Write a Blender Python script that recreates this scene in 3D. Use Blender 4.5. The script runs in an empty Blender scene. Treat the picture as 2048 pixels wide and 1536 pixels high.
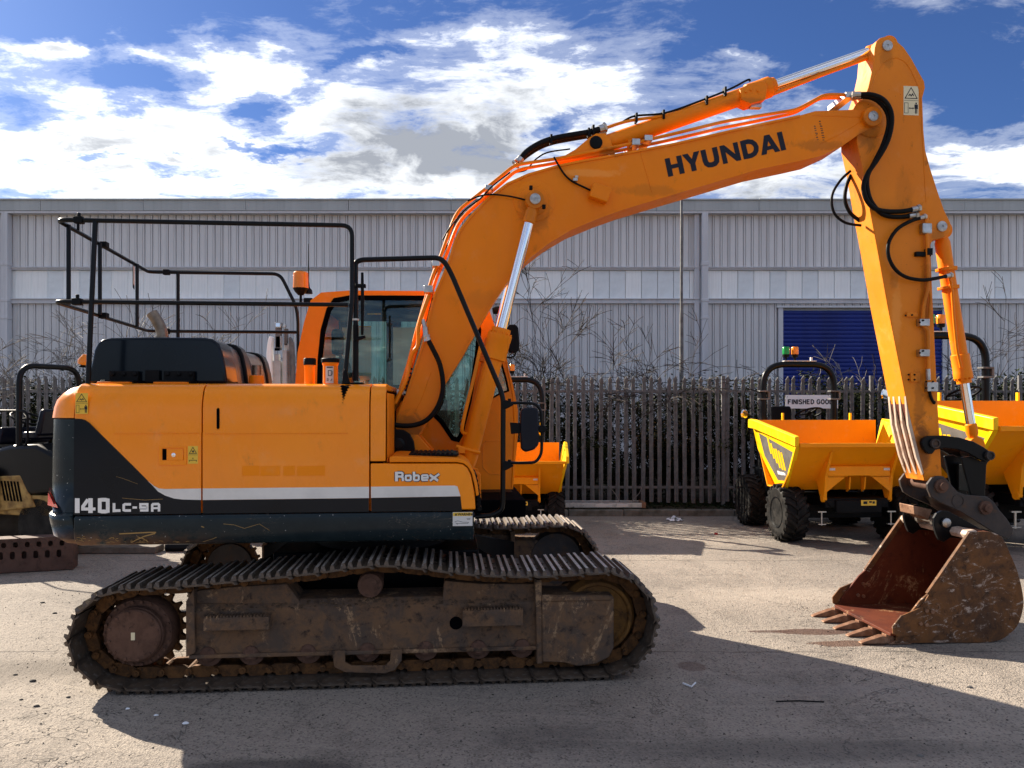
import bpy, bmesh, math, random
from mathutils import Vector, Matrix, noise as mnoise
R = math.radians
scene = bpy.context.scene
COL = scene.collection

# ------------------------------------------------------------------ camera, sky, sun, exposure
CAMH, F, CX, HY = 1.8, 1538.0, 1024.0, 815.0
cam = bpy.data.objects.new('camera', bpy.data.cameras.new('camera'))
COL.objects.link(cam)
cam.location = (0, 0, CAMH)
cam.rotation_euler = (R(90), 0, 0)
cam.data.sensor_width = 36
cam.data.lens = 36 * F / 2048
cam.data.shift_y = (HY - 768) / 2048
cam.data.clip_start = 0.1
cam.data.clip_end = 2000
scene.camera = cam
SUN_EL, SUN_AZ = 29.0, 49.0       # light travels towards +X,-Y (sun is behind the machine, to the left)
EXPOSURE = 2.05
scene.view_settings.view_transform = 'Standard'
scene.view_settings.look = 'None'
scene.view_settings.gamma = 1
scene.view_settings.use_curve_mapping = False
scene.view_settings.exposure = EXPOSURE
scene.render.resolution_x, scene.render.resolution_y = 1024, 768

sd = bpy.data.lights.new('sun', 'SUN')
sd.energy = 3.4
sd.angle = R(0.5)
sd.color = (1.0, 0.885, 0.73)
sun = bpy.data.objects.new('sun', sd)
COL.objects.link(sun)
_d = Vector((math.sin(R(SUN_AZ)) * math.cos(R(SUN_EL)), -math.cos(R(SUN_AZ)) * math.cos(R(SUN_EL)), -math.sin(R(SUN_EL))))
sun.rotation_euler = _d.to_track_quat('-Z', 'Y').to_euler()
sun.location = (-8, 14, 12)


class NT:
    """tiny node tree helper"""
    def __init__(s, nt):
        s.nt = nt
        nt.nodes.clear()

    def n(s, typ, **kw):
        nd = s.nt.nodes.new(typ)
        for k, v in kw.items():
            setattr(nd, k, v)
        return nd

    def set(s, sock, v):
        if hasattr(v, 'is_output') or isinstance(v, bpy.types.NodeSocket):
            s.nt.links.new(v, sock)
        elif v is not None:
            if isinstance(v, (tuple, list)) and len(v) == 3 and len(sock.default_value) == 4:
                v = (*v, 1)
            sock.default_value = v

    def m(s, op, a, b=None, c=None, clamp=False):
        nd = s.n('ShaderNodeMath', operation=op, use_clamp=clamp)
        for i, x in enumerate((a, b, c)):
            if x is not None:
                s.set(nd.inputs[i], x)
        return nd.outputs[0]

    def noise(s, vec, scale, detail=4, rough=0.55, dist=0.0, out=0):
        nd = s.n('ShaderNodeTexNoise')
        s.set(nd.inputs['Vector'], vec)
        nd.inputs['Scale'].default_value = scale
        nd.inputs['Detail'].default_value = detail
        nd.inputs['Roughness'].default_value = rough
        nd.inputs['Distortion'].default_value = dist
        return nd.outputs[out]

    def ss(s, x, lo, hi, a=0.0, b=1.0):
        nd = s.n('ShaderNodeMapRange', interpolation_type='SMOOTHSTEP')
        s.set(nd.inputs[0], x)
        for i, v in enumerate((lo, hi, a, b)):
            nd.inputs[i + 1].default_value = v
        return nd.outputs[0]

    def mix(s, f, a, b, blend='MIX'):
        nd = s.n('ShaderNodeMix', data_type='RGBA', blend_type=blend)
        s.set(nd.inputs[0], f)
        s.set(nd.inputs[6], a)
        s.set(nd.inputs[7], b)
        return nd.outputs[2]

    def sep(s, v):
        nd = s.n('ShaderNodeSeparateXYZ')
        s.set(nd.inputs[0], v)
        return nd.outputs

    def comb(s, x, y, z):
        nd = s.n('ShaderNodeCombineXYZ')
        for i, v in enumerate((x, y, z)):
            s.set(nd.inputs[i], v)
        return nd.outputs[0]

    def scale(s, v, sc):
        nd = s.n('ShaderNodeVectorMath', operation='MULTIPLY')
        s.set(nd.inputs[0], v)
        nd.inputs[1].default_value = sc
        return nd.outputs[0]

    def obj(s):
        return s.n('ShaderNodeTexCoord').outputs['Object']

    def gauss(s, x, y, cx, cy, sx, sy):
        a = s.m('MULTIPLY', s.m('SUBTRACT', x, cx), 1 / sx)
        b = s.m('MULTIPLY', s.m('SUBTRACT', y, cy), 1 / sy)
        q = s.m('ADD', s.m('MULTIPLY', a, a), s.m('MULTIPLY', b, b))
        return s.m('EXPONENT', s.m('MULTIPLY', q, -1))


# ---- world: Nishita sky with broken cloud
world = bpy.data.worlds.new('World')
scene.world = world
world.use_nodes = True
w = NT(world.node_tree)
tc = w.n('ShaderNodeTexCoord').outputs['Generated']
sky = w.n('ShaderNodeTexSky', sky_type='NISHITA', sun_disc=False)
sky.sun_elevation = R(SUN_EL)
sky.sun_rotation = R(-SUN_AZ)
sky.altitude = 50
sky.air_density = 1.0
sky.dust_density = 0.4
sky.ozone_density = 3.0
SKY_MUL = (0.14, 0.19, 0.30)
skyc = w.mix(1.0, sky.outputs[0], SKY_MUL, 'MULTIPLY')
X, Y, Z = w.sep(tc)
zc = w.m('ADD', w.m('MAXIMUM', Z, 0.0), 0.14)
P = w.comb(w.m('DIVIDE', X, zc), w.m('DIVIDE', Y, zc), 0.0)
yy = w.m('MAXIMUM', Y, 0.12)
gx = w.m('DIVIDE', X, yy)
gz = w.m('DIVIDE', Z, yy)
warp = w.noise(P, 1.6, 3, 0.6, out=1)
vm = w.n('ShaderNodeVectorMath', operation='MULTIPLY_ADD')
w.set(vm.inputs[0], warp)
vm.inputs[1].default_value = (0.28, 0.28, 0)
w.set(vm.inputs[2], P)
Pw = vm.outputs[0]
n1 = w.noise(Pw, 1.5, 10, 0.64)
n2 = w.noise(w.scale(Pw, (1.0, 1.7, 1)), 5.5, 8, 0.68)
wx_, wy_, wz_ = w.sep(w.noise(P, 3.0, 6, 0.65, out=1))
gx = w.m('ADD', gx, w.m('MULTIPLY', w.m('SUBTRACT', wx_, .5), .30))
gz = w.m('ADD', gz, w.m('MULTIPLY', w.m('SUBTRACT', wy_, .5), .15))
bumps = [(760, 250, 420, 120, .30), (160, 300, 300, 75, .32), (110, 85, 70, 26, .50), (1180, 170, 190, 90, .14),
         (1500, 340, 260, 50, .22), (2060, 340, 170, 75, .42), (600, 360, 600, 50, .18), (470, 110, 90, 60, .25), (270, 110, 50, 25, .28), (1450, 110, 60, 22, .26), (1100, 60, 120, 30, .12),
         (60, 20, 460, 70, -.62), (270, 170, 105, 40, -.50), (490, 225, 60, 30, -.50), (30, 240, 100, 36, -.36),
         (1720, 60, 420, 110, -.50), (1930, 190, 170, 80, -.45), (550, 295, 90, 14, -.50), (1130, 262, 70, 20, -.45),
         (860, 30, 260, 40, -.22), (360, 350, 90, 16, -.32), (190, 320, 80, 16, -.45), (730, 110, 110, 20, -.42), (60, 370, 80, 20, -.25)]
mask = None
for (bx, by, sx, sy, amp) in bumps:
    g = w.m('MULTIPLY', w.gauss(gx, gz, (bx - CX) / F, (HY - by) / F, sx / F, sy / F), amp)
    mask = g if mask is None else w.m('ADD', mask, g)
front = w.ss(Y, 0.15, 0.4)
mask = w.m('MULTIPLY', mask, front)
base = w.m('ADD', w.m('MULTIPLY', w.m('SUBTRACT', n1, 0.5), 1.15), w.m('MULTIPLY', w.m('SUBTRACT', n2, 0.5), 1.15))
dens = w.m('ADD', w.m('ADD', base, mask), 0.03)
alpha = w.ss(dens, -0.06, 0.32)
wisp = w.m('MULTIPLY', w.ss(dens, -0.22, 0.04), 0.20)
alpha = w.m('MAXIMUM', alpha, wisp)
shade_n = w.noise(Pw, 1.7, 8, 0.62)
greyreg = w.gauss(gx, gz, (940 - CX) / F, (HY - 290) / F, 330 / F, 120 / F)
greyreg = w.m('ADD', greyreg, w.gauss(gx, gz, (1990 - CX) / F, (HY - 360) / F, 230 / F, 80 / F))
greyreg = w.m('ADD', greyreg, w.m('MULTIPLY', w.gauss(gx, gz, (1500 - CX) / F, (HY - 390) / F, 260 / F, 60 / F), .6))
greyreg = w.m('MULTIPLY', greyreg, front)
thick = w.ss(w.m('ADD', dens, w.m('MULTIPLY', greyreg, 0.18)), 0.10, 0.60)
sh = w.m('MULTIPLY', thick, w.ss(shade_n, 0.36, 0.62))
sh = w.m('ADD', w.m('MULTIPLY', sh, 0.80), w.m('MULTIPLY', w.m('MULTIPLY', greyreg, w.ss(shade_n, 0.34, 0.62)), 0.80), clamp=True)
CL = 4.5
cloudc = w.mix(sh, (CL * .955, CL * .98, CL), (CL * .27, CL * .29, CL * .33))
fin = w.mix(alpha, skyc, cloudc)
# ground half of the world
fin = w.mix(w.ss(Z, -0.03, 0.0), (1.0, 0.95, 0.9), fin)
bg = w.n('ShaderNodeBackground')
w.set(bg.inputs[0], fin)
bg.inputs[1].default_value = 0.085
wo = w.n('ShaderNodeOutputWorld')
world.node_tree.links.new(bg.outputs[0], wo.inputs[0])

# ------------------------------------------------------------------ the machine's own frame
YAW = R(4.8)
O_ = Vector((-1.04, 6.21, 0))
_c, _s = math.cos(YAW), math.sin(YAW)


def L(px, py, v):
    """point of the machine's own frame (u along, v across, z up) seen at a photo pixel"""
    rx, rz = (px - CX) / F, -(py - HY) / F
    D = (v - O_.x * _s + O_.y * _c) / (-rx * _s + _c)
    X_, Y_ = rx * D, D
    return Vector(((X_ - O_.x) * _c + (Y_ - O_.y) * _s, v, CAMH + rz * D))


# ------------------------------------------------------------------ materials
MATS = {}


def mat_new(name):
    m = bpy.data.materials.new(name)
    m.use_nodes = True
    t = NT(m.node_tree)
    b = t.n('ShaderNodeBsdfPrincipled')
    o = t.n('ShaderNodeOutputMaterial')
    m.node_tree.links.new(b.outputs[0], o.inputs[0])
    MATS[name] = m
    return m, t, b


def bump(t, b, h, strength=0.3, dist=0.01):
    bp = t.n('ShaderNodeBump')
    bp.inputs['Strength'].default_value = strength
    bp.inputs['Distance'].default_value = dist
    t.set(bp.inputs['Height'], h)
    t.nt.links.new(bp.outputs[0], b.inputs['Normal'])


def pbr(name, col, rough=0.5, metal=0.0, coat=0.0, spec=.25, col2=None, var=0.25, vs=4.0, rv=0.12, bs=0, bstr=0.2, bd=0.003, lo=.35, hi=.7):
    m, t, b = mat_new(name)
    o = t.obj()
    n = t.noise(o, vs, 6, 0.6)
    c2 = col2 or tuple(c * (1 - var) for c in col)
    t.set(b.inputs['Base Color'], t.mix(t.ss(n, lo, hi), col, c2))
    n2 = t.noise(o, vs * 5, 4, 0.6)
    t.set(b.inputs['Roughness'], t.m('ADD', t.m('MULTIPLY', t.m('SUBTRACT', n2, .5), rv * 2), rough, clamp=True))
    b.inputs['Metallic'].default_value = metal
    b.inputs['Specular IOR Level'].default_value = spec
    b.inputs['Coat Weight'].default_value = coat * .35
    b.inputs['Coat Roughness'].default_value = 0.12
    if bs:
        bump(t, b, t.noise(o, bs, 5, 0.6), bstr, bd)
    return m


def paint(name, col, col2, dirt=(0.10, 0.055, 0.025), dl=.60, dh=.82, rough=0.38, coat=0.35, ds=9.0, specks=0.0, speckcol=(.02, .012, .008), bumpy=0.0, spec=.16, wave=.12, stains=()):
    """machine paint: large tone drift, grime blotches, small chips"""
    m, t, b = mat_new(name)
    o = t.obj()
    a = t.noise(o, 1.3, 5, 0.6)
    c = t.mix(t.ss(a, .3, .7), col, col2)
    g = t.noise(t.scale(o, (1, 1, .6)), ds, 8, .68)
    gm = t.m('MULTIPLY', t.ss(g, dl, dh), .6)
    fade = t.noise(t.scale(o, (1, 1, .7)), 2.6, 7, .66, .8)
    c = t.mix(t.m('MULTIPLY', t.ss(fade, .52, .70), .22), c, tuple(x * .72 for x in col))
    c = t.mix(t.m('MULTIPLY', t.ss(t.noise(o, 5.5, 7, .7), .56, .74), .10), c, (.75, .55, .35))
    c = t.mix(gm, c, dirt)
    if stains:
        x_, y_, z_ = t.sep(o)
        ed = t.m('MULTIPLY', t.m('SUBTRACT', t.noise(o, 9, 7, .7, 1.0), .5), 1.3)
        for (px_, py_, sx_, sz_, am_, cs_) in stains:
            q_ = L(px_, py_, -.45)
            gs_ = t.m('ADD', t.gauss(x_, z_, q_.x, q_.z, sx_, sz_), ed)
            c = t.mix(t.m('MULTIPLY', t.ss(gs_, .42, .85), am_), c, cs_)
    # faint vertical dust streaks
    st = t.noise(t.scale(o, (14, 14, 1.2)), 1.6, 4, .6)
    c = t.mix(t.m('MULTIPLY', t.ss(st, .55, .8), .12), c, tuple(x * .55 + .05 for x in col))
    r = t.m('ADD', t.m('MULTIPLY', t.ss(g, .4, .8), .3), rough)
    if specks:
        v = t.noise(o, 42, 3, .7)
        s2 = t.noise(o, 2.3, 3, .6)
        sm = t.m('MULTIPLY', t.ss(v, .70 - specks, .74 - specks), t.ss(s2, .42, .6))
        c = t.mix(sm, c, speckcol)
        r = t.m('ADD', r, t.m('MULTIPLY', sm, .3))
    t.set(b.inputs['Base Color'], c)
    t.set(b.inputs['Roughness'], r)
    b.inputs['Specular IOR Level'].default_value = spec
    b.inputs['Coat Weight'].default_value = coat * .12
    b.inputs['Coat Roughness'].default_value = .15
    bump(t, b, t.m('ADD', t.noise(o, 2.2, 2, .5), t.m('MULTIPLY', t.noise(o, 160, 3, .6), .02 + bumpy)), wave, .01)
    return m


def rusty(name, cols, scale=5.0, rough=.85, metal=.15, bstr=.5, spot=None, spotlo=.66, streak=False):
    m, t, b = mat_new(name)
    o = t.obj()
    a = t.noise(o, scale, 9, .7, .6)
    c = t.mix(t.ss(a, .38, .62), cols[0], cols[1])
    a2 = t.noise(o, scale * 2.7, 8, .7, .3)
    c = t.mix(t.ss(a2, .5, .72), c, cols[2])
    a3 = t.noise(t.scale(o, (1, 1, .5)) if not streak else t.scale(o, streak if isinstance(streak, tuple) else (8, 8, 1)), scale * .7, 8, .75, 1.2)
    if spot:
        c = t.mix(t.m('MULTIPLY', t.ss(a3, spotlo, spotlo + .07), t.ss(t.noise(o, 34, 6, .7), .40, .58)), c, spot)
    t.set(b.inputs['Base Color'], c)
    t.set(b.inputs['Roughness'], t.m('ADD', t.m('MULTIPLY', a2, .3), rough - .2))
    b.inputs['Metallic'].default_value = metal
    b.inputs['Specular IOR Level'].default_value = .25
    bump(t, b, t.m('ADD', a2, t.m('MULTIPLY', t.noise(o, 90, 5, .7), .5)), bstr, .006)
    return m


OR1, OR2 = (0.88, 0.240, 0.003), (0.80, 0.205, 0.003)
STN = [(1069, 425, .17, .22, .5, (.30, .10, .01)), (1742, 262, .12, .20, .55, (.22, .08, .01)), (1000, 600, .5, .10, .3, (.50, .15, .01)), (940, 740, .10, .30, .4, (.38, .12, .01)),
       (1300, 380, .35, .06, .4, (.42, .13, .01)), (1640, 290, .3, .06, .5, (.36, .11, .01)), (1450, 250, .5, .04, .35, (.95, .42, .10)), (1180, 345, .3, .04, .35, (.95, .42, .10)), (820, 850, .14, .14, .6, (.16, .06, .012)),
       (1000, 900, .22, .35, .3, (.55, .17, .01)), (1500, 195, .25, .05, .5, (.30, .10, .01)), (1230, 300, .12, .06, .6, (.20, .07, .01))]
paint('orange_paint', OR1, OR2, stains=STN)
paint('orange_panel', (0.97, 0.285, 0.003), (0.94, 0.262, 0.003), rough=.20, coat=.9, dl=.60, dh=.85, ds=7, spec=.30, wave=.30)
paint('orange_paint_ghost', (0.93, 0.262, 0.003), (0.90, 0.245, 0.003), rough=.34, coat=.4, dl=.68, dh=.9)
paint('orange_worn', (0.80, .25, .015), (0.62, .17, .012), dirt=(.06, .03, .018), dl=.52, dh=.72, specks=.04, rough=.45)
paint('skip_orange_shaded', (0.86, 0.305, 0.003), (0.80, 0.27, 0.003), rough=.36, coat=.5, dl=.58, dh=.80, dirt=(.22, .14, .07))  # skip paint as shaded orange; the shade is put into the colour
paint('skip_yellow_sunlit', (0.88, 0.52, 0.004), (0.82, 0.46, 0.004), rough=.33, coat=.5, dl=.72, dh=.95)  # same skip paint as sunlit yellow; sunlight put into the colour
pbr('white_stripe', (0.72, .70, .66), .4, coat=.3, var=.12, vs=6)
pbr('white_letter', (0.80, .79, .76), .45, var=.1)
pbr('black_letter', (0.008, .009, .02), .5, var=.1)
pbr('black_paint', (0.004, .005, .0065), .34, spec=.12, coat=.3, var=.3)
pbr('black_satin', (0.006, .0065, .0075), .5, spec=.10, var=.35, vs=9)
pbr('hood_gloss', (0.003, .007, .013), .14, spec=.22, coat=.0, var=.3, vs=2, rv=.04)
pbr('rubber_hose', (0.005, .005, .005), .5, spec=.12, var=.4, vs=20, bs=120, bstr=.2, bd=.001)
pbr('tyre_rubber', (0.007, .007, .007), .62, spec=.10, col2=(.024, .022, .020), vs=7, bs=70, bstr=.3)
pbr('chrome', (0.86, .86, .88), .07, metal=1, var=.05, rv=.03)
pbr('bare_steel', (0.55, .53, .5), .35, metal=1, var=.35, vs=12)
pbr('exhaust_steel', (0.26, .20, .15), .38, metal=.85, var=.5, vs=14)
pbr('pin_steel', (0.50, .49, .47), .45, metal=.8, var=.4, vs=25)
pbr('galvanised', (0.16, .158, .157), .65, spec=.15, metal=.0, var=.45, vs=9, bs=60, bstr=.15)
pbr('dark_void', (0.002, .002, .003), .8, spec=.02)
pbr('seat_fabric', (0.010, .011, .013), .8, spec=.05, var=.4)
pbr('sign_white', (.85, .85, .86), .5, spec=.1, var=.05)
pbr('white_plate', (0.66, .65, .62), .45, var=.12)
pbr('sticker_yellow', (0.78, .50, .06), .5, var=.1)
pbr('sticker_cream', (0.74, .66, .44), .5, var=.1)
pbr('amber_lens', (0.95, .27, .01), .2, coat=.8)
pbr('green_lens', (0.01, .28, .05), .2, coat=.8)
pbr('red_lens', (0.5, .01, .01), .25, coat=.6)
pbr('cream_paint', (.40, .26, .09), .6, spec=.1, col2=(.17, .10, .04), vs=9)
pbr('hood_grey', (.075, .08, .085), .35, spec=.3, var=.3)
pbr('navy_plastic', (0.006, .008, .016), .35, spec=.12, coat=.3)
pbr('white_machine', (0.45, .45, .44), .45, var=.4, vs=6)
pbr('wood_aged', (0.14, .12, .10), .85, var=.4, vs=9)
pbr('litter_white', (0.75, .77, .80), .6, var=.15)
pbr('litter_red', (0.5, .02, .02), .6)
pbr('stone_dark', (0.07, .065, .06), .9, var=.5, vs=20)
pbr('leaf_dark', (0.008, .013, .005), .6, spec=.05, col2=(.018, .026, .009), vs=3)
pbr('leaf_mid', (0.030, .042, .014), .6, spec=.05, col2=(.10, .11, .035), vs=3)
pbr('leaf_brown', (0.12, .06, .02), .7, col2=(.18, .12, .03), vs=3)
pbr('bark_dark', (0.035, .026, .022), .85, var=.4, vs=15)
pbr('bark_pale', (0.22, .20, .18), .8, var=.4, vs=15)
pbr('roller_blue', (0.005, .022, .20), .42, var=.35, vs=1.2, coat=.2)
pbr('drum_grey', (0.16, .15, .14), .6, metal=.4, var=.4)
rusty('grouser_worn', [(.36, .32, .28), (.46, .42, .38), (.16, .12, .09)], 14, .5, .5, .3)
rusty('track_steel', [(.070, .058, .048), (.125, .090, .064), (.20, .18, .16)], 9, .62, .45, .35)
rusty('track_chain_rust', [(.070, .034, .014), (.16, .072, .024), (.030, .020, .014)], 12, .85, .2, .5)
rusty('frame_rust', [(.085, .060, .045), (.165, .092, .048), (.028, .021, .018)], 5.2, .9, .0, .9, spot=(.32, .20, .11), spotlo=.55)
rusty('idler_rust', [(.12, .058, .018), (.24, .115, .028), (.05, .028, .015)], 5, .85, .2, .5)
rusty('hub_rust', [(.095, .050, .034), (.13, .070, .048), (.05, .03, .022)], 9, .85, .15, .4)
rusty('bucket_rust', [(.075, .036, .018), (.16, .066, .020), (.022, .014, .010)], 4.2, .75, .05, .7, spot=(.40, .31, .25), spotlo=.545, streak=(2.2, 1, 4.6))
rusty('bucket_inner', [(.085, .017, .007), (.12, .028, .010), (.035, .010, .006)], 2.6, .72, .05, .4, spot=(.36, .22, .11), spotlo=.57)
rusty('tooth_rust', [(.19, .095, .055), (.28, .16, .10), (.09, .045, .028)], 9, .6, .35, .35)
rusty('worn_steel_sunlit', [(.45, .34, .26), (.55, .43, .34), (.22, .12, .07)], 5, .6, .1, .3)  # worn steel made paler, with the sunlight on it put into the colour
rusty('hitch_steel', [(.040, .036, .035), (.062, .050, .045), (.10, .055, .032)], 5, .62, .3, .3)
rusty('beam_rust', [(.070, .040, .032), (.10, .058, .045), (.04, .026, .02)], 4, .85, .1, .4)


def skirt_mat():
    m, t, b = mat_new('skirt_paint')
    o = t.obj()
    x, y, z = t.sep(o)
    n = t.noise(o, 6, 7, .65)
    c = t.mix(t.ss(n, .3, .75), (.006, .014, .019), (.012, .022, .027))
    # scuffed, muddy lower edge towards the rear
    hgt = t.m('ADD', t.ss(z, ZS_BOT, ZS_BOT + .13, 1, 0), 0)
    rear = t.ss(x, -2.1, -.6, 1, 0)
    mud = t.m('MULTIPLY', t.m('MULTIPLY', hgt, rear), t.ss(t.noise(o, 11, 8, .72), .36, .56))
    c = t.mix(mud, c, (.20, .10, .05))
    # curved scratches
    sc = t.noise(t.scale(o, (1.1, 1, 3.2)), 5.5, 3, .5, 1.5)
    line = t.m('SUBTRACT', 1.0, t.ss(t.m('ABSOLUTE', t.m('SUBTRACT', sc, .52)), 0.0, .0035))
    gate = t.ss(t.noise(o, 1.9, 2, .5), .52, .6)
    c = t.mix(t.m('MULTIPLY', t.m('MULTIPLY', line, gate), .55), c, (.26, .20, .14))
    sp = t.ss(t.noise(o, 70, 2, .5), .735, .76)
    c = t.mix(sp, c, (.5, .5, .48))
    t.set(b.inputs['Base Color'], c)
    t.set(b.inputs['Roughness'], t.m('ADD', .27, t.m('MULTIPLY', mud, .5)))
    b.inputs['Specular IOR Level'].default_value = .22
    bump(t, b, t.m('ADD', t.noise(o, 3, 3, .5), t.m('MULTIPLY', n, .1)), .15, .008)
    return m


def glass_mat(name, tint, gloss=.10):
    m = bpy.data.materials.new(name)
    m.use_nodes = True
    t = NT(m.node_tree)
    tr = t.n('ShaderNodeBsdfTransparent')
    t.set(tr.inputs[0], tint)
    gl = t.n('ShaderNodeBsdfGlossy')
    gl.inputs['Roughness'].default_value = .02
    t.set(gl.inputs[0], (.9, .95, .95))
    fr = t.n('ShaderNodeFresnel')
    fr.inputs[0].default_value = 1.5
    mx = t.n('ShaderNodeMixShader')
    t.set(mx.inputs[0], t.m('ADD', fr.outputs[0], gloss, clamp=True))
    m.node_tree.links.new(tr.outputs[0], mx.inputs[1])
    m.node_tree.links.new(gl.outputs[0], mx.inputs[2])
    # thin dust film
    df = t.n('ShaderNodeBsdfDiffuse')
    t.set(df.inputs[0], (.30, .38, .36))
    mx2 = t.n('ShaderNodeMixShader')
    t.set(mx2.inputs[0], t.ss(t.noise(t.scale(t.obj(), (3, 3, 1)), 2.2, 6, .7), .40, .8, .0, .10))
    m.node_tree.links.new(mx.outputs[0], mx2.inputs[1])
    m.node_tree.links.new(df.outputs[0], mx2.inputs[2])
    o = t.n('ShaderNodeOutputMaterial')
    m.node_tree.links.new(mx2.outputs[0], o.inputs[0])
    MATS[name] = m


glass_mat('cab_glass', (.76, .90, .85), .0)
MATS['amber_lens'].node_tree


def ground_mat():
    m, t, b = mat_new('yard_surface')
    o = t.obj()
    x, y, z = t.sep(o)
    big = t.noise(o, .35, 6, .6)
    c = t.mix(t.ss(big, .35, .68), (.275, .240, .203), (.165, .148, .131))
    mid = t.noise(t.scale(o, (1, .55, 1)), 1.7, 7, .68)
    c = t.mix(t.m('MULTIPLY', t.ss(mid, .48, .64), .62), c, (.125, .110, .096))
    scf = t.noise(t.scale(o, (.5, 2.6, 1)), 1.3, 8, .72, 1.0)
    c = t.mix(t.m('MULTIPLY', t.ss(scf, .56, .70), .45), c, (.10, .090, .080))
    c = t.mix(t.m('MULTIPLY', t.ss(t.noise(t.scale(o, (.7, 2.2, 1)), 2.3, 7, .7, .6), .60, .74), .45), c, (.42, .37, .31))
    # aggregate
    vor = t.n('ShaderNodeTexVoronoi')
    t.set(vor.inputs['Vector'], o)
    vor.inputs['Scale'].default_value = 95
    sp = t.sep(vor.outputs['Color'])
    c = t.mix(t.ss(sp[0], .0, 1.0, .0, .32), c, (.43, .36, .29))
    c = t.mix(t.m('MULTIPLY', t.ss(sp[1], .78, .96), .65), c, (.06, .052, .046))
    fn = t.noise(o, 38, 6, .75)
    c = t.mix(t.m('MULTIPLY', t.ss(fn, .55, .75), .5), c, (.10, .088, .078))
    pale = t.noise(o, 9, 6, .7)
    c = t.mix(t.m('MULTIPLY', t.ss(pale, .60, .78), .35), c, (.40, .36, .31))
    # sawn joints / cracks
    wob = t.m('MULTIPLY', t.m('SUBTRACT', t.noise(o, 1.2, 4, .6), .5), .10)
    jm = None
    for (yy0, wd) in ((5.66, .010), (9.05, .009), (13.0, .01), (2.2, .01)):
        d = t.m('ABSOLUTE', t.m('SUBTRACT', t.m('ADD', y, wob), yy0))
        j = t.m('SUBTRACT', 1.0, t.ss(d, wd * .3, wd))
        jm = j if jm is None else t.m('MAXIMUM', jm, j)
    jm = t.m('MULTIPLY', jm, t.ss(t.noise(o, 2.5, 3, .6), .35, .5))
    c = t.mix(t.m('MULTIPLY', jm, .75), c, (.05, .044, .038))
    ck = t.noise(o, .9, 5, .62, .8)
    crack = t.m('SUBTRACT', 1.0, t.ss(t.m('ABSOLUTE', t.m('SUBTRACT', ck, .5)), 0, .0034))
    crack = t.m('MULTIPLY', crack, t.ss(t.noise(o, .6, 2, .5), .46, .56))
    c = t.mix(t.m('MULTIPLY', crack, .7), c, (.07, .06, .05))
    # swept tyre arcs
    dx = t.m('SUBTRACT', x, 1.2)
    dy = t.m('SUBTRACT', y, 14.5)
    rad = t.m('SQRT', t.m('ADD', t.m('MULTIPLY', dx, dx), t.m('MULTIPLY', dy, dy)))
    arcs = t.noise(t.comb(t.m('MULTIPLY', rad, 5.0), 0.0, 0.0), 2.0, 5, .7)
    am = t.m('MULTIPLY', t.ss(arcs, .5, .66), t.ss(t.noise(o, .7, 3, .6), .42, .58))
    c = t.mix(t.m('MULTIPLY', am, .35), c, (.40, .35, .29))
    tm_ = None
    for (r0_, hw_) in ((9.05, .13), (10.75, .13), (7.1, .10), (11.6, .12), (4.9, .16), (5.6, .12)):
        d_ = t.m('ABSOLUTE', t.m('SUBTRACT', rad, r0_))
        b_ = t.ss(d_, hw_ * .6, hw_, 1, 0)
        tm_ = b_ if tm_ is None else t.m('MAXIMUM', tm_, b_)
    ang_ = t.m('ARCTAN2', dx, dy)
    tread = t.ss(t.m('SINE', t.m('MULTIPLY', t.m('ADD', ang_, t.m('MULTIPLY', t.m('ABSOLUTE', t.m('SINE', t.m('MULTIPLY', rad, 12.0))), .02)), 260.0)), -.5, .5, .55, 1)
    tmk = t.m('MULTIPLY', t.m('MULTIPLY', tm_, tread), t.ss(t.noise(o, 1.1, 6, .7), .46, .66))
    c = t.mix(t.m('MULTIPLY', tmk, .5), c, (.075, .066, .058))
    # damp rusty puddles beside the bucket, darker and paler patches
    ed = t.m('MULTIPLY', t.m('SUBTRACT', t.noise(o, 7, 6, .65), .5), 1.1)

    def blob(cx, cy, sx, sy, col, amt, hard=.12):
        nonlocal c
        g = t.gauss(x, y, cx, cy, sx, sy)
        mk = t.ss(t.m('ADD', g, t.m('MULTIPLY', ed, .6)), .5 - hard, .5 + hard)
        c = t.mix(t.m('MULTIPLY', mk, amt), c, col)
        return mk
    w1 = blob(2.42, 6.17, .36, .10, (.075, .036, .024), .85, .05)
    w2 = blob(2.56, 5.86, .34, .09, (.10, .050, .030), .8, .05)
    w3 = blob(2.1, 6.18, .22, .04, (.075, .04, .03), .8, .05)
    blob(1.25, 5.35, .12, .12, (.10, .05, .04), .5)
    blob(-2.2, 5.0, .5, .22, (.11, .098, .088), .45, .3)
    blob(-3.0, 5.35, .7, .18, (.12, .105, .09), .5, .3)
    blob(-3.9, 5.25, 1.3, .32, (.13, .110, .090), .6, .3)
    blob(-3.4, 7.4, 1.6, .25, (.15, .13, .11), .45, .35)
    blob(3.2, 7.4, 1.9, .35, (.40, .345, .285), .5, .4)
    blob(1.9, 4.9, .8, .12, (.30, .27, .24), .3, .4)
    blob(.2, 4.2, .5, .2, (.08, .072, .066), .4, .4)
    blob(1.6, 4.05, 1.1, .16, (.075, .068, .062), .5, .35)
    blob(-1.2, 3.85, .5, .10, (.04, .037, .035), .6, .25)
    blob(4.4, 9.8, 1.5, .4, (.07, .06, .055), .4, .35)
    wet = t.m('MAXIMUM', t.m('MAXIMUM', w1, w2), w3)
    t.set(b.inputs['Base Color'], c)
    t.set(b.inputs['Roughness'], t.m('SUBTRACT', .92, t.m('MULTIPLY', wet, .35)))
    b.inputs['Specular IOR Level'].default_value = .3
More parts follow.
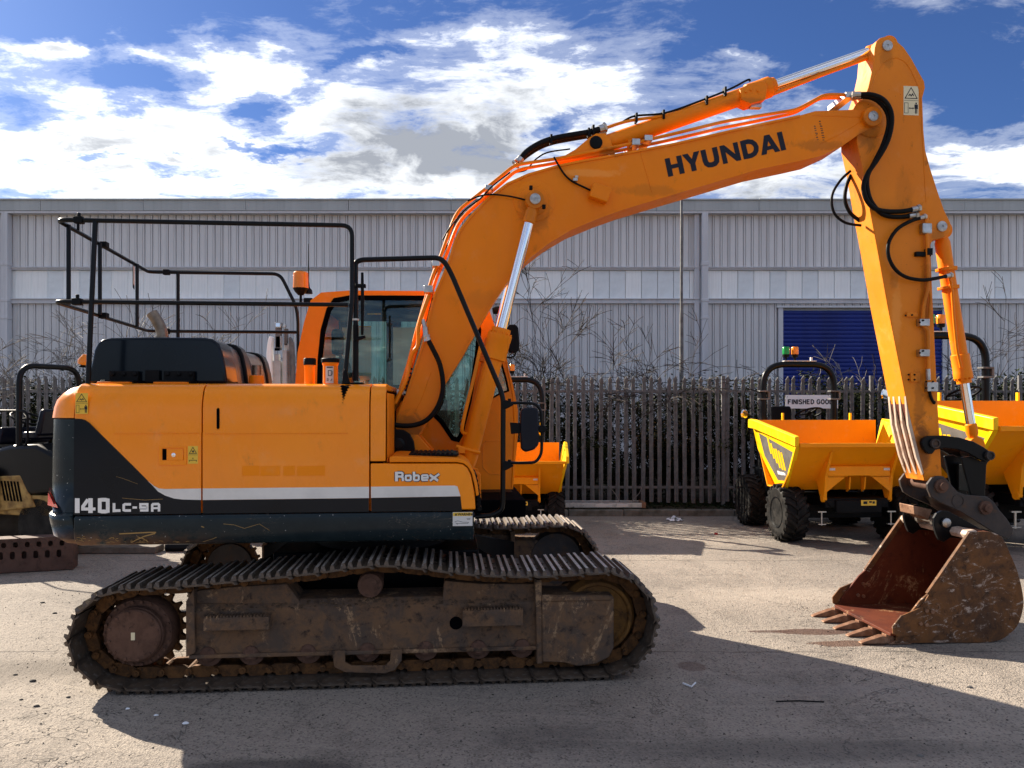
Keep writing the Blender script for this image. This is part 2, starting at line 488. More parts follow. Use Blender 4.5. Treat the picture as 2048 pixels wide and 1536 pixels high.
    h = t.m('ADD', t.m('MULTIPLY', fn, .5), t.m('MULTIPLY', vor.outputs['Distance'], .35))
    h = t.m('ADD', h, t.m('MULTIPLY', t.noise(o, 14, 5, .6), .8))
    h = t.m('SUBTRACT', h, t.m('MULTIPLY', t.m('MAXIMUM', jm, crack), .8))
    bump(t, b, h, .8, .016)
    return m


def clad_mat(name, c1, c2, rough=.5, metal=.0):
    m, t, b = mat_new(name)
    o = t.obj()
    n = t.noise(t.scale(o, (1, 1, .25)), 1.1, 6, .65)
    c = t.mix(t.ss(n, .3, .7), c1, c2)
    st = t.noise(t.scale(o, (9, 9, .35)), 1.5, 6, .7)
    c = t.mix(t.m('MULTIPLY', t.ss(st, .48, .78), .45), c, tuple(v * .62 for v in c2))
    t.set(b.inputs['Base Color'], c)
    b.inputs['Roughness'].default_value = rough
    b.inputs['Metallic'].default_value = metal
    b.inputs['Specular IOR Level'].default_value = .2
    return m


clad_mat('cladding', (.70, .70, .70), (.60, .60, .605), .6)
clad_mat('skylight_sheet', (.93, .95, .94), (.86, .89, .89), .5)
clad_mat('fascia_grey', (.44, .47, .475), (.37, .395, .40), .6)
clad_mat('trim_grey', (.62, .63, .66), (.54, .55, .58), .6)
pbr('soil', (.028, .022, .016), .95, spec=.02, col2=(.05, .045, .03), vs=5, bs=30, bstr=.6, bd=.02)
pbr('kerb_concrete', (.16, .15, .13), .9, col2=(.08, .075, .06), vs=6, bs=60, bstr=.4)

# ------------------------------------------------------------------ mesh helpers


class MB:
    def __init__(s):
        s.v, s.f, s.mi = [], [], []

    def add(s, vs, fs, mi=0):
        o = len(s.v)
        s.v += [tuple(p) for p in vs]
        s.f += [tuple(i + o for i in f) for f in fs]
        s.mi += [mi] * len(fs)
        return s

    def box(s, x0, x1, y0, y1, z0, z1, mi=0):
        vs = [(x, y, z) for x in (x0, x1) for y in (y0, y1) for z in (z0, z1)]
        return s.add(vs, [(0, 1, 3, 2), (4, 6, 7, 5), (0, 4, 5, 1), (2, 3, 7, 6), (0, 2, 6, 4), (1, 5, 7, 3)], mi)

    def bar(s, p0, p1, w, h, mi=0, up=(0, 0, 1)):
        """rectangular bar from p0 to p1; w across, h along up"""
        p0, p1 = Vector(p0), Vector(p1)
        d = (p1 - p0).normalized()
        a = d.cross(Vector(up))
        if a.length < 1e-4:
            a = d.cross(Vector((1, 0, 0)))
        a.normalize()
        b = a.cross(d)
        vs = [p + a * (sx * w / 2) + b * (sy * h / 2) for p in (p0, p1) for (sx, sy) in ((-1, -1), (1, -1), (1, 1), (-1, 1))]
        return s.add(vs, [(3, 2, 1, 0), (4, 5, 6, 7), (0, 1, 5, 4), (1, 2, 6, 5), (2, 3, 7, 6), (3, 0, 4, 7)], mi)

    def prism(s, pts, v0, v1, mi=0):
        """outline (x,z) extruded along y"""
        n = len(pts)
        vs = [(p[0], v0, p[1]) for p in pts] + [(p[0], v1, p[1]) for p in pts]
        fs = [tuple(range(n)), tuple(reversed(range(n, 2 * n)))]
        fs += [(i, i + n, (i + 1) % n + n, (i + 1) % n) for i in range(n)]
        return s.add(vs, fs, mi)

    def prismx(s, prof, x0, x1, mi=0, caps=True):
        """outline (y,z) extruded along x"""
        n = len(prof)
        vs = [(x0, p[0], p[1]) for p in prof] + [(x1, p[0], p[1]) for p in prof]
        fs = [(i, (i + 1) % n, (i + 1) % n + n, i + n) for i in range(n)]
        if caps:
            fs += [tuple(range(n)), tuple(reversed(range(n, 2 * n)))]
        return s.add(vs, fs, mi)

    def flat(s, pts, mi=0):
        return s.add(pts, [tuple(range(len(pts)))], mi)

    def tube(s, path, r, seg=8, mi=0, caps=True, closed=False):
        path = [Vector(p) for p in path]
        n = len(path)
        rs = r if isinstance(r, (list, tuple)) else [r] * n
        t0 = (path[1] - path[0]).normalized()
        a = t0.orthogonal().normalized()
        vs, fs = [], []
        prev = t0
        for i, p in enumerate(path):
            if closed:
                t = (path[(i + 1) % n] - path[i - 1]).normalized()
            elif i == 0:
                t = t0
            elif i == n - 1:
                t = (path[-1] - path[-2]).normalized()
            else:
                t = ((path[i + 1] - p).normalized() + (p - path[i - 1]).normalized())
                t = t.normalized() if t.length > 1e-6 else prev
            q = prev.rotation_difference(t)
            a = (q @ a)
            a = (a - t * a.dot(t)).normalized()
            prev = t
            b = t.cross(a)
            for k in range(seg):
                th = 2 * math.pi * k / seg
                vs.append(p + a * (math.cos(th) * rs[i]) + b * (math.sin(th) * rs[i]))
        m = n if closed else n - 1
        for i in range(m):
            for k in range(seg):
                k2 = (k + 1) % seg
                j = (i + 1) % n
                fs.append((i * seg + k, i * seg + k2, j * seg + k2, j * seg + k))
        if caps and not closed:
            fs.append(tuple(reversed(range(seg))))
            fs.append(tuple((n - 1) * seg + k for k in range(seg)))
        return s.add(vs, fs, mi)

    def lathe(s, prof, p0, axis, seg=24, mi=0):
        """prof: list of (t along axis, radius)"""
        p0, ax = Vector(p0), Vector(axis).normalized()
        a = ax.orthogonal().normalized()
        b = ax.cross(a)
        vs, fs = [], []
        for (t, r) in prof:
            for k in range(seg):
                th = 2 * math.pi * k / seg
                vs.append(p0 + ax * t + a * (math.cos(th) * r) + b * (math.sin(th) * r))
        for i in range(len(prof) - 1):
            for k in range(seg):
                k2 = (k + 1) % seg
                fs.append((i * seg + k, i * seg + k2, (i + 1) * seg + k2, (i + 1) * seg + k))
        fs.append(tuple(reversed(range(seg))))
        fs.append(tuple((len(prof) - 1) * seg + k for k in range(seg)))
        return s.add(vs, fs, mi)

    def cyl(s, p0, p1, r, r1=None, seg=16, mi=0):
        p0, p1 = Vector(p0), Vector(p1)
        return s.lathe([(0, r), ((p1 - p0).length, r if r1 is None else r1)], p0, p1 - p0, seg, mi)

    def loft(s, rings, mi=0, caps=True):
        n = len(rings[0])
        vs = [p for r in rings for p in r]
        fs = []
        for i in range(len(rings) - 1):
            for k in range(n):
                k2 = (k + 1) % n
                fs.append((i * n + k, i * n + k2, (i + 1) * n + k2, (i + 1) * n + k))
        if caps:
            fs.append(tuple(reversed(range(n))))
            fs.append(tuple((len(rings) - 1) * n + k for k in range(n)))
        return s.add(vs, fs, mi)

    def mesh(s, name, mats, smooth=35, recalc=True):
        me = bpy.data.meshes.new(name)
        me.from_pydata(s.v, [], s.f)
        if not isinstance(mats, (list, tuple)):
            mats = [mats]
        for m in mats:
            me.materials.append(MATS[m])
        if len(mats) > 1:
            me.polygons.foreach_set('material_index', s.mi)
        if recalc:
            bm = bmesh.new()
            bm.from_mesh(me)
            bmesh.ops.recalc_face_normals(bm, faces=bm.faces)
            bm.to_mesh(me)
            bm.free()
        if smooth:
            me.polygons.foreach_set('use_smooth', [True] * len(me.polygons))
            me.set_sharp_from_angle(angle=R(smooth))
        me.update()
        return me

    def build(s, name, mats, parent=None, bevel=0.0, smooth=35, seg=2, label=None, recalc=True):
        return link(s.mesh(name, mats, smooth, recalc), name, parent, bevel, seg, label)


def link(me, name, parent=None, bevel=0.0, seg=2, label=None):
    o = bpy.data.objects.new(name, me)
    COL.objects.link(o)
    if parent is not None:
        o.parent = parent
    if bevel:
        b = o.modifiers.new('bevel', 'BEVEL')
        b.width = bevel
        b.segments = seg
        b.limit_method = 'ANGLE'
        b.angle_limit = R(35)
    if label:
        o['label'] = label
    return o


def tag(o, label=None, cat=None, group=None, kind=None):
    if label: o['label'] = label
    if cat: o['category'] = cat
    if group: o['group'] = group
    if kind: o['kind'] = kind
    return o


def thing(name, label, cat, loc=(0, 0, 0), rz=0.0, group=None):
    o = bpy.data.objects.new(name, None)
    COL.objects.link(o)
    o.location = loc
    o.rotation_euler = (0, 0, rz)
    o.empty_display_size = .2
    return tag(o, label, cat, group)


def dup_tree(o, parent=None):
    c = o.copy()
    COL.objects.link(c)
    c.parent = parent
    for ch in [q for q in bpy.data.objects if q.parent == o]:
        dup_tree(ch, c)
    return c


def fillet(pts, r, n=5):
    pts = [Vector(p) for p in pts]
    out = [pts[0]]
    for i in range(1, len(pts) - 1):
        a, b, c = pts[i - 1], pts[i], pts[i + 1]
        d1, d2 = (a - b), (c - b)
        rr = min(r, d1.length * .48, d2.length * .48)
        p0, p2 = b + d1.normalized() * rr, b + d2.normalized() * rr
        for k in range(n + 1):
            t = k / n
            out.append(p0 * (1 - t) ** 2 + b * 2 * t * (1 - t) + p2 * t * t)
    out.append(pts[-1])
    return out


def catmull(pts, n=6, closed=False):
    pts = [Vector(p) for p in pts]
    N = len(pts)
    out = []
    rng_ = range(N if closed else N - 1)
    for i in rng_:
        p0 = pts[(i - 1) % N] if closed or i > 0 else pts[0]
        p1, p2 = pts[i], pts[(i + 1) % N]
        p3 = pts[(i + 2) % N] if closed or i + 2 < N else pts[-1]
        for k in range(n):
            t = k / n
            out.append(.5 * ((2 * p1) + (p2 - p0) * t + (2 * p0 - 5 * p1 + 4 * p2 - p3) * t * t + (3 * p1 - p0 - 3 * p2 + p3) * t ** 3))
    if not closed:
        out.append(pts[-1])
    return out


def W(px, py, D):
    return Vector(((px - CX) * D / F, D, CAMH - (py - HY) * D / F))


def ribbon(pts, wd, closed=False):
    """flat mitred stroke; returns list of quads (2d)"""
    pts = [Vector(p) for p in pts]
    n = len(pts)
    L_, R_ = [], []
    for i in range(n):
        if closed:
            a, c = pts[i - 1], pts[(i + 1) % n]
        else:
            a, c = pts[max(i - 1, 0)], pts[min(i + 1, n - 1)]
        b = pts[i]
        d1 = (b - a).normalized() if (b - a).length > 1e-6 else (c - b).normalized()
        d2 = (c - b).normalized() if (c - b).length > 1e-6 else d1
        n1_, n2_ = Vector((-d1.y, d1.x)), Vector((-d2.y, d2.x))
        m = (n1_ + n2_).normalized()
        k = 1 / max(.35, m.dot(n1_))
        L_.append(b + m * (wd / 2 * k))
        R_.append(b - m * (wd / 2 * k))
    q = []
    for i in range(n if closed else n - 1):
        j = (i + 1) % n
        q.append([R_[i], R_[j], L_[j], L_[i]])
    return q


def text_mesh(name, s, size, mat, parent, M, offset=.0, extrude=.0, align='LEFT', sx=1.0):
    cu = bpy.data.curves.new(name, 'FONT')
    cu.body = s
    cu.size = size
    cu.offset = offset
    cu.extrude = extrude
    cu.align_x = align
    tmp = bpy.data.objects.new(name + '_tmp', cu)
    COL.objects.link(tmp)
    dg = bpy.context.evaluated_depsgraph_get()
    me = bpy.data.meshes.new_from_object(tmp.evaluated_get(dg))
    bpy.data.objects.remove(tmp)
    me.transform(M @ Matrix.Diagonal((sx, 1, 1, 1)))
    me.materials.clear()
    me.materials.append(MATS[mat])
    me.name = name
    return link(me, name, parent)


def split_clusters(o, gap=.004):
    """separate a mesh into objects, one per group of touching pieces"""
    me = o.data
    n = len(me.vertices)
    par = list(range(n))

    def find(a):
        while par[a] != a:
            par[a] = par[par[a]]
            a = par[a]
        return a
    for e in me.edges:
        a, b = find(e.vertices[0]), find(e.vertices[1])
        if a != b:
            par[a] = b
    comps = {}
    for i in range(n):
        comps.setdefault(find(i), []).append(i)
    bbs = []
    for c in comps.values():
        co = [me.vertices[i].co for i in c]
        bbs.append([set(c), [min(p[k] for p in co) - gap for k in range(3)], [max(p[k] for p in co) + gap for k in range(3)]])
    ch = True
    while ch:
        ch = False
        for i in range(len(bbs)):
            for j in range(i + 1, len(bbs)):
                if all(bbs[i][1][k] <= bbs[j][2][k] and bbs[j][1][k] <= bbs[i][2][k] for k in range(3)):
                    bbs[i] = [bbs[i][0] | bbs[j][0], [min(a, b) for a, b in zip(bbs[i][1], bbs[j][1])], [max(a, b) for a, b in zip(bbs[i][2], bbs[j][2])]]
                    del bbs[j]
                    ch = True
                    break
            if ch:
                break
    if len(bbs) < 2:
        return
    base = o.name.split('.')[0]
    for k, (vset, _, _) in enumerate(bbs):
        nm = me.copy()
        bm = bmesh.new()
        bm.from_mesh(nm)
        bm.verts.ensure_lookup_table()
        bmesh.ops.delete(bm, geom=[v for v in bm.verts if v.index not in vset], context='VERTS')
        bm.to_mesh(nm)
        bm.free()
        if k == 0:
            o.data = nm
        else:
            c = o.copy()
            c.name = base
            c.data = nm
            COL.objects.link(c)
            c.parent = o.parent


SPLIT = ('pipe_clamp', 'bucket_ear', 'rail_clamp', 'bracket_clamp', 'cable_tie', 'pin_lock', 'clamp_bolt', 'clamp_base', 'pipe_clip', 'cylinder_band', 'hose_fitting', 'wear_rib', 'rocker_link',
         'guide_rail', 'mudguard', 'indicator_lamp', 'rollbar_clamp', 'pipe_bracket', 'operator_seat', 'console', 'control_lever', 'side_rail', 'stencil_marks', 'grille_slats', 'hood_hinge', 'mast', 'inner_mast', 'sign_bolts',
         'hose_guard', 'boom_bracket', 'arm_cylinder_bracket', 'label_sticker', 'tipping_link', 'pin_boss_plate', 'weld_bead', 'gusset', 'rail', 'downpipe', 'boom_flange', 'cutter_bolt', 'end_wall', 'cab_roof', 'idler_guard', 'rail_foot', 'mirror_arm', 'bucket_pin_bar', 'telescopic_section')


def do_split(objs):
    for o in list(objs):
        if o.type == 'MESH' and o.name.split('.')[0] in SPLIT and not o.get('split_done'):
            split_clusters(o)
# ------------------------------------------------------------------ ground, verge, kerb
ground_mat()
g = MB()
nx, ny = 40, 44
gx0, gx1, gy0, gy1 = -80, 80, -40, 12.72
xs = [gx0 + (gx1 - gx0) * i / nx for i in range(nx + 1)]
ys = [gy0 + (gy1 - gy0) * i / ny for i in range(ny + 1)]
g.add([(x, y, 0) for y in ys for x in xs], [(j * (nx + 1) + i, j * (nx + 1) + i + 1, (j + 1) * (nx + 1) + i + 1, (j + 1) * (nx + 1) + i) for j in range(ny) for i in range(nx)])
tag(g.build('yard_ground', 'yard_surface', smooth=0, recalc=False), kind='structure')
fg = MB()
fg.add([(-600, 12.9, -.02), (600, 12.9, -.02), (600, 900, -.02), (-600, 900, -.02)], [(0, 1, 2, 3)])
fg.add([(-600, -500, -.02), (600, -500, -.02), (600, 12.9, -.02), (-600, 12.9, -.02)], [(0, 1, 2, 3)])
tag(fg.build('far_ground', 'soil', smooth=0, recalc=False), kind='structure')
kb = MB()
rk = random.Random(3)
x = -32.0
kerb = bpy.data.objects.new('kerb', None)
COL.objects.link(kerb)
kerb.location = (0, 12.72, 0)
tag(kerb, kind='structure')
km = MB().box(0, .905, 0, .14, -.02, .11).mesh('kerb_stone', 'kerb_concrete')
while x < 32:
    o = link(km, 'kerb_stone', kerb, bevel=.012)
    o.location = (x, rk.uniform(-.012, .012), rk.uniform(-.012, .008))
    o.rotation_euler = (rk.uniform(-.02, .02), 0, rk.uniform(-.008, .008))
    x += .915
vg = MB()
vn = 160
rows = [12.86, 13.1, 13.5, 14.2, 15.5, 17.5, 21.4]
vs = []
for yv in rows:
    for i in range(vn + 1):
        xv = -32 + 64 * i / vn
        vs.append((xv, yv, .10 + .05 * mnoise.noise(Vector((xv * 1.3, yv * 1.7, 0)))))
vg.add(vs, [(j * (vn + 1) + i, j * (vn + 1) + i + 1, (j + 1) * (vn + 1) + i + 1, (j + 1) * (vn + 1) + i) for j in range(len(rows) - 1) for i in range(vn)])
tag(vg.build('verge', 'soil', recalc=False), kind='structure')

# ------------------------------------------------------------------ warehouse
BD = 21.4          # distance of the wall


def bz(py):
    return CAMH - (py - HY) * BD / F


def bxw(px):
    return (px - CX) * BD / F


wh = thing('warehouse', 'long grey corrugated metal warehouse with white skylight band behind the fence', 'warehouse', (0, BD, 0))
Z_top, Z_fas, Z_band1, Z_band0, Z_low = bz(404), bz(426), bz(541), bz(598), bz(607)
PITCH = .217
SHEET = PITCH * 5


def sheet_mesh(z0, z1, n=5):
    prof = []
    for k in range(n):
        x0 = k * PITCH
        prof += [(x0, 0), (x0 + .135, 0), (x0 + .1395, .034), (x0 + .152, .034), (x0 + .1565, -.022), (x0 + .190, -.022), (x0 + .1945, .034), (x0 + .207, .034), (x0 + .2165, 0)]
    m = MB()
    N = len(prof)
    vs = [(p[0], p[1], z0) for p in prof] + [(p[0], p[1], z1) for p in prof]
    vs += [(p[0], p[1] + .004, z0) for p in prof] + [(p[0], p[1] + .004, z1) for p in prof]
    fs = [(i, i + 1, N + i + 1, N + i) for i in range(N - 1)]
    fs += [(2 * N + i, 3 * N + i, 3 * N + i + 1, 2 * N + i + 1) for i in range(N - 1)]
    fs += [(i, 2 * N + i, 2 * N + i + 1, i + 1) for i in range(N - 1)] + [(N + i, N + i + 1, 3 * N + i + 1, 3 * N + i) for i in range(N - 1)]
    m.add(vs, fs)
    # row of fixing screws on the lap rib
    zz = z0 + .25
    while zz < z1:
        m.lathe([(0, .014), (.006, .010)], ((n - 1) * PITCH + .173, -.022, zz), (0, -1, 0), 6)
        zz += .75
    return m.mesh('cladding_sheet', 'cladding', smooth=0, recalc=False)


upper = sheet_mesh(Z_band1 + .075, Z_fas)
lower = sheet_mesh(0, Z_low)
over = sheet_mesh(bz(613), Z_low)
sl, sr = bxw(1562), bxw(1886)
lmini = {}
x = -17.36
while x < 19:
    o = link(upper, 'cladding_sheet', wh); o.location = (x, 0, 0)
    if x + SHEET <= sl + .1 or x >= sr:
        o = link(lower, 'cladding_sheet', wh); o.location = (x, 0, 0)
    else:
        o = link(over, 'cladding_sheet', wh); o.location = (x, 0, 0)
        # narrow infill strips beside the door
        if x < sl:
            n = int((sl - x) / PITCH)
            if n:
                o = link(sheet_mesh(0, bz(613), n), 'cladding_sheet', wh); o.location = (x, .001, 0)
        if x + SHEET > sr:
            n = int((x + SHEET - sr) / PITCH)
            if n:
                o = link(sheet_mesh(0, bz(613), n), 'cladding_sheet', wh); o.location = (x + SHEET - n * PITCH, .001, 0)
    x += SHEET
# translucent band: one sheet each
pw = .447
sk = MB().box(0, pw - .012, .0, .02, Z_band0, Z_band1)
sk.box(.0, .02, -.012, 0, Z_band0, Z_band1)
skm = sk.mesh('skylight_panel', 'skylight_sheet', smooth=0)
skb = MB().box(0, pw - .012, .0, .02, Z_band0, Z_band1).box(.0, .02, -.012, 0, Z_band0, Z_band1)
pbr('skylight_dull', (.78, .83, .85), .5, var=.1)
skm2 = skb.mesh('skylight_panel', 'skylight_dull', smooth=0)
rs = random.Random(11)
x = -17.4
while x < 19:
    o = link(skm2 if rs.random() < .3 else skm, 'skylight_panel', wh)
    o.location = (x, rs.uniform(0, .006), 0)
    x += pw
t = MB()
t.box(-17.5, 19.2, -.075, .0, Z_band1 + .01, Z_band1 + .075).box(-17.5, 19.2, -.12, -.0, Z_band1 + .060, Z_band1 + .085)
t.build('window_band_flashing', 'trim_grey', wh)
t = MB().box(-17.5, 19.2, -.09, -.002, Z_low - .005, Z_band0 - .02).box(-17.5, 19.2, -.13, -.003, Z_band0 - .02, Z_band0 + .0)
t.build('window_band_sill', 'trim_grey', wh)
# eaves fascia in lengths, gutter lip
fm = MB().box(0, 2.81, -.26, -.05, Z_fas, Z_top - .02).box(0, 2.81, -.30, -.05, Z_top - .02, Z_top + .015)
for zz in (Z_fas + .08, Z_fas + .16, Z_fas + .23):
    for xx in (.06, 2.75):
        fm.lathe([(0, .014), (.006, .01)], (xx, -.26, zz), (0, -1, 0), 6)
fmm = fm.mesh('eaves_fascia', 'fascia_grey', smooth=0)
x = -18.6
while x < 19:
    o = link(fmm, 'eaves_fascia', wh); o.location = (x, rs.uniform(-.006, .006), rs.uniform(-.006, .006))
    x += 2.822
MB().box(-17.5, 19.2, -.24, -.02, Z_fas - .06, Z_fas - .004).build('soffit_strip', 'trim_grey', wh)
# body behind the sheets and the low roof
b = MB()
b.box(-17.45, 19.15, .05, .2, 0, Z_top - .1)
b.build('inner_wall', 'fascia_grey', wh)
b = MB().add([(-17.6, -.05, Z_top), (19.2, -.05, Z_top), (19.2, 15, Z_top + .55), (-17.6, 15, Z_top + .55), (-17.6, 30, Z_top), (19.2, 30, Z_top),
              (-17.6, -.05, Z_top - .06), (19.2, -.05, Z_top - .06), (19.2, 30, Z_top - .06), (-17.6, 30, Z_top - .06)],
             [(0, 1, 2, 3), (3, 2, 5, 4), (6, 9, 8, 7), (0, 6, 7, 1), (4, 5, 8, 9)])
b.build('roof', 'fascia_grey', wh, smooth=0)
b = MB().box(-17.5, -17.42, 0.2, 29.9, 0, Z_top - .06).box(19.1, 19.18, .2, 29.9, 0, Z_top - .06).box(-17.4, 19.1, 29.8, 29.9, 0, Z_top - .06)
b.build('end_wall', 'cladding', wh)
# columns / downpipes
for px in (20, 1406):
    c = bxw(px)
    dp = MB().box(c - .085, c + .085, -.25, -.05, 0, Z_fas - .06)
    dp.box(c - .10, c + .10, -.265, -.04, Z_band0 - .1, Z_band0 - .02).box(c - .10, c + .10, -.265, -.04, Z_band1 + .1, Z_band1 + .2)
    dp.box(c - .10, c + .10, -.265, -.04, bz(640), bz(634))
    dp.box(c - .26, c - .12, -.10, -.045, 0, Z_fas - .06)
    dp.build('downpipe', 'trim_grey', wh, bevel=.01)
rv = MB().lathe([(0, .16), (.03, .16), (.03, .22), (.10, .22), (.11, .16)], (bxw(1640), 1.2, Z_top + .03), (0, 0, 1), 14)
rv.build('roof_vent', 'black_satin', wh)
# roller shutter door with frame
sd_ = thing('roller_shutter', 'blue roller shutter door in the grey warehouse wall behind the yellow dumpers', 'shutter door', (sl, BD, 0))
sh_top = bz(616)
SW = sr - sl
slm = MB()
hh = .112
slm.prismx([(-.004, 0), (-.016, .03), (-.020, hh / 2), (-.016, hh - .03), (-.006, hh - .004), (.01, hh - .004), (.01, 0)], .04, SW - .04)
slmm = slm.mesh('shutter_slat', 'roller_blue', smooth=40)
k = 0
while .02 + (k + 1) * hh < sh_top:
    o = link(slmm, 'shutter_slat', sd_)
    o.location = (0, 0, .02 + k * hh)
    k += 1
MB().box(-.09, .04, -.06, .03, 0, sh_top).box(SW - .04, SW + .09, -.06, .03, 0, sh_top).build('guide_rail', 'trim_grey', sd_)
MB().box(-.14, SW + .14, -.10, .025, sh_top, sh_top + .05).build('door_head_flashing', 'trim_grey', sd_)

# tall galvanised lamp pole standing in the verge
lp = thing('lamp_pole', 'tall slim galvanised pole rising above the warehouse roof behind the fence', 'pole', (W(1363, 800, 15.2).x, 15.2, 0))
MB().lathe([(0, .07), (1.6, .07), (1.65, .042), (3.6, .038), (3.64, .03), (5.93, .024), (5.95, .015)], (0, 0, .05), (0, 0, 1), 12).build('shaft', 'galvanised', lp)
MB().box(-.05, .05, -.079, -.07, .6, 1.1).build('inspection_door', 'galvanised', lp)

# ------------------------------------------------------------------ palisade fence
FD = 13.3
fence = thing('palisade_fence', 'grey galvanised steel palisade fence with pointed pales along the yard', 'fence', (0, FD, 0))
FB, FT = .16, 2.34


def pale_mesh():
    m = MB()
    w_, d_ = .037, .012
    # W-section pale: five-point profile, split pointed head
    prof = [(-w_, .010), (-w_ + .008, .0), (-.012, -.003), (0, -.016), (.012, -.003), (w_ - .008, 0), (w_, .010)]
    prof2 = [(x_, y_ + .004) for x_, y_ in reversed(prof)]
    pr = prof + prof2
    n = len(pr)

    def ring(z, sx, dy=0.0):
        return [(x_ * sx, y_ + dy, z) for x_, y_ in pr]
    m.loft([ring(FB, 1), ring(FT - .17, 1), ring(FT - .12, .72), ring(FT - .065, 1.02, -.012), ring(FT, .06, -.03)])
    return m.mesh('pale', 'galvanised', smooth=0, recalc=True)


pm = pale_mesh()
rf = random.Random(5)
PS = .1455
x = W(-60, 800, FD).x
posts = [1150, 1447]
pxs = []
step_post = 297.0
p = 1150 - step_post * 4
while p < 2300:
    pxs.append(W(p, 800, FD).x)
    p += step_post
i = 0
while x < 9.9:
    near_post = min(abs(x - q) for q in pxs)
    if near_post > .05:
        o = link(pm, 'pale', fence)
        o.location = (x, rf.uniform(-.006, .006), rf.uniform(-.02, .015))
        o.rotation_euler = (0, rf.uniform(-.012, .012), rf.uniform(-.08, .08))
    x += PS
    i += 1
rail = MB()
for q0, q1 in zip([-11.5] + pxs, pxs + [12.5]):
    for z in (.42, 2.08):
        rail.prismx([(.018, z - .022), (.018, z + .022), (.024, z + .022), (.024, z - .018), (.055, z - .018), (.055, z - .022)], q0 + .03, q1 - .03)
rail.build('rail', 'galvanised', fence, smooth=0)
pom = MB().box(-.03, .03, .0, .045, .1, FT + .015).box(-.03, .03, -.004, 0, .1, FT + .015).box(-.036, .036, -.02, .05, .385, .46).box(-.036, .036, -.02, .05, 2.05, 2.12).mesh('fence_post', 'galvanised', smooth=0)
for q in pxs:
    o = link(pom, 'fence_post', fence)
    o.location = (q, .0, rf.uniform(-.01, .02))

# sign on the fence
sg = thing('sign', 'white FINISHED GOODS sign fixed to the palisade fence behind the dumper', 'sign', (W(1624, 804, FD - .05).x, FD - .045, 0))
za, zb = W(0, 817, FD - .05).z, W(0, 790, FD - .05).z
sw = (1677 - 1572) * (FD - .05) / F / 2
MB().box(-sw, sw, 0, .006, za, zb).build('sign_board', 'sign_white', sg, bevel=.002)
SG = {'F': ([[(0, 0), (0, 1)], [(0, .9), (.62, .9)], [(0, .5), (.52, .5)]], .62), 'I': ([[(0, 0), (0, 1)]], .0), 'N': ([[(0, 0), (0, 1)], [(.0, .95), (.62, .05)], [(.62, 0), (.62, 1)]], .62),
      'S': ([[(.62, .76), (.5, .9), (.15, .9), (0, .76), (.05, .58), (.58, .42), (.62, .22), (.48, .09), (.12, .09), (0, .24)]], .62), 'H': ([[(0, 0), (0, 1)], [(.62, 0), (.62, 1)], [(0, .5), (.62, .5)]], .62),
      'E': ([[(0, 0), (0, 1)], [(0, .91), (.62, .91)], [(0, .5), (.55, .5)], [(0, .09), (.62, .09)]], .62), 'D': ([[(0, 0), (0, 1)], [(0, .91), (.35, .91), (.62, .7), (.62, .3), (.35, .09), (0, .09)]], .62),
      'G': ([[(.68, .74), (.5, .91), (.18, .91), (0, .68), (0, .32), (.18, .09), (.5, .09), (.68, .25), (.68, .47), (.38, .47)]], .68), 'O': ([[(.2, .91), (.5, .91), (.7, .68), (.7, .32), (.5, .09), (.2, .09), (0, .32), (0, .68)]], .70), ' ': ([], .12)}
wtot = sum(SG[c][1] + .36 for c in 'FINISHED GOODS') - .36
hL = .083
sc_ = (2 * sw - .075) / (wtot * hL)
xx_ = -sw + .045
m = MB()
kk = 0
for c in 'FINISHED GOODS':
    for st in SG[c][0]:
        cl = c == 'O'
        for quad in ribbon([(p[0] * hL * sc_, p[1] * hL) for p in st], .0185, cl):
            kk += 1
            m.add([(xx_ + p[0], -.002 - .00005 * (kk % 9), (za + zb) / 2 - hL / 2 + p[1]) for p in quad], [(0, 1, 2, 3)])
    xx_ += (SG[c][1] + .36) * hL * sc_
m.build('sign_lettering', 'black_letter', sg, smooth=0, recalc=False)
bl = MB()
for sx_ in (-1, 1):
    for z_ in (za + .03, zb - .03):
        bl.lathe([(0, .009), (.004, .006)], (sx_ * (sw - .03), 0, z_), (0, -1, 0), 8)
bl.build('sign_bolts', 'bare_steel', sg)

# ------------------------------------------------------------------ vegetation


def grow(m, rng, p, d, length, r, depth, seg=4, droop=0.0, wig=.22, kids=(2, 4), mi=0, ends=None, minr=.0048):
    n = 5 if depth > 0 else 4
    pts, rs_ = [p.copy()], [r]
    q, dd = p.copy(), d.normalized()
    for i in range(n):
        dd = (dd + Vector((rng.gauss(0, wig), rng.gauss(0, wig), rng.gauss(0, wig * .6) - droop * (i / n))) * .5).normalized()
        q = q + dd * (length / n)
        pts.append(q.copy())
        rs_.append(max(minr, r * (1 - .72 * (i + 1) / n)))
    m.tube(pts, rs_, seg if r > .008 else 3, mi, caps=False)
    if ends is not None and depth <= 1:
        ends += pts[1:]
    if depth <= 0:
        return
    for k in range(rng.randint(*kids)):
        t = rng.uniform(.25, 1.0)
        idx = min(n, max(1, int(t * n)))
        bp = pts[idx]
        ang = rng.uniform(0, 2 * math.pi)
        side = Vector((math.cos(ang), math.sin(ang), rng.uniform(-.1, .5)))
        nd = (dd * rng.uniform(.5, 1.1) + side * rng.uniform(.45, .95)).normalized()
        grow(m, rng, bp, nd, length * rng.uniform(.42, .72), max(minr, rs_[idx] * .72), depth - 1, seg, droop, wig, kids, mi, ends, minr)


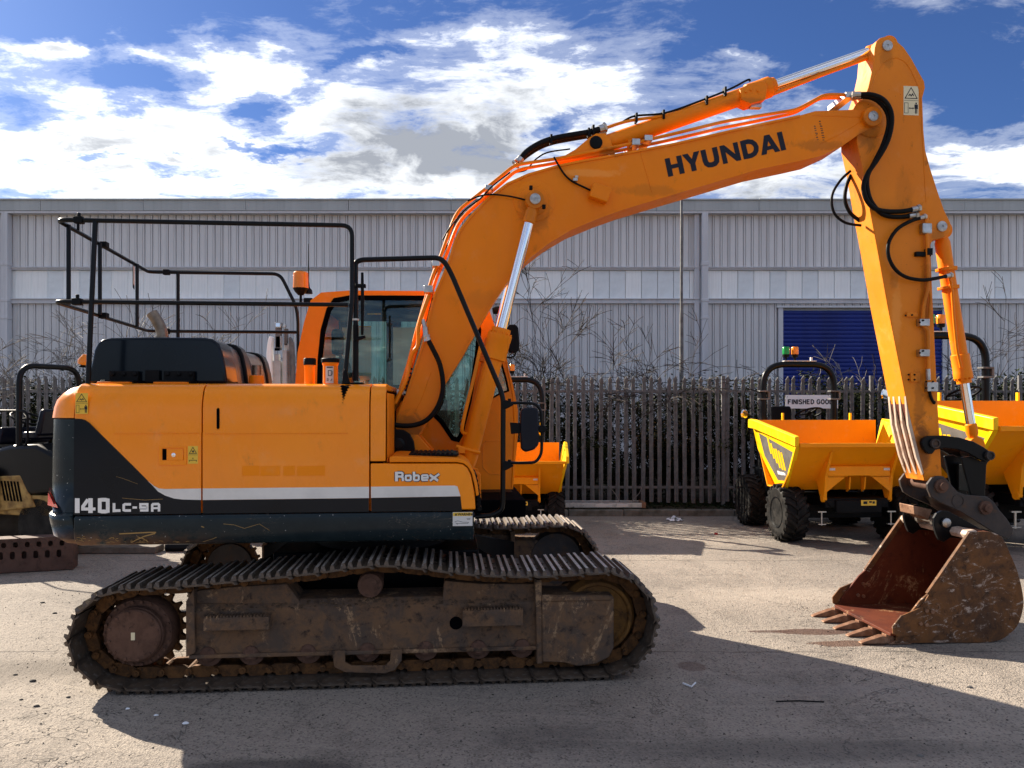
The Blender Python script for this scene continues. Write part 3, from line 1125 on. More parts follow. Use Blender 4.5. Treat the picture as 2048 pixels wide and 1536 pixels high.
def leaves(m, rng, centres, n, spread, size, mi=0, flat=.6):
    vs, fs = [], []
    for i in range(n):
        c = rng.choice(centres)
        p = c + Vector((rng.gauss(0, spread), rng.gauss(0, spread), rng.gauss(0, spread * flat)))
        a = Vector((rng.gauss(0, 1), rng.gauss(0, 1), rng.gauss(0, .6))).normalized()
        b = a.orthogonal().normalized()
        b = (Matrix.Rotation(rng.uniform(0, 6.28), 3, a) @ b)
        s_ = size * rng.uniform(.6, 1.5)
        o = len(vs)
        vs += [p - a * s_, p + b * s_ * .42, p + a * s_, p - b * s_ * .42]
        fs.append((o, o + 1, o + 2, o + 3))
    m.add(vs, fs, mi)


def bare_tree(name, label, px, D, h, seed, stems=1, mat='bark_dark', spread=.5, droop=.15, r=.022, depth=4, twig=None, group=None, kids=(3, 4), lean=0.0):
    rng = random.Random(seed)
    root = thing(name, label, 'tree', (W(px, 800, D).x, D, .08), group=group)
    m = MB()
    for s_ in range(stems):
        a = rng.uniform(0, 6.28)
        d = Vector((math.cos(a) * spread * rng.random() + lean, math.sin(a) * spread * .5 * rng.random(), 1))
        grow(m, rng, Vector((rng.uniform(-.06, .06) * stems, rng.uniform(-.05, .05), 0)), d, h * .72 * rng.uniform(.8, 1.05), r * rng.uniform(.6, 1.1), depth, 5, droop, kids=kids)
    m.build('branches', mat, root, smooth=60, recalc=False)
    return root


TG = 'bare saplings behind the fence'
bare_tree('bare_tree', 'bare twiggy sapling standing just right of the excavator cab behind the fence', 1085, 14.6, 3.9, 21, 3, spread=.35, depth=4, group=TG)
bare_tree('bare_tree', 'thin arching bare sapling with pale bark between the cab and the lamp pole', 1140, 15.0, 3.1, 22, 3, 'bark_pale', spread=1.0, depth=3, group=TG, lean=.25)
bare_tree('bare_tree', 'wide many-stemmed bare bush left of the lamp pole', 1268, 14.8, 3.5, 25, 6, spread=1.0, depth=4, droop=.3, group=TG)
bare_tree('bare_tree', 'small forked bare shrub left of the rollbar with green and orange beacons', 1488, 14.7, 3.0, 31, 3, spread=.6, depth=2, group=TG)
bare_tree('bare_tree', 'thin bare shrub in front of the blue shutter door', 1700, 15.1, 2.9, 37, 4, 'bark_pale', spread=.8, depth=3, group=TG)
bare_tree('bare_tree', 'tangled bare purple-brown bush beside the dipper arm in front of the shutter', 1765, 14.4, 2.8, 39, 7, spread=1.2, depth=3, group=TG)
bare_tree('bare_tree', 'tall bare tree behind the fence right of the dipper arm', 1942, 14.7, 3.9, 42, 3, spread=.5, depth=4, droop=.35, group=TG)
bare_tree('bare_tree', 'bare shrub at the right end of the fence', 2040, 15.0, 2.9, 47, 4, spread=.9, depth=3, group=TG)
bare_tree('bare_tree', 'pale bare bush at the far left end of the fence', 15, 14.4, 3.3, 51, 6, 'bark_pale', spread=1.1, depth=4, droop=.2, group=TG)
bare_tree('bare_tree', 'pale twiggy bush above the road roller rollbar', 80, 14.9, 3.4, 52, 6, 'bark_pale', spread=1.1, depth=4, droop=.2, group=TG)
bare_tree('bare_tree', 'leaning pale bare branches seen through the guard rail above the bonnet', 330, 14.8, 3.9, 57, 4, 'bark_pale', spread=.8, depth=3, group=TG, lean=-.2)
bare_tree('bare_tree', 'pale branching sapling right of the exhaust pipe behind the guard rail', 365, 15.3, 3.5, 58, 3, 'bark_pale', spread=.8, depth=4, group=TG, lean=.2)
bare_tree('bare_tree', 'low twiggy shrub between the bonnet and the cab behind the fence', 525, 14.8, 2.7, 59, 5, 'bark_pale', spread=.7, depth=3, group=TG)
bare_tree('bare_tree', 'single bare treetop showing above the warehouse roof at far left', 66, 48, 15.3, 60, 2, spread=.15, depth=3, r=.12)


def evergreen(label, px, D, h, wd, seed, n=2600, mat='leaf_dark', mat2='leaf_mid'):
    rng = random.Random(seed)
    root = thing('evergreen_shrub', label, 'shrub', (W(px, 800, D).x, D, .08), group='evergreen shrubs behind the fence')
    m = MB()
    ends = []
    for s_ in range(5):
        a = rng.uniform(0, 6.28)
        grow(m, rng, Vector((rng.uniform(-.2, .2) * wd, rng.uniform(-.1, .1), 0)), Vector((math.cos(a) * .35 * wd, math.sin(a) * .25, 1)), h * .60 * rng.uniform(.7, 1.0), .02, 3, 4, .05, kids=(3, 4), ends=ends)
    m.build('branches', 'bark_dark', root, smooth=60, recalc=False)
    f = MB()
    leaves(f, rng, ends, n * 4, .085, .024)
    f2 = MB()
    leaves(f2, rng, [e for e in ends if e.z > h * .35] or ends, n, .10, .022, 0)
    f.build('foliage', mat, root, smooth=0, recalc=False)
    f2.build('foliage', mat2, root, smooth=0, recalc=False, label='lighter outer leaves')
    return root


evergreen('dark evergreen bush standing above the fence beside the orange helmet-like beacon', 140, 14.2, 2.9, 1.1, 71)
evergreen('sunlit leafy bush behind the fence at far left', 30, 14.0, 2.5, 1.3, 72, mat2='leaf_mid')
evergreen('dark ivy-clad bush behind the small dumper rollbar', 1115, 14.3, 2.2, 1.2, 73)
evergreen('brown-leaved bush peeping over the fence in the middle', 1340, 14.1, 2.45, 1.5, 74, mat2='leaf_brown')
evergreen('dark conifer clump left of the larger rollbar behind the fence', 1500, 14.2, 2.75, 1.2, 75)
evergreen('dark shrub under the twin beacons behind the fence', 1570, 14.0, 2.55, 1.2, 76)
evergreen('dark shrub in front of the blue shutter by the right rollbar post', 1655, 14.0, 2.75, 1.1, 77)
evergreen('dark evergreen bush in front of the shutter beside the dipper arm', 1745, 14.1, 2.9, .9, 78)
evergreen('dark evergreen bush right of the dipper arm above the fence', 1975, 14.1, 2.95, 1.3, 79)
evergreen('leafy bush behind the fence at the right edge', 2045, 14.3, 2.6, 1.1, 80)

rng = random.Random(99)
hd = MB()
cs = []
for i in range(420):
    xx = rng.uniform(-10.5, 10.5)
    top = 2.05 + .35 * mnoise.noise(Vector((xx * .8, 3.3, 0)))
    cs.append(Vector((xx, rng.uniform(13.75, 14.6), rng.uniform(.2, top))))
leaves(hd, rng, cs, 90000, .17, .034, 0, .9)
for i in range(260):
    c = cs[i]
    hd.tube([(c.x, c.y, .05), (c.x + rng.uniform(-.3, .3), c.y, .6), (c.x + rng.uniform(-.5, .5), c.y - .1, 1.4), (c.x + rng.uniform(-.6, .6), c.y, 2.1)], [.012, .01, .008, .004], 3, 1, caps=False)
tag(hd.build('ivy_hedge', ['leaf_dark', 'bark_dark'], smooth=0, recalc=False), 'dense dark ivy and bramble hedge growing along behind the palisade fence', 'hedge', kind='stuff')
gr = MB()
cs = [Vector((rng.uniform(-10, 10), rng.uniform(12.9, 13.6), .12)) for i in range(500)]
leaves(gr, rng, cs, 9000, .08, .03, 0, .35)
tag(gr.build('verge_weeds', 'leaf_dark', smooth=0, recalc=False), 'low weeds and dead leaves on the verge at the foot of the fence', 'weeds', kind='stuff')

# dead branches leaning on the fence foot
for (a, b, lab) in (((1215, 968), (1240, 1004), 'dead thin branch leaning on the fence above the ladder'), ((1287, 965), (1264, 1002), 'second dead branch leaning rightwards by the ladder end')):
    m = MB()
    pa, pb = W(a[0], a[1], 13.15), W(b[0], b[1], 13.0)
    m.tube([pa, (pa + pb) / 2 + Vector((.03, 0, -.02)), pb], [.004, .006, .007], 5)
    tag(m.build('dead_branch', 'bark_pale'), lab, 'branch')

# aluminium ladder lying on the kerb
ld = thing('ladder', 'aluminium ladder lying on its side along the kerb by the fence', 'ladder', (W(1130, 1010, 12.9).x, 12.85, .11))
LL = (1289 - 1130) * 12.9 / F
lr = MB().box(0, LL, -.03, .0, .02, .10).box(0, LL, -.026, -.004, .02, .10)
MB().box(0, LL, -.03, .0, .02, .10).build('side_rail', 'bare_steel', ld, bevel=.004)
MB().box(0, LL, .30, .33, .02, .10).build('side_rail', 'bare_steel', ld, bevel=.004)
q = .15
rgm = MB().cyl((0, 0, .06), (0, .30, .06), .014, seg=8).mesh('rung', 'bare_steel')
while q < LL:
    o = link(rgm, 'rung', ld); o.location = (q, 0, 0)
    q += .25
MB().box(LL - .06, LL + .01, -.035, .335, .015, .105).build('end_cap', 'tooth_rust', ld, bevel=.004)
MB().box(.5, .78, -.0325, -.0305, .035, .085).box(.86, 1.05, -.0325, -.0305, .035, .085).build('label_sticker', 'white_plate', ld)

# litter
m = MB()
c0 = W(1350, 1034, 12.3)
rr = random.Random(4)
vs, fs = [], []
n = 9
for j in range(n):
    for i in range(n):
        vs.append((c0.x + (i - n / 2) * .03 + rr.uniform(-.012, .012), c0.y + (j - n / 2) * .035, .006 + .05 * abs(mnoise.noise(Vector((i * .6, j * .6, 2)))) + (.03 if 3 < i < 6 and j > 3 else 0)))
fs = [(j * n + i, j * n + i + 1, (j + 1) * n + i + 1, (j + 1) * n + i) for j in range(n - 1) for i in range(n - 1) if (i + j) % 7]
m.add(vs, fs)
tag(m.build('crumpled_paper', 'litter_white', smooth=0), 'crumpled white paper litter on the yard before the fence', 'litter')
m = MB()
c0 = W(1432, 1070, 10.9)
m.lathe([(0, .03), (.012, .022), (.02, .03)], (c0.x, c0.y, .002), (.1, 0, 1), 7)
tag(m.build('bottle_cap', 'litter_red'), 'small red plastic scrap on the yard before the fence', 'litter')


def gp(px, py):
    D = CAMH * F / (py - HY)
    return Vector(((px - CX) * D / F, D, 0))


m = MB()
a, b_, c_ = gp(1366, 1370), gp(1383, 1377), gp(1391, 1369)
for q in (a, b_, c_):
    q.z = .012
m.tube([a, b_, c_], .006, 5)
tag(m.build('bent_wire', 'litter_white'), 'bent pale strip of plastic lying on the tarmac', 'litter')
m = MB()
a, b_ = gp(1552, 1404), gp(1648, 1405)
a.z = b_.z = .004
m.tube([a, (a + b_) / 2 + Vector((0, .01, .002)), b_], .004, 5)
tag(m.build('dark_rod', 'black_satin'), 'thin dark rod lying on the tarmac in front', 'rod')

# loose stones and grit
rr = random.Random(17)
for k, (px, py, s_, mt) in enumerate([(65, 1363, .022, 'stone_dark'), (73, 1413, .018, 'stone_dark'), (31, 1350, .014, 'stone_dark'), (110, 1227, .02, 'stone_dark'),
                                      (137, 1395, .014, 'stone_dark'), (85, 1206, .02, 'stone_dark'), (42, 1400, .012, 'stone_dark'), (255, 1418, .013, 'litter_white'),
                                      (312, 1431, .013, 'litter_white'), (371, 1447, .018, 'litter_white'), (1840, 1512, .018, 'drum_grey'), (1940, 1375, .018, 'drum_grey')]):
    m = MB()
    c0 = gp(px, py)
    rings = []
    for j in range(4):
        ph = j / 3 * math.pi / 2
        rings.append([(c0.x + math.cos(th) * s_ * math.cos(ph * .92) * (1 + .3 * math.sin(3 * th + k)), c0.y + math.sin(th) * s_ * .8 * math.cos(ph * .92), .001 + s_ * .55 * math.sin(ph)) for th in [i * 2 * math.pi / 8 for i in range(8)]])
    m.loft(rings)
    desc = {'stone_dark': 'small dark stone', 'litter_white': 'small white flake', 'drum_grey': 'small grey pebble'}[mt]
    where = ['left of the sprocket', 'at the lower left', 'near the left frame edge', 'left behind the track end', 'below left of the track end', 'up left on the sunlit yard', 'at the lower left edge',
             'in the shade under the track end', 'in the shade right of the track end', 'furthest right in the shade below the sprocket', 'at the bottom right', 'on the sunlit strip at right'][k]
    tag(m.build('stone', mt), desc + ' lying ' + where, 'stone')
gt = MB()
for i in range(2600):
    D = rr.uniform(3.6, 9)
    xx = rr.uniform(-.75, .75) * D
    s_ = rr.choice((.003, .004, .005, .007)) * rr.uniform(.7, 1.3)
    th = rr.uniform(0, 6.28)
    pts = [(xx + math.cos(th + k * 2.1) * s_ * rr.uniform(.8, 1.3), D + math.sin(th + k * 2.1) * s_, 0) for k in range(3)]
    gt.add(pts + [(xx, D, s_ * .9)], [(0, 1, 3), (1, 2, 3), (2, 0, 3)])
tag(gt.build('grit', 'stone_dark', smooth=0, recalc=False), 'scattered fine grit and gravel on the yard surface', 'grit', kind='stuff')
# ================================================================== EXCAVATOR
from mathutils.geometry import tessellate_polygon
def PL(pts, v):
    return [(L(x, y, v).x, L(x, y, v).z) for x, y in pts]


def mpp(px, py, v):
    """metres per pixel there"""
    return (L(px + 1, py, v) - L(px, py, v)).length


def plate_holes(m, outer, holes, v0, v1, mi=0):
    loops = [outer] + list(holes)
    polys = [[Vector((p[0], p[1], 0)) for p in lp] for lp in loops]
    tris = tessellate_polygon(polys)
    flat = [p for lp in loops for p in lp]
    n = len(flat)
    vs = [(p[0], v0, p[1]) for p in flat] + [(p[0], v1, p[1]) for p in flat]
    fs = [tuple(t) for t in tris] + [tuple(i + n for i in reversed(t)) for t in tris]
    o = 0
    for lp in loops:
        k = len(lp)
        fs += [(o + i, o + (i + 1) % k, o + (i + 1) % k + n, o + i + n) for i in range(k)]
        o += k
    m.add(vs, fs, mi)


def circ(cx, cz, r, n=16, a0=0.0):
    return [(cx + r * math.cos(a0 + 2 * math.pi * i / n), cz + r * math.sin(a0 + 2 * math.pi * i / n)) for i in range(n)]


ZS_BOT = L(500, 1089, -1.17).z
skirt_mat()
ex = thing('excavator', 'large orange tracked excavator with arched boom and rusty bucket filling the yard', 'excavator', O_, YAW)

# ---------------------------------------------------------------- running gear
SP_u, ID_u = L(268, 1268, -1.2).x, L(1198, 1230, -1.15).x
ZB = .026
top_px = [(1150, 1149), (1060, 1153), (960, 1150), (900, 1144), (830, 1135), (765, 1130), (712, 1134), (606, 1149), (500, 1159), (420, 1167), (345, 1174)]
top = [(L(x, y, -1.3).x, L(x, y, -1.3).z) for x, y in top_px]


def loop_path():
    pts = [(SP_u + (ID_u - SP_u) * i / 40, ZB) for i in range(41)]
    zc, rz_, rx_ = (ZB + .722) / 2, (.722 - ZB) / 2, .362
    for i in range(1, 20):
        a = -math.pi / 2 + math.pi * i / 20
        ca, sa = math.cos(a), math.sin(a)
        pts.append((ID_u + rx_ * abs(ca) ** .92, zc + rz_ * sa))
    pts.append((ID_u, .722))
    cm = catmull([Vector((p[0], p[1], 0)) for p in [(ID_u, .722)] + top + [(SP_u, .668)]], 5)
    pts += [(p.x, p.y) for p in cm[1:]]
    zc, rz_, rx_ = (ZB + .668) / 2, (.668 - ZB) / 2, .368
    for i in range(1, 20):
        a = math.pi / 2 + math.pi * i / 20
        ca, sa = math.cos(a), math.sin(a)
        pts.append((SP_u - rx_ * abs(ca) ** .92, zc + rz_ * sa))
    return [Vector((p[0], 0, p[1])) for p in pts]


lp_ = loop_path()
per = sum((lp_[(i + 1) % len(lp_)] - lp_[i]).length for i in range(len(lp_)))
NSH = round(per / .1715)
pitch = per / NSH


def at_s(s_):
    s_ %= per
    i = 0
    while True:
        d = (lp_[(i + 1) % len(lp_)] - lp_[i]).length
        if s_ <= d:
            return lp_[i].lerp(lp_[(i + 1) % len(lp_)], s_ / d)
        s_ -= d
        i = (i + 1) % len(lp_)


def shoe_mesh():
    m = MB()
    hl = pitch / 2 + .006
    n_ = .297
    # curved plate: leading lip laps over the next plate
    prof = [(-hl + .004, -.020), (-hl + .012, -.006), (-hl + .026, 0), (hl - .020, 0), (hl - .004, .006), (hl, .004), (hl - .006, -.008), (hl - .022, -.012), (-hl + .022, -.012), (-hl, -.026)]
    k = len(prof)
    ch = .022
    rings = []
    for y, sh in ((-n_, .8), (-n_ + ch, 1), (n_ - ch, 1), (n_, .8)):
        rings.append([(p[0] * (sh if abs(p[0]) > .05 else 1), y, p[1]) for p in prof])
    m.loft(rings)
    for gx_, gw, gh in ((-hl + .026, .014, .028), (.004, .011, .028), (hl - .030, .013, .030)):
        m.loft([[(gx_ - gw - .006, y0, -.002), (gx_ - gw + .003, y1, gh), (gx_ + gw - .003, y1, gh), (gx_ + gw + .006, y0, -.002)] for y0, y1 in ((-n_ + .003, -n_ + .022), (n_ - .003, n_ - .022))])
        m.add([(gx_ - gw + .004, -n_ + .023, gh + .0006), (gx_ + gw - .004, -n_ + .023, gh + .0006), (gx_ + gw - .004, n_ - .023, gh + .0006), (gx_ - gw + .004, n_ - .023, gh + .0006)], [(0, 1, 2, 3)], 1)
    for bx in (-.02, .035):
        for by in (-.075, .075):
            m.lathe([(0, .014), (.010, .013)], (bx, by, 0), (0, 0, 1), 6)
    return m.mesh('track_shoe', ['track_steel', 'grouser_worn'], smooth=30)


def link_pts(T, N, P, off):
    return P + T * off[0] + N * off[1]


shm = shoe_mesh()
rt = random.Random(8)


def make_track(vc, side):
    near = side < 0
    ch = MB()
    shoes = []
    for i in range(NSH):
        s0 = i * pitch + (.05 if near else .02)
        p0, p1 = at_s(s0 - pitch / 2), at_s(s0 + pitch / 2)
        T = (p1 - p0).normalized()
        N = Vector((T.z, 0, -T.x))
        P = (p0 + p1) / 2
        shoes.append((P, T, N))
        for y in (-.085, .085):
            out = [(-.088, -.055), (-.075, -.078), (-.05, -.088), (.05, -.088), (.075, -.078), (.088, -.055), (.080, -.035), (.052, -.028), (.046, -.013), (-.046, -.013), (-.052, -.03), (-.080, -.035)]
            jj = .012 if (i % 2) else -.0
            pts = [link_pts(T, N, P, (a, b)) for a, b in out]
            vs = [(q.x, vc + y - .016, q.z) for q in pts] + [(q.x, vc + y + .016, q.z) for q in pts]
            n = len(out)
            ch.add(vs, [tuple(range(n)), tuple(reversed(range(n, 2 * n)))] + [(k, k + n, (k + 1) % n + n, (k + 1) % n) for k in range(n)])
        J = link_pts(T, N, P, (pitch / 2, -.055))
        ch.cyl((J.x, vc - .125, J.z), (J.x, vc + .125, J.z), .024, seg=10)
        ch.cyl((J.x, vc - .132, J.z), (J.x, vc - .11, J.z), .012, seg=8)
    chain = ch.build('track_chain', 'track_chain_rust', ex, smooth=30, label='near rusty track chain' if near else 'far rusty track chain')
    for P, T, N in shoes:
        o = link(shm, 'track_shoe', chain, bevel=0)
        M = Matrix(((T.x, 0, N.x, P.x), (0, -1, 0, vc + rt.uniform(-.003, .003)), (T.z, 0, N.z, P.z), (0, 0, 0, 1)))
        M[1][3] = vc + rt.uniform(-.003, .003)
        o.matrix_local = M @ Matrix.Rotation(rt.uniform(-.02, .02), 4, 'Y')
    # frame ------------------------------------------------------
    s = -side                      # +1 : points from outer face inward

    def V(v):                      # v measured for near track; mirror for the far one
        return v if near else -v
    m = MB()
    zb, zt = L(700, 1301, -1.15).z, L(700, 1213, -1.15).z
    u0, u1 = L(380, 1250, -1.15).x, L(1080, 1250, -1.15).x
    sec = [(-1.15, zb), (-1.15, zt), (-1.10, zt + .045), (-.90, zt + .06), (-.84, zt), (-.84, zb)]
    m.prismx([(V(a), b) for a, b in sec], u0, u1)
    m.prismx([(V(a), b) for a, b in [(-1.178, zb - .022), (-1.178, zb + .004), (-.83, zb + .004), (-.83, zb - .022)]], u0, u1)
    pl = PL([(372, 1203), (378, 1193), (388, 1178), (391, 1306), (372, 1314)], -1.18)
    m.prism(pl, V(-1.185), V(-.84))
    m.prism(PL([(388, 1205), (392, 1180), (470, 1172), (575, 1166), (598, 1197), (604, 1206)], -1.1), V(-1.125), V(-.9))
    m.prism(PL([(884, 1206), (889, 1160), (960, 1166), (1075, 1166), (1078, 1206)], -1.1), V(-1.125), V(-.9))
    m.prism(PL([(1070, 1160), (1083, 1160), (1085, 1326), (1074, 1328)], -1.18), V(-1.19), V(-.84))
    fr = m.build('track_frame', 'frame_rust', ex, bevel=.006, label='near rusty track frame' if near else 'far rusty track frame')
    m = MB()
    m.prism(PL([(1084, 1190), (1224, 1190), (1228, 1196), (1228, 1296), (1218, 1315), (1192, 1328), (1155, 1333), (1130, 1326), (1085, 1324)], -1.2), V(-1.20), V(-.92))
    m.box(*sorted((L(1084, 1200, -1.2).x, L(1222, 1200, -1.2).x)), *sorted((V(-1.21), V(-1.19))), L(1100, 1203, -1.2).z, L(1100, 1192, -1.2).z)
    m.build('idler_guard', 'frame_rust', fr, bevel=.008)
    # steps with serrated top
    for (xa, ya, xb, yb) in ((410, 1234, 540, 1256), (925, 1219, 1045, 1248)):
        a, b = L(xa, ya, -1.2), L(xb, yb, -1.2)
        m = MB().box(a.x, b.x, *sorted((V(-1.235), V(-1.15))), b.z, a.z)
        k = a.x + .012
        while k < b.x - .02:
            m.prism([(k, a.z - .001), (k + .008, a.z + .016), (k + .018, a.z - .001)], *sorted((V(-1.232), V(-1.17))))
            k += .021
        m.build('step', 'frame_rust', fr, bevel=.003)
    c = L(912, 1246, -1.15)
    MB().cyl((c.x, V(-1.153), c.z), (c.x, V(-1.149), c.z), .043, seg=20).build('lightening_hole', 'dark_void', fr)  # flat black disc; the dark inside of the hole is only coloured on
    # bottom rollers
    for px_ in (420.6, 506, 619, 736.5, 851.5, 956, 1043):
        c = L(px_, 1309, -1.1)
        cz = .202
        m = MB().lathe([(0, .06), (.008, .084), (.05, .086), (.055, .074), (.23, .074), (.235, .086), (.275, .084), (.285, .06)], (c.x, V(-1.14), cz), (0, s if near else -1, 0), 24)
        m.lathe([(0, .03), (.012, .048), (.03, .052), (.05, .052)], (c.x, V(-1.175), cz), (0, 1 if near else -1, 0), 16)
        m.box(c.x - .055, c.x + .055, *sorted((V(-1.165), V(-1.13))), cz + .01, zb)
        m.build('track_roller', 'hub_rust', fr, smooth=30)
    # carrier roller
    c = L(740, 1171, -1.15)
    m = MB().lathe([(0, .055), (.004, .078), (.03, .084), (.09, .084), (.10, .07), (.3, .07)], (c.x, V(-1.16), c.z), (0, 1 if near else -1, 0), 28)
    m.lathe([(0, .02), (.01, .055), (.02, .06)], (c.x, V(-1.172), c.z), (0, 1 if near else -1, 0), 20)
    m.build('carrier_roller', 'hub_rust', fr, smooth=30)
    m = MB().box(c.x - .04, c.x + .04, *sorted((V(-1.05), V(-.95))), zt, c.z)
    m.build('roller_bracket', 'frame_rust', fr)
    # track guide
    o1 = PL([(664, 1302), (690, 1302), (690, 1325), (703, 1332), (770, 1332), (780, 1322), (782, 1300), (804, 1299), (803, 1322), (790, 1340), (770, 1347), (690, 1345), (668, 1334)], -1.2)
    MB().prism(o1, V(-1.2), V(-1.18)).build('track_guide', 'frame_rust', fr, bevel=.003)
    # idler
    iz = .376
    m = MB().lathe([(0, .07), (.01, .16), (.02, .205), (.0, .215), (.0, .235), (.03, .25), (.05, .262), (.15, .262), (.17, .25), (.2, .235), (.2, .2)], (ID_u, V(-1.115), iz), (0, 1 if near else -1, 0), 44)
    m.build('idler_wheel', 'idler_rust' if near else 'hitch_steel', fr, smooth=30)  # far wheel in darker steel; shade under the body is in its colour
    # sprocket with teeth + final drive
    sz = .349
    st = []
    NT_ = 21
    for i in range(NT_):
        a = 2 * math.pi * i / NT_
        for da, rr_ in ((-.42, .232), (-.30, .236), (-.13, .272), (.13, .272), (.30, .236)):
            an = a + da * 2 * math.pi / NT_
            st.append((SP_u + rr_ * math.cos(an), sz + rr_ * math.sin(an)))
    m = MB().prism(st, V(-1.02), V(-.975))
    m.build('sprocket', 'track_chain_rust', fr, bevel=.003, smooth=30)
    d_ = 1 if near else -1
    m = MB().lathe([(0, .02), (.0, .158), (.008, .168), (.03, .17), (.034, .175), (.07, .178), (.075, .212), (.11, .225), (.19, .228), (.26, .2)], (SP_u, V(-1.215), sz), (0, d_, 0), 44)
    for i in range(12):
        a = 2 * math.pi * i / 12 + .2
        m.lathe([(0, .011), (.008, .0105)], (SP_u + .150 * math.cos(a), V(-1.223), sz + .150 * math.sin(a)), (0, d_, 0), 6)
    for i in range(22):
        a = 2 * math.pi * i / 22
        m.lathe([(0, .011), (.012, .010)], (SP_u + .200 * math.cos(a), V(-1.157), sz + .200 * math.sin(a)), (0, d_, 0), 6)
    hub = m.build('drive_hub', 'hub_rust' if near else 'hitch_steel', fr, smooth=30)  # far hub darkened likewise, standing in for shade under the body
    m = MB().box(SP_u - .012, SP_u + .012, *sorted((V(-1.218), V(-1.2155))), sz - .024, sz + .024)
    m.build('data_plate', 'sticker_cream', hub)


make_track(-1.0, -1)
make_track(1.0, 1)

mud = MB()
rm = random.Random(12)
zf = L(700, 1213, -1.15).z
for i in range(260):
    uu = rm.uniform(L(392, 0, -1.1).x, L(1070, 0, -1.1).x)
    vv = rm.uniform(-1.16, -1.10)
    zz = zf + (vv + 1.15) * .9 - .002
    s_ = rm.uniform(.006, .018)
    mud.loft([[(uu + math.cos(a) * s_ * rm.uniform(.7, 1.3), vv + math.sin(a) * s_ * .6, zz) for a in (0, 1.26, 2.5, 3.8, 5.0)], [(uu + math.cos(a) * s_ * .5, vv + math.sin(a) * s_ * .3, zz + s_ * .6) for a in (0, 1.26, 2.5, 3.8, 5.0)]])
for (xa, ya, xb) in ((412, 1233, 538), (927, 1218, 1043)):
    a_, b_ = L(xa, ya, -1.2), L(xb, ya, -1.2)
    for i in range(50):
        uu, vv, zz, s_ = rm.uniform(a_.x, b_.x), rm.uniform(-1.225, -1.17), a_.z, rm.uniform(.005, .014)
        mud.loft([[(uu + math.cos(a) * s_, vv + math.sin(a) * s_ * .6, zz) for a in (0, 1.26, 2.5, 3.8, 5.0)], [(uu + math.cos(a) * s_ * .5, vv + math.sin(a) * s_ * .3, zz + s_ * .7) for a in (0, 1.26, 2.5, 3.8, 5.0)]])
pbr('dry_mud', (.11, .075, .05), .95, spec=.05, var=.5, vs=30, bs=90, bstr=.6)
mud.build('caked_mud', 'dry_mud', ex, smooth=0)['kind'] = 'stuff'

# chassis between the tracks + slew ring
m = MB()
m.box(-.75, .75, -.55, .55, .36, .74)
for sx in (-1, 1):
    for sy in (-1, 1):
        m.loft([[(sx * .5, sy * .5, .40), (sx * .75, sy * .3, .40), (sx * .75, sy * .3, .72), (sx * .5, sy * .5, .72)],
                [(sx * .75, sy * .86, .36), (sx * 1.15, sy * .86, .36), (sx * 1.15, sy * .86, .55), (sx * .75, sy * .86, .55)]])
m.build('centre_frame', 'black_satin', ex, bevel=.01)  # black colour puts shade into the gap under the body
m = MB().lathe([(0, .52), (.09, .52), (.09, .60), (.18, .60), (.18, .56), (.22, .56)], (0, 0, .72), (0, 0, 1), 48)
m.build('slew_ring', 'black_satin', ex)  # coloured black too, to deepen the shade above the chassis

# ---------------------------------------------------------------- upper structure
Z_seam = L(500, 1026.5, -1.2).z
Z_top = L(450, 767.5, -1.08).z
Z_box = L(840, 925, -1.2).z
U_seam = L(147, 900, -1.2).x
U_402 = L(403.5, 900, -1.2).x
U_739 = L(739.5, 900, -1.2).x
U_772 = L(771, 850, -1.2).x
U_948 = L(948, 1040, -1.2).x


def side_profile(z0, z1, out=0.0):
    """panel face, v measured from the centre (near side negative)"""
    H = z1
    return [(-1.2 - out, z0), (-1.2 - out, L(500, 866, -1.2).z), (-1.194 - out, L(500, 863, -1.2).z), (-1.194 - out, H - .165), (-1.188 - out, H - .12),
            (-1.176 - out, H - .085), (-1.160 - out, H - .05), (-1.135 - out, H - .02), (-1.10, H - .005), (-1.05, H), (-1.0, H + .003), (-.96, H + .003)]


def panel(name, u0, u1, z0, z1, mat, near=True, parent=None, bevel=.004):
    pr = side_profile(z0, z1)
    back = [(-.96, z1 - .03), (-1.10, z1 - .045), (-1.155, z1 - .12), (-1.165, z0)]
    sec = pr + back
    if not near:
        sec = [(-a, b) for a, b in sec]
    return MB().prismx(sec, u0, u1).build(name, mat, parent or ex, bevel=bevel, smooth=40)


G = .004
rear_door = panel('rear_side_door', U_seam + G, U_402 - G, Z_seam + G, Z_top, 'orange_panel')
mid_door = panel('middle_side_door', U_402 + G, U_739 - G, Z_seam + G, Z_top, 'orange_panel')
pump = panel('pump_cover', U_739 + G, U_772, Z_box + .01, Z_top, 'orange_panel')
for nm, a, b in (('rear_side_door', U_seam + G, U_402 - G), ('middle_side_door', U_402 + G, U_739 - .9)):
    panel(nm, a, b, Z_seam + G, Z_top, 'orange_panel', near=False)
# dark core and roof deck
m = MB().box(U_seam + .03, U_772 - .02, -1.15, .16, ZS_BOT + .03, Z_top - .05).box(U_seam + .03, U_739 - .9, .16, 1.15, ZS_BOT + .03, Z_top - .05)
m.box(U_seam, U_948 - .03, -1.14, 1.14, ZS_BOT + .02, Z_seam - .02)
m.build('engine_bay', 'dark_void', ex)
m = MB().box(U_seam + .01, U_772 - .002, -1.0, .15, Z_top - .04, Z_top + .001).box(U_seam + .01, U_739 - .9, .152, 1.0, Z_top - .04, Z_top + .001)
m.build('deck_top', 'orange_panel', ex, bevel=.01)
# front face of pump cover, towards the boom
MB().box(U_772 + .002, U_772 + .014, -1.14, -.55, Z_box, Z_top - .06).build('pump_cover_front', 'orange_paint', ex, bevel=.004)

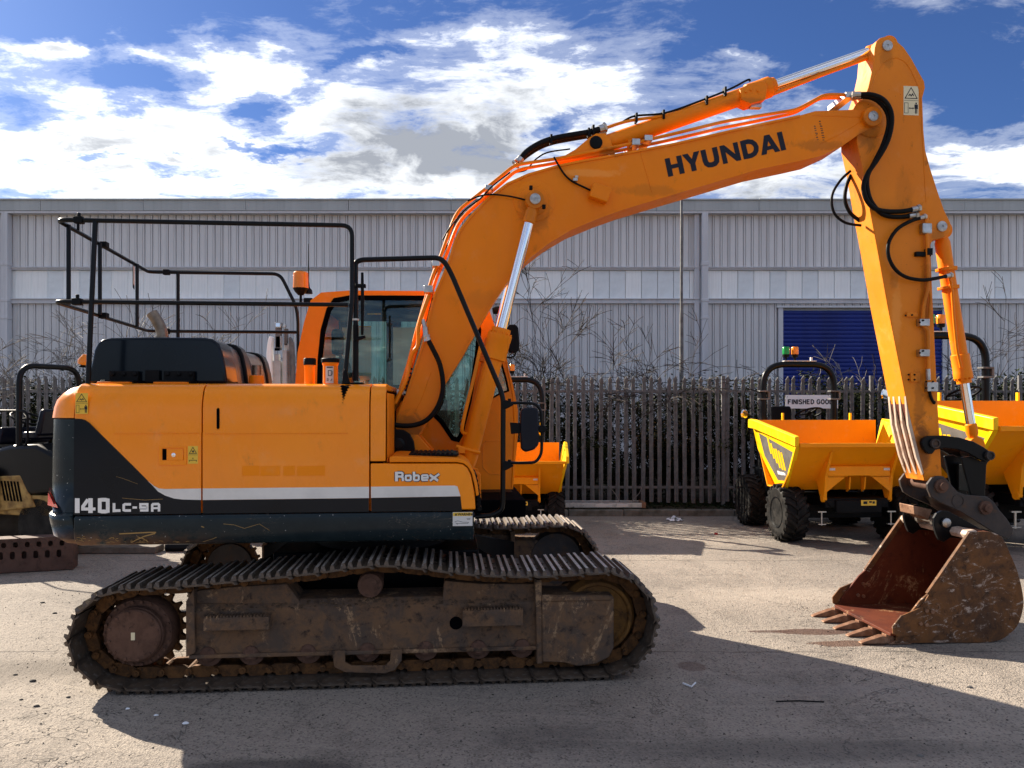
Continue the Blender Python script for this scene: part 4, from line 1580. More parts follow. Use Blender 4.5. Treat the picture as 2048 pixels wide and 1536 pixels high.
# lower skirt (both sides) ---------------------------------------
sk_sec = [(-1.2, Z_seam - G), (-1.212, Z_seam - .02), (-1.214, Z_seam - .10), (-1.205, Z_seam - .15), (-1.17, ZS_BOT + .012), (-1.12, ZS_BOT), (-1.08, ZS_BOT), (-1.08, Z_seam - G)]
skirt = MB().prismx(sk_sec, U_seam + G, U_948).build('lower_skirt', 'skirt_paint', ex, bevel=.012, smooth=50, seg=3)
MB().prismx([(-a, b) for a, b in sk_sec], U_seam + G, U_948).build('lower_skirt', 'skirt_paint', ex, bevel=.012, smooth=50)
MB().prismx([(-1.08, ZS_BOT), (-1.08, Z_seam - .01), (1.08, Z_seam - .01), (1.08, ZS_BOT)], U_948 - .07, U_948 - .005).build('front_skirt', 'skirt_paint', ex, bevel=.01)

# counterweight: plan outline lofted with insets
half = [(-1.2, U_seam - G), (-1.188, U_seam - .07), (-1.15, U_seam - .145), (-1.08, U_seam - .20), (-.98, U_seam - .24), (-.75, U_seam - .30), (-.4, U_seam - .35), (0, U_seam - .365)]
plan = [(u, v) for v, u in half] + [(u, -v) for v, u in reversed(half[:-1])]


def cw_ring(z, d):
    r = []
    n = len(plan)
    for i, (u, v) in enumerate(plan):
        a = Vector(plan[max(i - 1, 0)]); b = Vector(plan[min(i + 1, n - 1)])
        t = (b - a).normalized()
        nn = Vector((t.y, -t.x))       # outward is -u side
        if nn.x > 0 and i not in (0, n - 1):
            nn = -nn
        if i == 0: nn = Vector((0, -1))
        if i == n - 1: nn = Vector((0, 1))
        ang = 1.0
        q = Vector((u, v)) - nn * d
        r.append((q.x, q.y, z))
    r += [(U_seam - G, plan[-1][1] - d, z), (U_seam - G, plan[0][1] + d, z)]
    return r


def cwz(py): return L(100, py, -1.1).z


cap = MB().loft([cw_ring(cwz(835.5), .012), cw_ring(cwz(815), .022), cw_ring(cwz(800), .038), cw_ring(cwz(786), .075), cw_ring(cwz(776), .12), cw_ring(cwz(770), .18), cw_ring(Z_top + .002, .25)])
cap.build('counterweight_cap', 'orange_panel', ex, bevel=.004, smooth=50)
cwm = MB().loft([cw_ring(ZS_BOT, .16), cw_ring(ZS_BOT + .012, .085), cw_ring(ZS_BOT + .06, .02), cw_ring(cwz(1040), -.004), cw_ring(cwz(1028), -.006), cw_ring(cwz(1022), .014), cw_ring(cwz(960), .012), cw_ring(cwz(880), .016), cw_ring(cwz(838), .020)])
cw = cwm.build('counterweight', 'skirt_paint', ex, bevel=.004, smooth=50)
# tail lamp at the corner
a = L(93, 985, -1.0)
m = MB()
uu, vv = plan[3]
z0, z1 = cwz(1013), cwz(975)
m.add([(U_seam - .105, -1.178, z0), (U_seam - .215, -1.05, z0 + .0), (U_seam - .232, -1.0, z0), (U_seam - .232, -1.0, z1), (U_seam - .205, -1.07, z1 - .03)], [(0, 1, 2, 3, 4)])
m.add([(U_seam - .105 - .012, -1.178 - .008, z0 + .005), (U_seam - .225, -1.062, z0 + .005), (U_seam - .240, -1.0, z0 + .005), (U_seam - .240, -1.0, z1 - .005), (U_seam - .215, -1.075, z1 - .035)], [(0, 4, 3, 2, 1)])
m.build('tail_lamp', 'red_lens', ex, recalc=False)

# front tool box ---------------------------------------------------
bo = PL([(741, 927), (915, 927), (926, 929), (935, 936), (942, 950), (947, 975), (950, 1000), (951, 1019), (741, 1023)], -1.2)
tb = MB().prism(bo, -1.2, -.58).build('tool_box', 'orange_panel', ex, bevel=.008, smooth=40)
lid = PL([(779, 924.5), (779, 914), (790, 912.5), (915, 917), (930, 921), (941, 930), (949, 945), (955, 968), (958, 990), (952.5, 992), (949, 970), (943, 946), (936, 934), (927, 927), (914, 924.5)], -1.2)
MB().prism(lid, -1.205, -.56).build('tool_box_lid', 'orange_paint', tb, bevel=.005, smooth=40)
# grip plate on the lid, hose guard at the front edge
a, b = L(818, 914, -1.0), L(917, 914, -1.0)
zl = L(850, 915, -1.2).z
gp_ = MB().box(a.x, b.x, -1.05, -.62, zl + .002, zl + .012)
for i in range(9):
    q = a.x + .03 + i * (b.x - a.x - .05) / 9
    gp_.box(q, q + .018, -1.04, -.64, zl + .012, zl + .020)
gp_.build('anti_slip_plate', 'black_satin', tb)
m = MB()
for i in range(8):
    c = L(948 + i * 1.6 - (2 if i > 5 else 0), 948 + i * 9, -.95)
    m.cyl((c.x, -1.12, c.z), (c.x, -.75, c.z), .017, seg=8)
m.build('hose_guard', 'black_satin', tb)


# ---- decals on the side, 2.5 mm proud of the flat of the panel
def decal(name, mat, pts, v=-1.2, parent=None, off=.0025, label=None):
    P2 = PL(pts, v - off)
    if mat == 'hood_gloss':
        P2 = [(a_, Z_seam + .0015 if b_ < Z_seam + .03 else b_) for a_, b_ in P2]
    m = MB().prism(P2, v - off, v - .0004)
    return m.build(name, mat, parent or ex, smooth=0, label=label)


decal('dark_decal', 'hood_gloss', [(148.5, 837), (163, 838), (170, 840), (178, 845), (190, 857), (250, 916), (306, 972), (316, 983), (330, 991), (348, 997), (365, 999), (402, 1000), (402, 1026), (147, 1029.6)], parent=rear_door)
decal('white_stripe', 'white_stripe', [(296, 962), (306, 972), (316, 983), (330, 991), (348, 997), (365, 999), (402, 1000), (402, 977), (330, 978), (318, 977), (308, 972)], parent=rear_door, off=.0027)
decal('white_stripe', 'white_stripe', [(405.5, 977), (738, 973.5), (738, 996), (405.5, 1000)], parent=mid_door)
decal('dark_decal', 'hood_gloss', [(405.5, 1000.3), (738, 996.3), (738, 1022.6), (405.5, 1026)], parent=mid_door)
decal('white_stripe', 'white_stripe', [(742, 973.5), (909, 971), (915, 973), (921, 992.5), (742, 995.7)], parent=tb)
decal('dark_decal', 'hood_gloss', [(742, 996), (921, 992.8), (924, 1018), (742, 1021.5)], parent=tb)
# seam shadow gaps are real gaps; slot vent
sl0 = L(433, 816, -1.2); sl1 = L(438.5, 858, -1.2)
vo = [(sl0.x, sl0.z - .008), (sl0.x + .005, sl0.z), (sl1.x - .005, sl0.z), (sl1.x, sl0.z - .008), (sl1.x, sl1.z + .008), (sl1.x - .005, sl1.z), (sl0.x + .005, sl1.z), (sl0.x, sl1.z + .008)]
MB().prism(vo, -1.1985, -1.19).build('vent_slot', 'dark_void', mid_door, smooth=0)
# pressed swage rims on doors
for (x0, x1, par) in ((228, 400, rear_door), (408, 695, mid_door)):
    m = MB().tube([L(x0, 867, -1.2), L(x1, 866, -1.2)], .0035, 6)
    m.build('swage_line', 'orange_panel', par)
# handle
h0, h1 = L(317.5, 892, -1.2), L(373, 930, -1.2)
m = MB()
plate_holes(m, [(h0.x, h1.z), (h1.x, h1.z), (h1.x, h0.z), (h0.x, h0.z)], [[(L(324, 0, -1.2).x, L(0, 922, -1.2).z), (L(368, 0, -1.2).x, L(0, 922, -1.2).z), (L(368, 0, -1.2).x, L(0, 897, -1.2).z), (L(324, 0, -1.2).x, L(0, 897, -1.2).z)]], -1.2045, -1.199)
hd_ = m.build('handle_surround', 'orange_panel', rear_door, bevel=.0015)
q0, q1 = L(325, 921.5, -1.2), L(333, 897.5, -1.2)
MB().box(q0.x, q1.x, -1.2015, -1.199, q0.z, q1.z).build('finger_recess', 'dark_void', rear_door)
q0, q1 = L(334, 921, -1.2), L(367, 898, -1.2)
hdl = MB().box(q0.x, q1.x, -1.207, -1.198, q0.z, q1.z).build('door_handle', 'orange_panel', rear_door, bevel=.003)
c = L(347, 910, -1.21)
MB().lathe([(0, .013), (.004, .013), (.005, .009)], (c.x, -1.206, c.z), (0, -1, 0), 16).build('key_lock', 'chrome', rear_door)


# stickers ---------------------------------------------------------
def sticker(x0, y0, x1, y1, v, parent, mat='sticker_yellow', kind='tri_man', n='warning_sticker'):
    a, b = L(x0, y1, v), L(x1, y0, v)
    st = MB().box(a.x, b.x, v - .0014, v, a.z, b.z).build(n, mat, parent, smooth=0)
    w_, h_ = b.x - a.x, b.z - a.z
    g_ = MB()
    vv_ = v - .0020

    def q(pts):
        for quad in pts:
            g_.add([(a.x + p[0] * w_, vv_, a.z + p[1] * h_) for p in quad], [tuple(range(len(quad)))])

    def rib(pts, wd, closed=False):
        asp = h_ / w_
        pp_ = [(p[0], p[1] * asp) for p in pts]
        q([[(s_[0], s_[1] / asp) for s_ in quad] for quad in ribbon(pp_, wd, closed)])
    if kind == 'tri_man':
        rib([(.10, .58), (.90, .58), (.50, .95)], .05, True)
        rib([(.33, .66), (.42, .72), (.50, .66), (.60, .74), (.66, .66)], .06)
        rib([(.06, .07), (.30, .07), (.30, .42), (.06, .42)], .03, True)
        rib([(.36, .24), (.68, .24)], .05)
        q([[(.36, .24), (.43, .20), (.43, .28)], [(.68, .24), (.61, .28), (.61, .20)]])
        q([[(.76, .06), (.82, .06), (.82, .22), (.76, .22)], [(.85, .06), (.91, .06), (.91, .22), (.85, .22)], [(.72, .22), (.95, .22), (.95, .37), (.72, .37)], [(.79, .38), (.88, .38), (.88, .44), (.79, .44)]])
        rib([(0.02, .505), (.98, .505)], .02)
    elif kind == 'tri_blob':
        rib([(.14, .58), (.86, .58), (.50, .93)], .06, True)
        q([[(.42, .64), (.62, .64), (.58, .76), (.40, .74)]])
        rib([(.15, .12), (.15, .20), (.85, .20), (.85, .12)], .06)
        q([[(.46, .26), (.54, .26), (.54, .34), (.46, .34)]])
        rib([(0.02, .50), (.98, .50)], .03)
    g_.build('sticker_print', 'black_letter', st, smooth=0, recalc=False)
    return st


sticker(151, 786, 176, 828, -1.2, rear_door)
sticker(376, 892, 396, 927.5, -1.2, rear_door, kind='tri_blob')
# WARNING label on the skirt
a, b = L(905.5, 1052, -1.216), L(945, 1024, -1.216)
ws = MB().box(a.x, b.x, -1.2195, -1.213, a.z, b.z).build('warning_sticker', 'white_plate', skirt, smooth=0)
h_ = b.z - a.z
MB().box(a.x + .002, b.x - .002, -1.2205, -1.2195, b.z - .27 * h_, b.z - .002).build('sticker_header', 'sticker_yellow', ws, smooth=0)
Mt = Matrix.Translation((a.x + .032, -1.2212, b.z - .235 * h_)) @ Matrix.Rotation(R(90), 4, 'X')
text_mesh('sticker_lettering', 'WARNING', .0225, 'black_letter', ws, Mt, offset=.0008, sx=1.02)
m = MB()
m.add([(a.x + .012, -1.2212, b.z - .235 * h_), (a.x + .030, -1.2212, b.z - .235 * h_), (a.x + .021, -1.2212, b.z - .05 * h_)], [(0, 1, 2)])
for pts in ([(.10, .30), (.25, .38), (.5, .28), (.8, .26)], [(.2, .18), (.75, .18), (.8, .26)], [(.15, .22), (.25, .12)], [(.70, .55), (.9, .55)], [(.72, .47), (.88, .47)]):
    for quad in ribbon([(p[0] * (b.x - a.x), p[1] * h_) for p in pts], .0022):
        m.add([(a.x + p[0], -1.2212, a.z + p[1]) for p in quad], [(0, 1, 2, 3)])
m.build('sticker_print', 'black_letter', ws, smooth=0, recalc=False)

m = MB()
rg_ = random.Random(6)
pts_ = [(681, 769), (696, 769), (693, 776), (690, 784), (687, 796), (686, 806), (684, 806), (685, 794), (683, 784), (682, 775)]
q = [L(x_, y_, -1.2) for x_, y_ in pts_]
hz = [(-1.204 - .001 if p.z < Z_top - .10 else -1.200 + (p.z - (Z_top - .10)) * .55) for p in q]
vs_g = [(p.x, -1.1995, min(p.z, Z_top - .045)) for p in q]


def surf_v(z):
    pr = side_profile(Z_seam, Z_top)
    for (v0, z0), (v1, z1) in zip(pr, pr[1:]):
        if z0 <= z <= z1 and z1 > z0:
            return v0 + (v1 - v0) * (z - z0) / (z1 - z0)
    return pr[-1][0]


for k in range(26):
    t0, t1 = k / 26, (k + 1) / 26
    zt0, zt1 = Z_top - .004 - t0 * .125, Z_top - .004 - t1 * .125
    ux = L(688, 780, -1.2).x - .002
    w0, w1 = .030 * (1 - t0) ** 1.4 + .003, .030 * (1 - t1) ** 1.4 + .003
    j0, j1 = .006 * math.sin(k * 1.7), .006 * math.sin((k + 1) * 1.7)
    m.add([(ux - w0 + j0, surf_v(zt0) - .002, zt0), (ux + w0 + j0 - t0 * .01, surf_v(zt0) - .002, zt0), (ux + w1 + j1 - t1 * .01, surf_v(zt1) - .002, zt1), (ux - w1 + j1, surf_v(zt1) - .002, zt1)], [(0, 1, 2, 3)])
m.build('grease_run', 'dark_void', mid_door, smooth=0, recalc=False)
pbr('dry_straw', (.34, .22, .09), .9, spec=.05)
m = MB()
strokes_ = [([(240, 1067), (262, 1066), (300, 1064), (314, 1064)], 2.6), ([(312, 1066), (290, 1072), (272, 1080), (262, 1086)], 2.4), ([(276, 1073), (288, 1077), (296, 1084)], 1.8), ([(405, 1084), (424, 1078), (434, 1074)], .9),
            ([(245, 996), (290, 1000), (326, 998)], .8), ([(233, 953), (250, 958), (276, 968)], .6), ([(448, 1047), (470, 1049), (490, 1056), (510, 1050), (520, 1047), (540, 1060)], .9), ([(404, 1052), (410, 1054)], 2.0)]
for i in range(46):
    x_ = 150 + 230 * rg_.random() ** 1.3
    y_ = 1088 - 14 * rg_.random() * (1 - (x_ - 150) / 330)
    a_ = rg_.uniform(-.5, .5)
    l_ = rg_.uniform(3, 10)
    strokes_.append(([(x_, y_), (x_ + l_ * .5 * math.cos(a_), y_ + l_ * .5 * math.sin(a_) - 1), (x_ + l_ * math.cos(a_), y_ + l_ * math.sin(a_))], rg_.uniform(.5, 1.2)))
for pts_, wd_ in strokes_:
    up_ = pts_[0][1] < 1020
    for quad in ribbon(pts_, wd_):
        q = [L(p[0], min(p[1], 1086), -1.2) for p in quad]
        vs_g = []
        for p in q:
            vv0 = -1.2036 if up_ else (-1.2165 if p.z > Z_seam - .10 else (-1.214 + (Z_seam - .10 - p.z) / .05 * .009 - .003 if p.z > Z_seam - .15 else -1.205 + (Z_seam - .15 - p.z) * .42 - .004))
            vs_g.append((p.x, vv0, p.z))
        m.add(vs_g, [(0, 1, 2, 3)])
m.build('straw_and_scratches', 'dry_straw', skirt, smooth=0, recalc=False)['kind'] = 'stuff'
for x0, x1 in ((484, 519), (521, 560), (566, 590), (594, 650)):
    pts_ = [(x0, 932), (x1, 931), (x1, 951), (x0, 952)]
    decal('faded_patch', 'orange_paint_ghost', pts_, parent=mid_door, off=.0012)

# ---- lettering by strokes
GL = {
    'H': (.88, [('P', [(0, 0), (.27, 0), (.27, 1), (0, 1)]), ('P', [(.61, 0), (.88, 0), (.88, 1), (.61, 1)]), ('P', [(.27, .39), (.61, .39), (.61, .61), (.27, .61)])]),
    'Y': (.92, [('P', [(0, 1), (.30, 1), (.46, .66), (.46, .40), (.325, .40)]), ('P', [(.92, 1), (.62, 1), (.46, .66), (.46, .40), (.595, .40)]), ('P', [(.325, 0), (.595, 0), (.595, .40), (.325, .40)])]),
    'U': (.88, [('S', [(.135, 1), (.135, .42), (.17, .24), (.27, .14), (.44, .11), (.61, .14), (.71, .24), (.745, .42), (.745, 1)], .27)]),
    'N': (.96, [('P', [(0, 0), (.25, 0), (.25, 1), (0, 1)]), ('P', [(.71, 0), (.96, 0), (.96, 1), (.71, 1)]), ('P', [(.25, 1), (.25, .60), (.71, 0), (.71, .40)])]),
    'D': (.90, [('S', [(.135, .115), (.42, .115), (.60, .18), (.72, .32), (.765, .50), (.72, .68), (.60, .82), (.42, .885), (.135, .885)], .25), ('P', [(0, 0), (.27, 0), (.27, 1), (0, 1)])]),
    'A': (1.0, [('P', [(0, 0), (.28, 0), (.50, .66), (.64, 1), (.36, 1)]), ('P', [(1, 0), (.72, 0), (.50, .66), (.50, 1), (.64, 1)]), ('P', [(.24, .20), (.76, .20), (.70, .40), (.30, .40)])]),
    'I': (.27, [('P', [(0, 0), (.27, 0), (.27, 1), (0, 1)])]),
}


def lettering(name, mat, parent, glyphs, mapf, off):
    m = MB()
    k = 0
    for (x0, items) in glyphs:
        for it in items:
            polys = [it[1]] if it[0] == 'P' else ribbon(it[1], it[2], closed=(len(it) > 3 and it[3]))
            for pl in polys:
                pts = [mapf(x0 + p[0], p[1]) for p in pl]
                m.add([(p.x, p.y - off - .00002 * (k % 7), p.z) for p in pts], [tuple(range(len(pts)))])
                k += 1
    return m.build(name, mat, parent, smooth=0, recalc=False)


# model number 140LC-9A on the dark corner
def bl(x0, y0, x1, y1, strokes, t=None):
    """glyph in photo pixels -> mapped"""
    return strokes


def px_letter(name, mat, parent, strokes, v, off):
    m = MB()
    for k, st in enumerate(strokes):
        pts, wd = st[0], st[1]
        cl = len(st) > 2 and st[2]
        for quad in ribbon(pts, wd, cl):
            q = [L(p[0], p[1], v - off) for p in quad]
            m.add([(p.x, p.y - .00003 * (k % 9), p.z) for p in q], [tuple(range(len(q)))])
    return m.build(name, mat, parent, smooth=0, recalc=False)


S140 = [([(154.5, 996.5), (154.5, 1026)], 9.5),
        ([(181, 996.5), (181, 1026)], 9), ([(176, 999), (166, 1013), (166, 1016)], 7), ([(162.5, 1018), (191, 1018)], 6),
        ([(199.5, 1000), (204, 999.5), (211, 999.5), (215.5, 1000.5), (215.5, 1022), (211, 1023), (204, 1023), (199.5, 1022)], 7.5, True),
        ([(228, 1006), (228, 1021.5), (241, 1021)], 5.5),
        ([(262, 1008.5), (250, 1008.5), (247.5, 1010), (247.5, 1020), (250, 1021), (262, 1021)], 5.2),
        ([(265, 1015), (274, 1015)], 4.5),
        ([(297, 1020.8), (294.5, 1020.8), (280, 1020.8)], 4.6), ([(294.5, 1020.8), (294.5, 1008.5), (281, 1008.5), (281, 1015), (294.5, 1015)], 4.8),
        ([(304.5, 1023.5), (304.5, 1010), (306, 1008.3), (316, 1008), (318, 1009.5), (318, 1023)], 5.0), ([(304.5, 1016.5), (318, 1016)], 4)]
px_letter('model_lettering', 'white_letter', rear_door, S140, -1.2, .0036)
SRB = [([(793, 943.5), (793, 962.5)], 6), ([(795, 945.5), (803, 945.5), (805, 947), (805, 951.5), (803, 953), (796, 953)], 4.6), ([(803, 953), (805.5, 956), (806, 962)], 4.6),
       ([(812, 951.5), (820, 951), (821.5, 952.5), (821.5, 959), (820, 960.3), (813, 960.5), (811.5, 959), (811.5, 953)], 4.2, True),
       ([(828, 943.5), (828, 961)], 5), ([(828, 951), (836, 950.8), (837.5, 952.3), (837.5, 958.7), (836, 960.3), (828, 960.5)], 4.2),
       ([(856, 960), (845, 960.3), (844, 959), (844, 952), (845.5, 950.6), (854, 950.3), (855.5, 952), (855.5, 955.3), (846, 955.6)], 4.0),
       ([(859.5, 949.8), (876, 961.3)], 5.2), ([(878.5, 947.8), (860, 961.5)], 4.6)]
px_letter('brand_lettering_outline', 'black_letter', tb, [(s_[0], s_[1] + 2.6) + tuple(s_[2:]) for s_ in SRB], -1.2, .0030)
px_letter('brand_lettering', 'white_letter', tb, SRB, -1.2, .0042)

# ---------------------------------------------------------------- engine hood behind the doors
hood = [(173, 767), (183, 722), (187.5, 699), (195, 685), (205, 678), (223, 675), (300, 674), (410, 675), (425, 678), (436, 686.5), (443, 702), (449, 730), (454, 767)]


def ring_h(v, sx=1.0, dz=0.0, du=0.0):
    base = PL(hood, -.80)
    uc = sum(p[0] for p in base) / len(base)
    zmin = base[0][1]
    return [((p[0] - uc) * sx + uc + du, v, zmin - .02 + (p[1] - zmin + .02) * (1 + dz)) for p in base]


m = MB().loft([ring_h(-.80), ring_h(-.50)])
hd0 = m.build('engine_hood', 'hood_gloss', ex, bevel=.02, smooth=50, seg=3)
m = MB().loft([ring_h(-.495, .98, -.04), ring_h(-.18, .98, -.06)])
m.build('hood_rear_section', 'hood_grey', hd0, bevel=.015, smooth=50)
m = MB().loft([ring_h(-.30, 1.0, -.0, .02), ring_h(-.16, 1.0, -.0, .02)])
m.build('hood_arch', 'black_paint', hd0, bevel=.01, smooth=50)
m = MB().loft([ring_h(-.155, 1.0, -.12, .03), ring_h(.38, 1.0, -.12, .03)])
m.build('hood_far_section', 'hood_grey', hd0, bevel=.015, smooth=50)
m = MB().loft([ring_h(.26, 1.02, -.07, .04), ring_h(.40, 1.02, -.07, .04)])
m.build('hood_arch', 'black_paint', hd0, bevel=.01, smooth=50)
for (x0, x1) in ((218, 276), (327, 387)):
    a, b = L(x0, 765, -.84), L(x1, 742, -.84)
    m = MB().box(a.x, b.x, -.84, -.805, a.z + .01, b.z).box(a.x - .01, b.x + .01, -.95, -.80, a.z - .01, a.z + .012)
    for i in range(3):
        c = L(x0 + 8 + i * (x1 - x0 - 14) / 2, 748, -.84)
        m.lathe([(0, .016), (.012, .014), (.014, .007)], (c.x, -.84, c.z), (0, -1, 0), 10)
    m.build('hood_hinge', 'black_satin', hd0, bevel=.003)
    MB().box(a.x - .01, b.x + .005, -1.0, -.86, Z_top + .002, Z_top + .014).build('hinge_plate', 'orange_paint', hd0, bevel=.003)
a, b = L(290, 765, -.83), L(318, 740, -.83)
MB().box(a.x, b.x, -.83, -.80, a.z, b.z).build('latch_plate', 'black_satin', hd0, bevel=.004)

# exhaust
ep = catmull([L(325, 690, -.55), L(324, 668, -.55), L(321, 655, -.55), L(314.5, 642, -.55), L(304, 626, -.55)], 6)
m = MB()
n = len(ep)
m.tube(ep, [.040] * (n - 8) + [.040 + .0 * i for i in range(8)], 20, caps=False)
inner = [p + Vector((0, 0, .0)) for p in ep]
m.tube(inner, .036, 20, caps=False)
m.tube([ep[-1] - (ep[-1] - ep[-2]).normalized() * .002, ep[-1]], .0405, 20, caps=False)
m.tube([L(325, 679, -.55), L(325, 673, -.55)], .047, 20)
m.build('exhaust_pipe', 'exhaust_steel', ex, smooth=60, recalc=False)
MB().tube(ep[:-5], .034, 12).build('exhaust_bore', 'dark_void', ex)

# fuel fillers and caps on the deck
a = L(619.5, 767, -.9)


def filler(px_, py0, py1, r, cap_px, mat='orange_paint', lab=False):
    b0, b1 = L(px_, py0, -.9), L(px_, py1, -.9)
    hgt = b1.z - b0.z
    ch = cap_px * mpp(px_, py1, -.9)
    o = MB().lathe([(0, r), (hgt - ch - .02, r), (hgt - ch - .012, r * 1.12), (hgt - ch, r * 1.12)], (b0.x, -.9, Z_top - .01), (0, 0, 1), 20).build('filler_neck', mat, ex)
    MB().lathe([(0, r * 1.22), (ch * .8, r * 1.25), (ch, r * 1.1)], (b0.x, -.9, Z_top - .01 + hgt - ch), (0, 0, 1), 20).build('filler_cap', 'black_satin', o)
    return o, b0, hgt


filler(619.5, 767, 711, .034, 14)
f2, b0, hg = filler(661, 767, 711, .050, 9)
m = MB()
for k in range(5):
    a0 = -math.pi / 2 - .55 + k * .22
    a1 = a0 + .22
    m.add([(b0.x + .0512 * math.cos(a0), -.9 + .0512 * math.sin(a0), Z_top + .01), (b0.x + .0512 * math.cos(a1), -.9 + .0512 * math.sin(a1), Z_top + .01),
           (b0.x + .0512 * math.cos(a1), -.9 + .0512 * math.sin(a1), Z_top + .125), (b0.x + .0512 * math.cos(a0), -.9 + .0512 * math.sin(a0), Z_top + .125)], [(0, 1, 2, 3)])
m.build('fuel_label', 'white_plate', f2, recalc=False)
m = MB()
for quad in ribbon([(-.010, .055), (.010, .055), (.010, .090), (-.010, .090)], .004, True) + ribbon([(.010, .062), (.018, .066), (.018, .085)], .003) + ribbon([(-.02, .112), (.02, .112)], .007) + ribbon([(-.018, .02), (-.010, .02), (-.010, .034), (-.018, .034)], .003, True) + ribbon([(.006, .018), (.016, .034)], .004):
    m.add([(b0.x + p[0] + .003, -.9 - .0530, Z_top + p[1] + .006) for p in quad], [(0, 1, 2, 3)])
m.build('fuel_symbol', 'black_letter', f2, smooth=0, recalc=False)
c = L(513, 765, -.45)
m = MB().lathe([(0, .07), (.01, .055), (.07, .053), (.075, .05), (.08, .05)], (c.x, -.45, Z_top), (0, 0, 1), 20)
o = m.build('breather_base', 'orange_paint', ex)
MB().lathe([(0, .034), (.07, .034), (.074, .030)], (c.x, -.45, Z_top + .085), (0, 0, 1), 18).build('breather_cap', 'exhaust_steel', o)
MB().lathe([(0, .12), (.012, .12)], (c.x - .02, -.45, Z_top + .001), (0, 0, 1), 18).build('breather_flange', 'orange_paint', o)

# ---------------------------------------------------------------- guard rails
def rails(name, paths, r, label=None, mat='black_paint', fl=.07):
    m = MB()
    for p in paths:
        m.tube(fillet(p, fl), r, 10)
    return m.build(name, mat, ex, smooth=60, label=label)


vn_, vf_ = -1.06, .88
UL = L(120, 440, vn_)
up_n = [L(160, 439, vn_), UL + Vector((0, .02, 0))]
zu, zl_ = L(190, 441, vn_).z, L(190, 604, vn_).z
farU = L(302, 545, vf_).x
corner_near_u = UL.x
near_rail = rails('guard_rail', [[(corner_near_u + .10, vn_, zu), (L(704, 445, vn_).x, vn_, zu), (L(704, 445, vn_).x - .0, vn_, L(704, 600, vn_).z), (L(689, 760, vn_).x, vn_, Z_top + .01)]], .0155, 'near top rail bent down at its front end')
rails('guard_rail', [[(corner_near_u + .10, vn_, zl_), (L(696, 605, vn_).x, vn_, zl_)]], .0145)
rails('guard_post', [[L(190.5, 443, vn_), L(176, 767, vn_)]], .0165)
zu2, zl2 = zu, zl_
fx = farU
uR = L(594, 610, vf_).x
rails('guard_rail', [[(corner_near_u + .12, vn_, zu2), (corner_near_u - .02, vn_, zu2), (fx - .02, vf_, zu2), (fx + .25, vf_, zu2), (L(560, 553, vf_).x, vf_, zu2), (L(592, 610, vf_).x, vf_, L(592, 612, vf_).z), (L(596, 640, vf_).x, vf_, L(596, 640, vf_).z), (L(596, 640, vf_).x, vf_, Z_top)]], .0155, 'top rail round the rear and far side')
rails('guard_rail', [[(corner_near_u + .12, vn_, zl2), (corner_near_u - .035, vn_, zl2), (fx - .02, vf_, zl2), (fx + .25, vf_, zl2), (L(596, 668, vf_).x, vf_, zl2)]], .0145, 'lower rail round the rear and far side')


def on_rear(t_):
    return Vector((corner_near_u + (fx - corner_near_u) * t_, vn_ + (vf_ - vn_) * t_, 0))


for t_ in (.07, .36, .80):
    q = on_rear(t_)
    rails('guard_post', [[(q.x, q.y, zl2), (q.x, q.y, zu2)]], .0145)
q = L(356, 600, vf_)
rails('guard_post', [[(q.x, vf_, Z_top), (q.x, vf_, zu2)]], .0155)
cl_ = MB()
for (u_, z_) in ((L(158, 0, vn_).x, zu), (L(155, 0, vn_).x, zl_)):
    cl_.box(u_ - .028, u_ + .028, vn_ - .024, vn_ + .024, z_ - .022, z_ + .022).lathe([(0, .012), (.03, .012)], (u_, vn_, z_ + .018), (0, 0, 1), 8)
q = on_rear(.40)
cl_.box(q.x - .03, q.x + .03, q.y - .03, q.y + .03, zu2 - .022, zu2 + .022).box(q.x - .03, q.x + .03, q.y - .03, q.y + .03, zl2 - .022, zl2 + .022)
for z_ in (zu2, zl2):
    u_ = L(333, 0, vf_).x
    cl_.box(u_ - .028, u_ + .028, vf_ - .024, vf_ + .024, z_ - .024, z_ + .024)
q = L(158, 448, vn_)
cl_.box(q.x - .008, q.x + .008, vn_ - .02, vn_ - .004, q.z - .045, q.z + .0)
cl_.build('rail_clamp', 'black_satin', ex, bevel=.006)
q = on_rear(.72)
m = MB().box(-.002, .002, -.07, .07, -.10, .10)
pl_ = m.build('rail_plate', 'black_satin', ex)
pl_.location = (q.x + .02, q.y, zu2 - .13)
pl_.rotation_euler = (0, 0, .3)
m = MB().box(.002, .004, -.055, .055, -.07, .08).build('rail_label', 'white_plate', pl_)
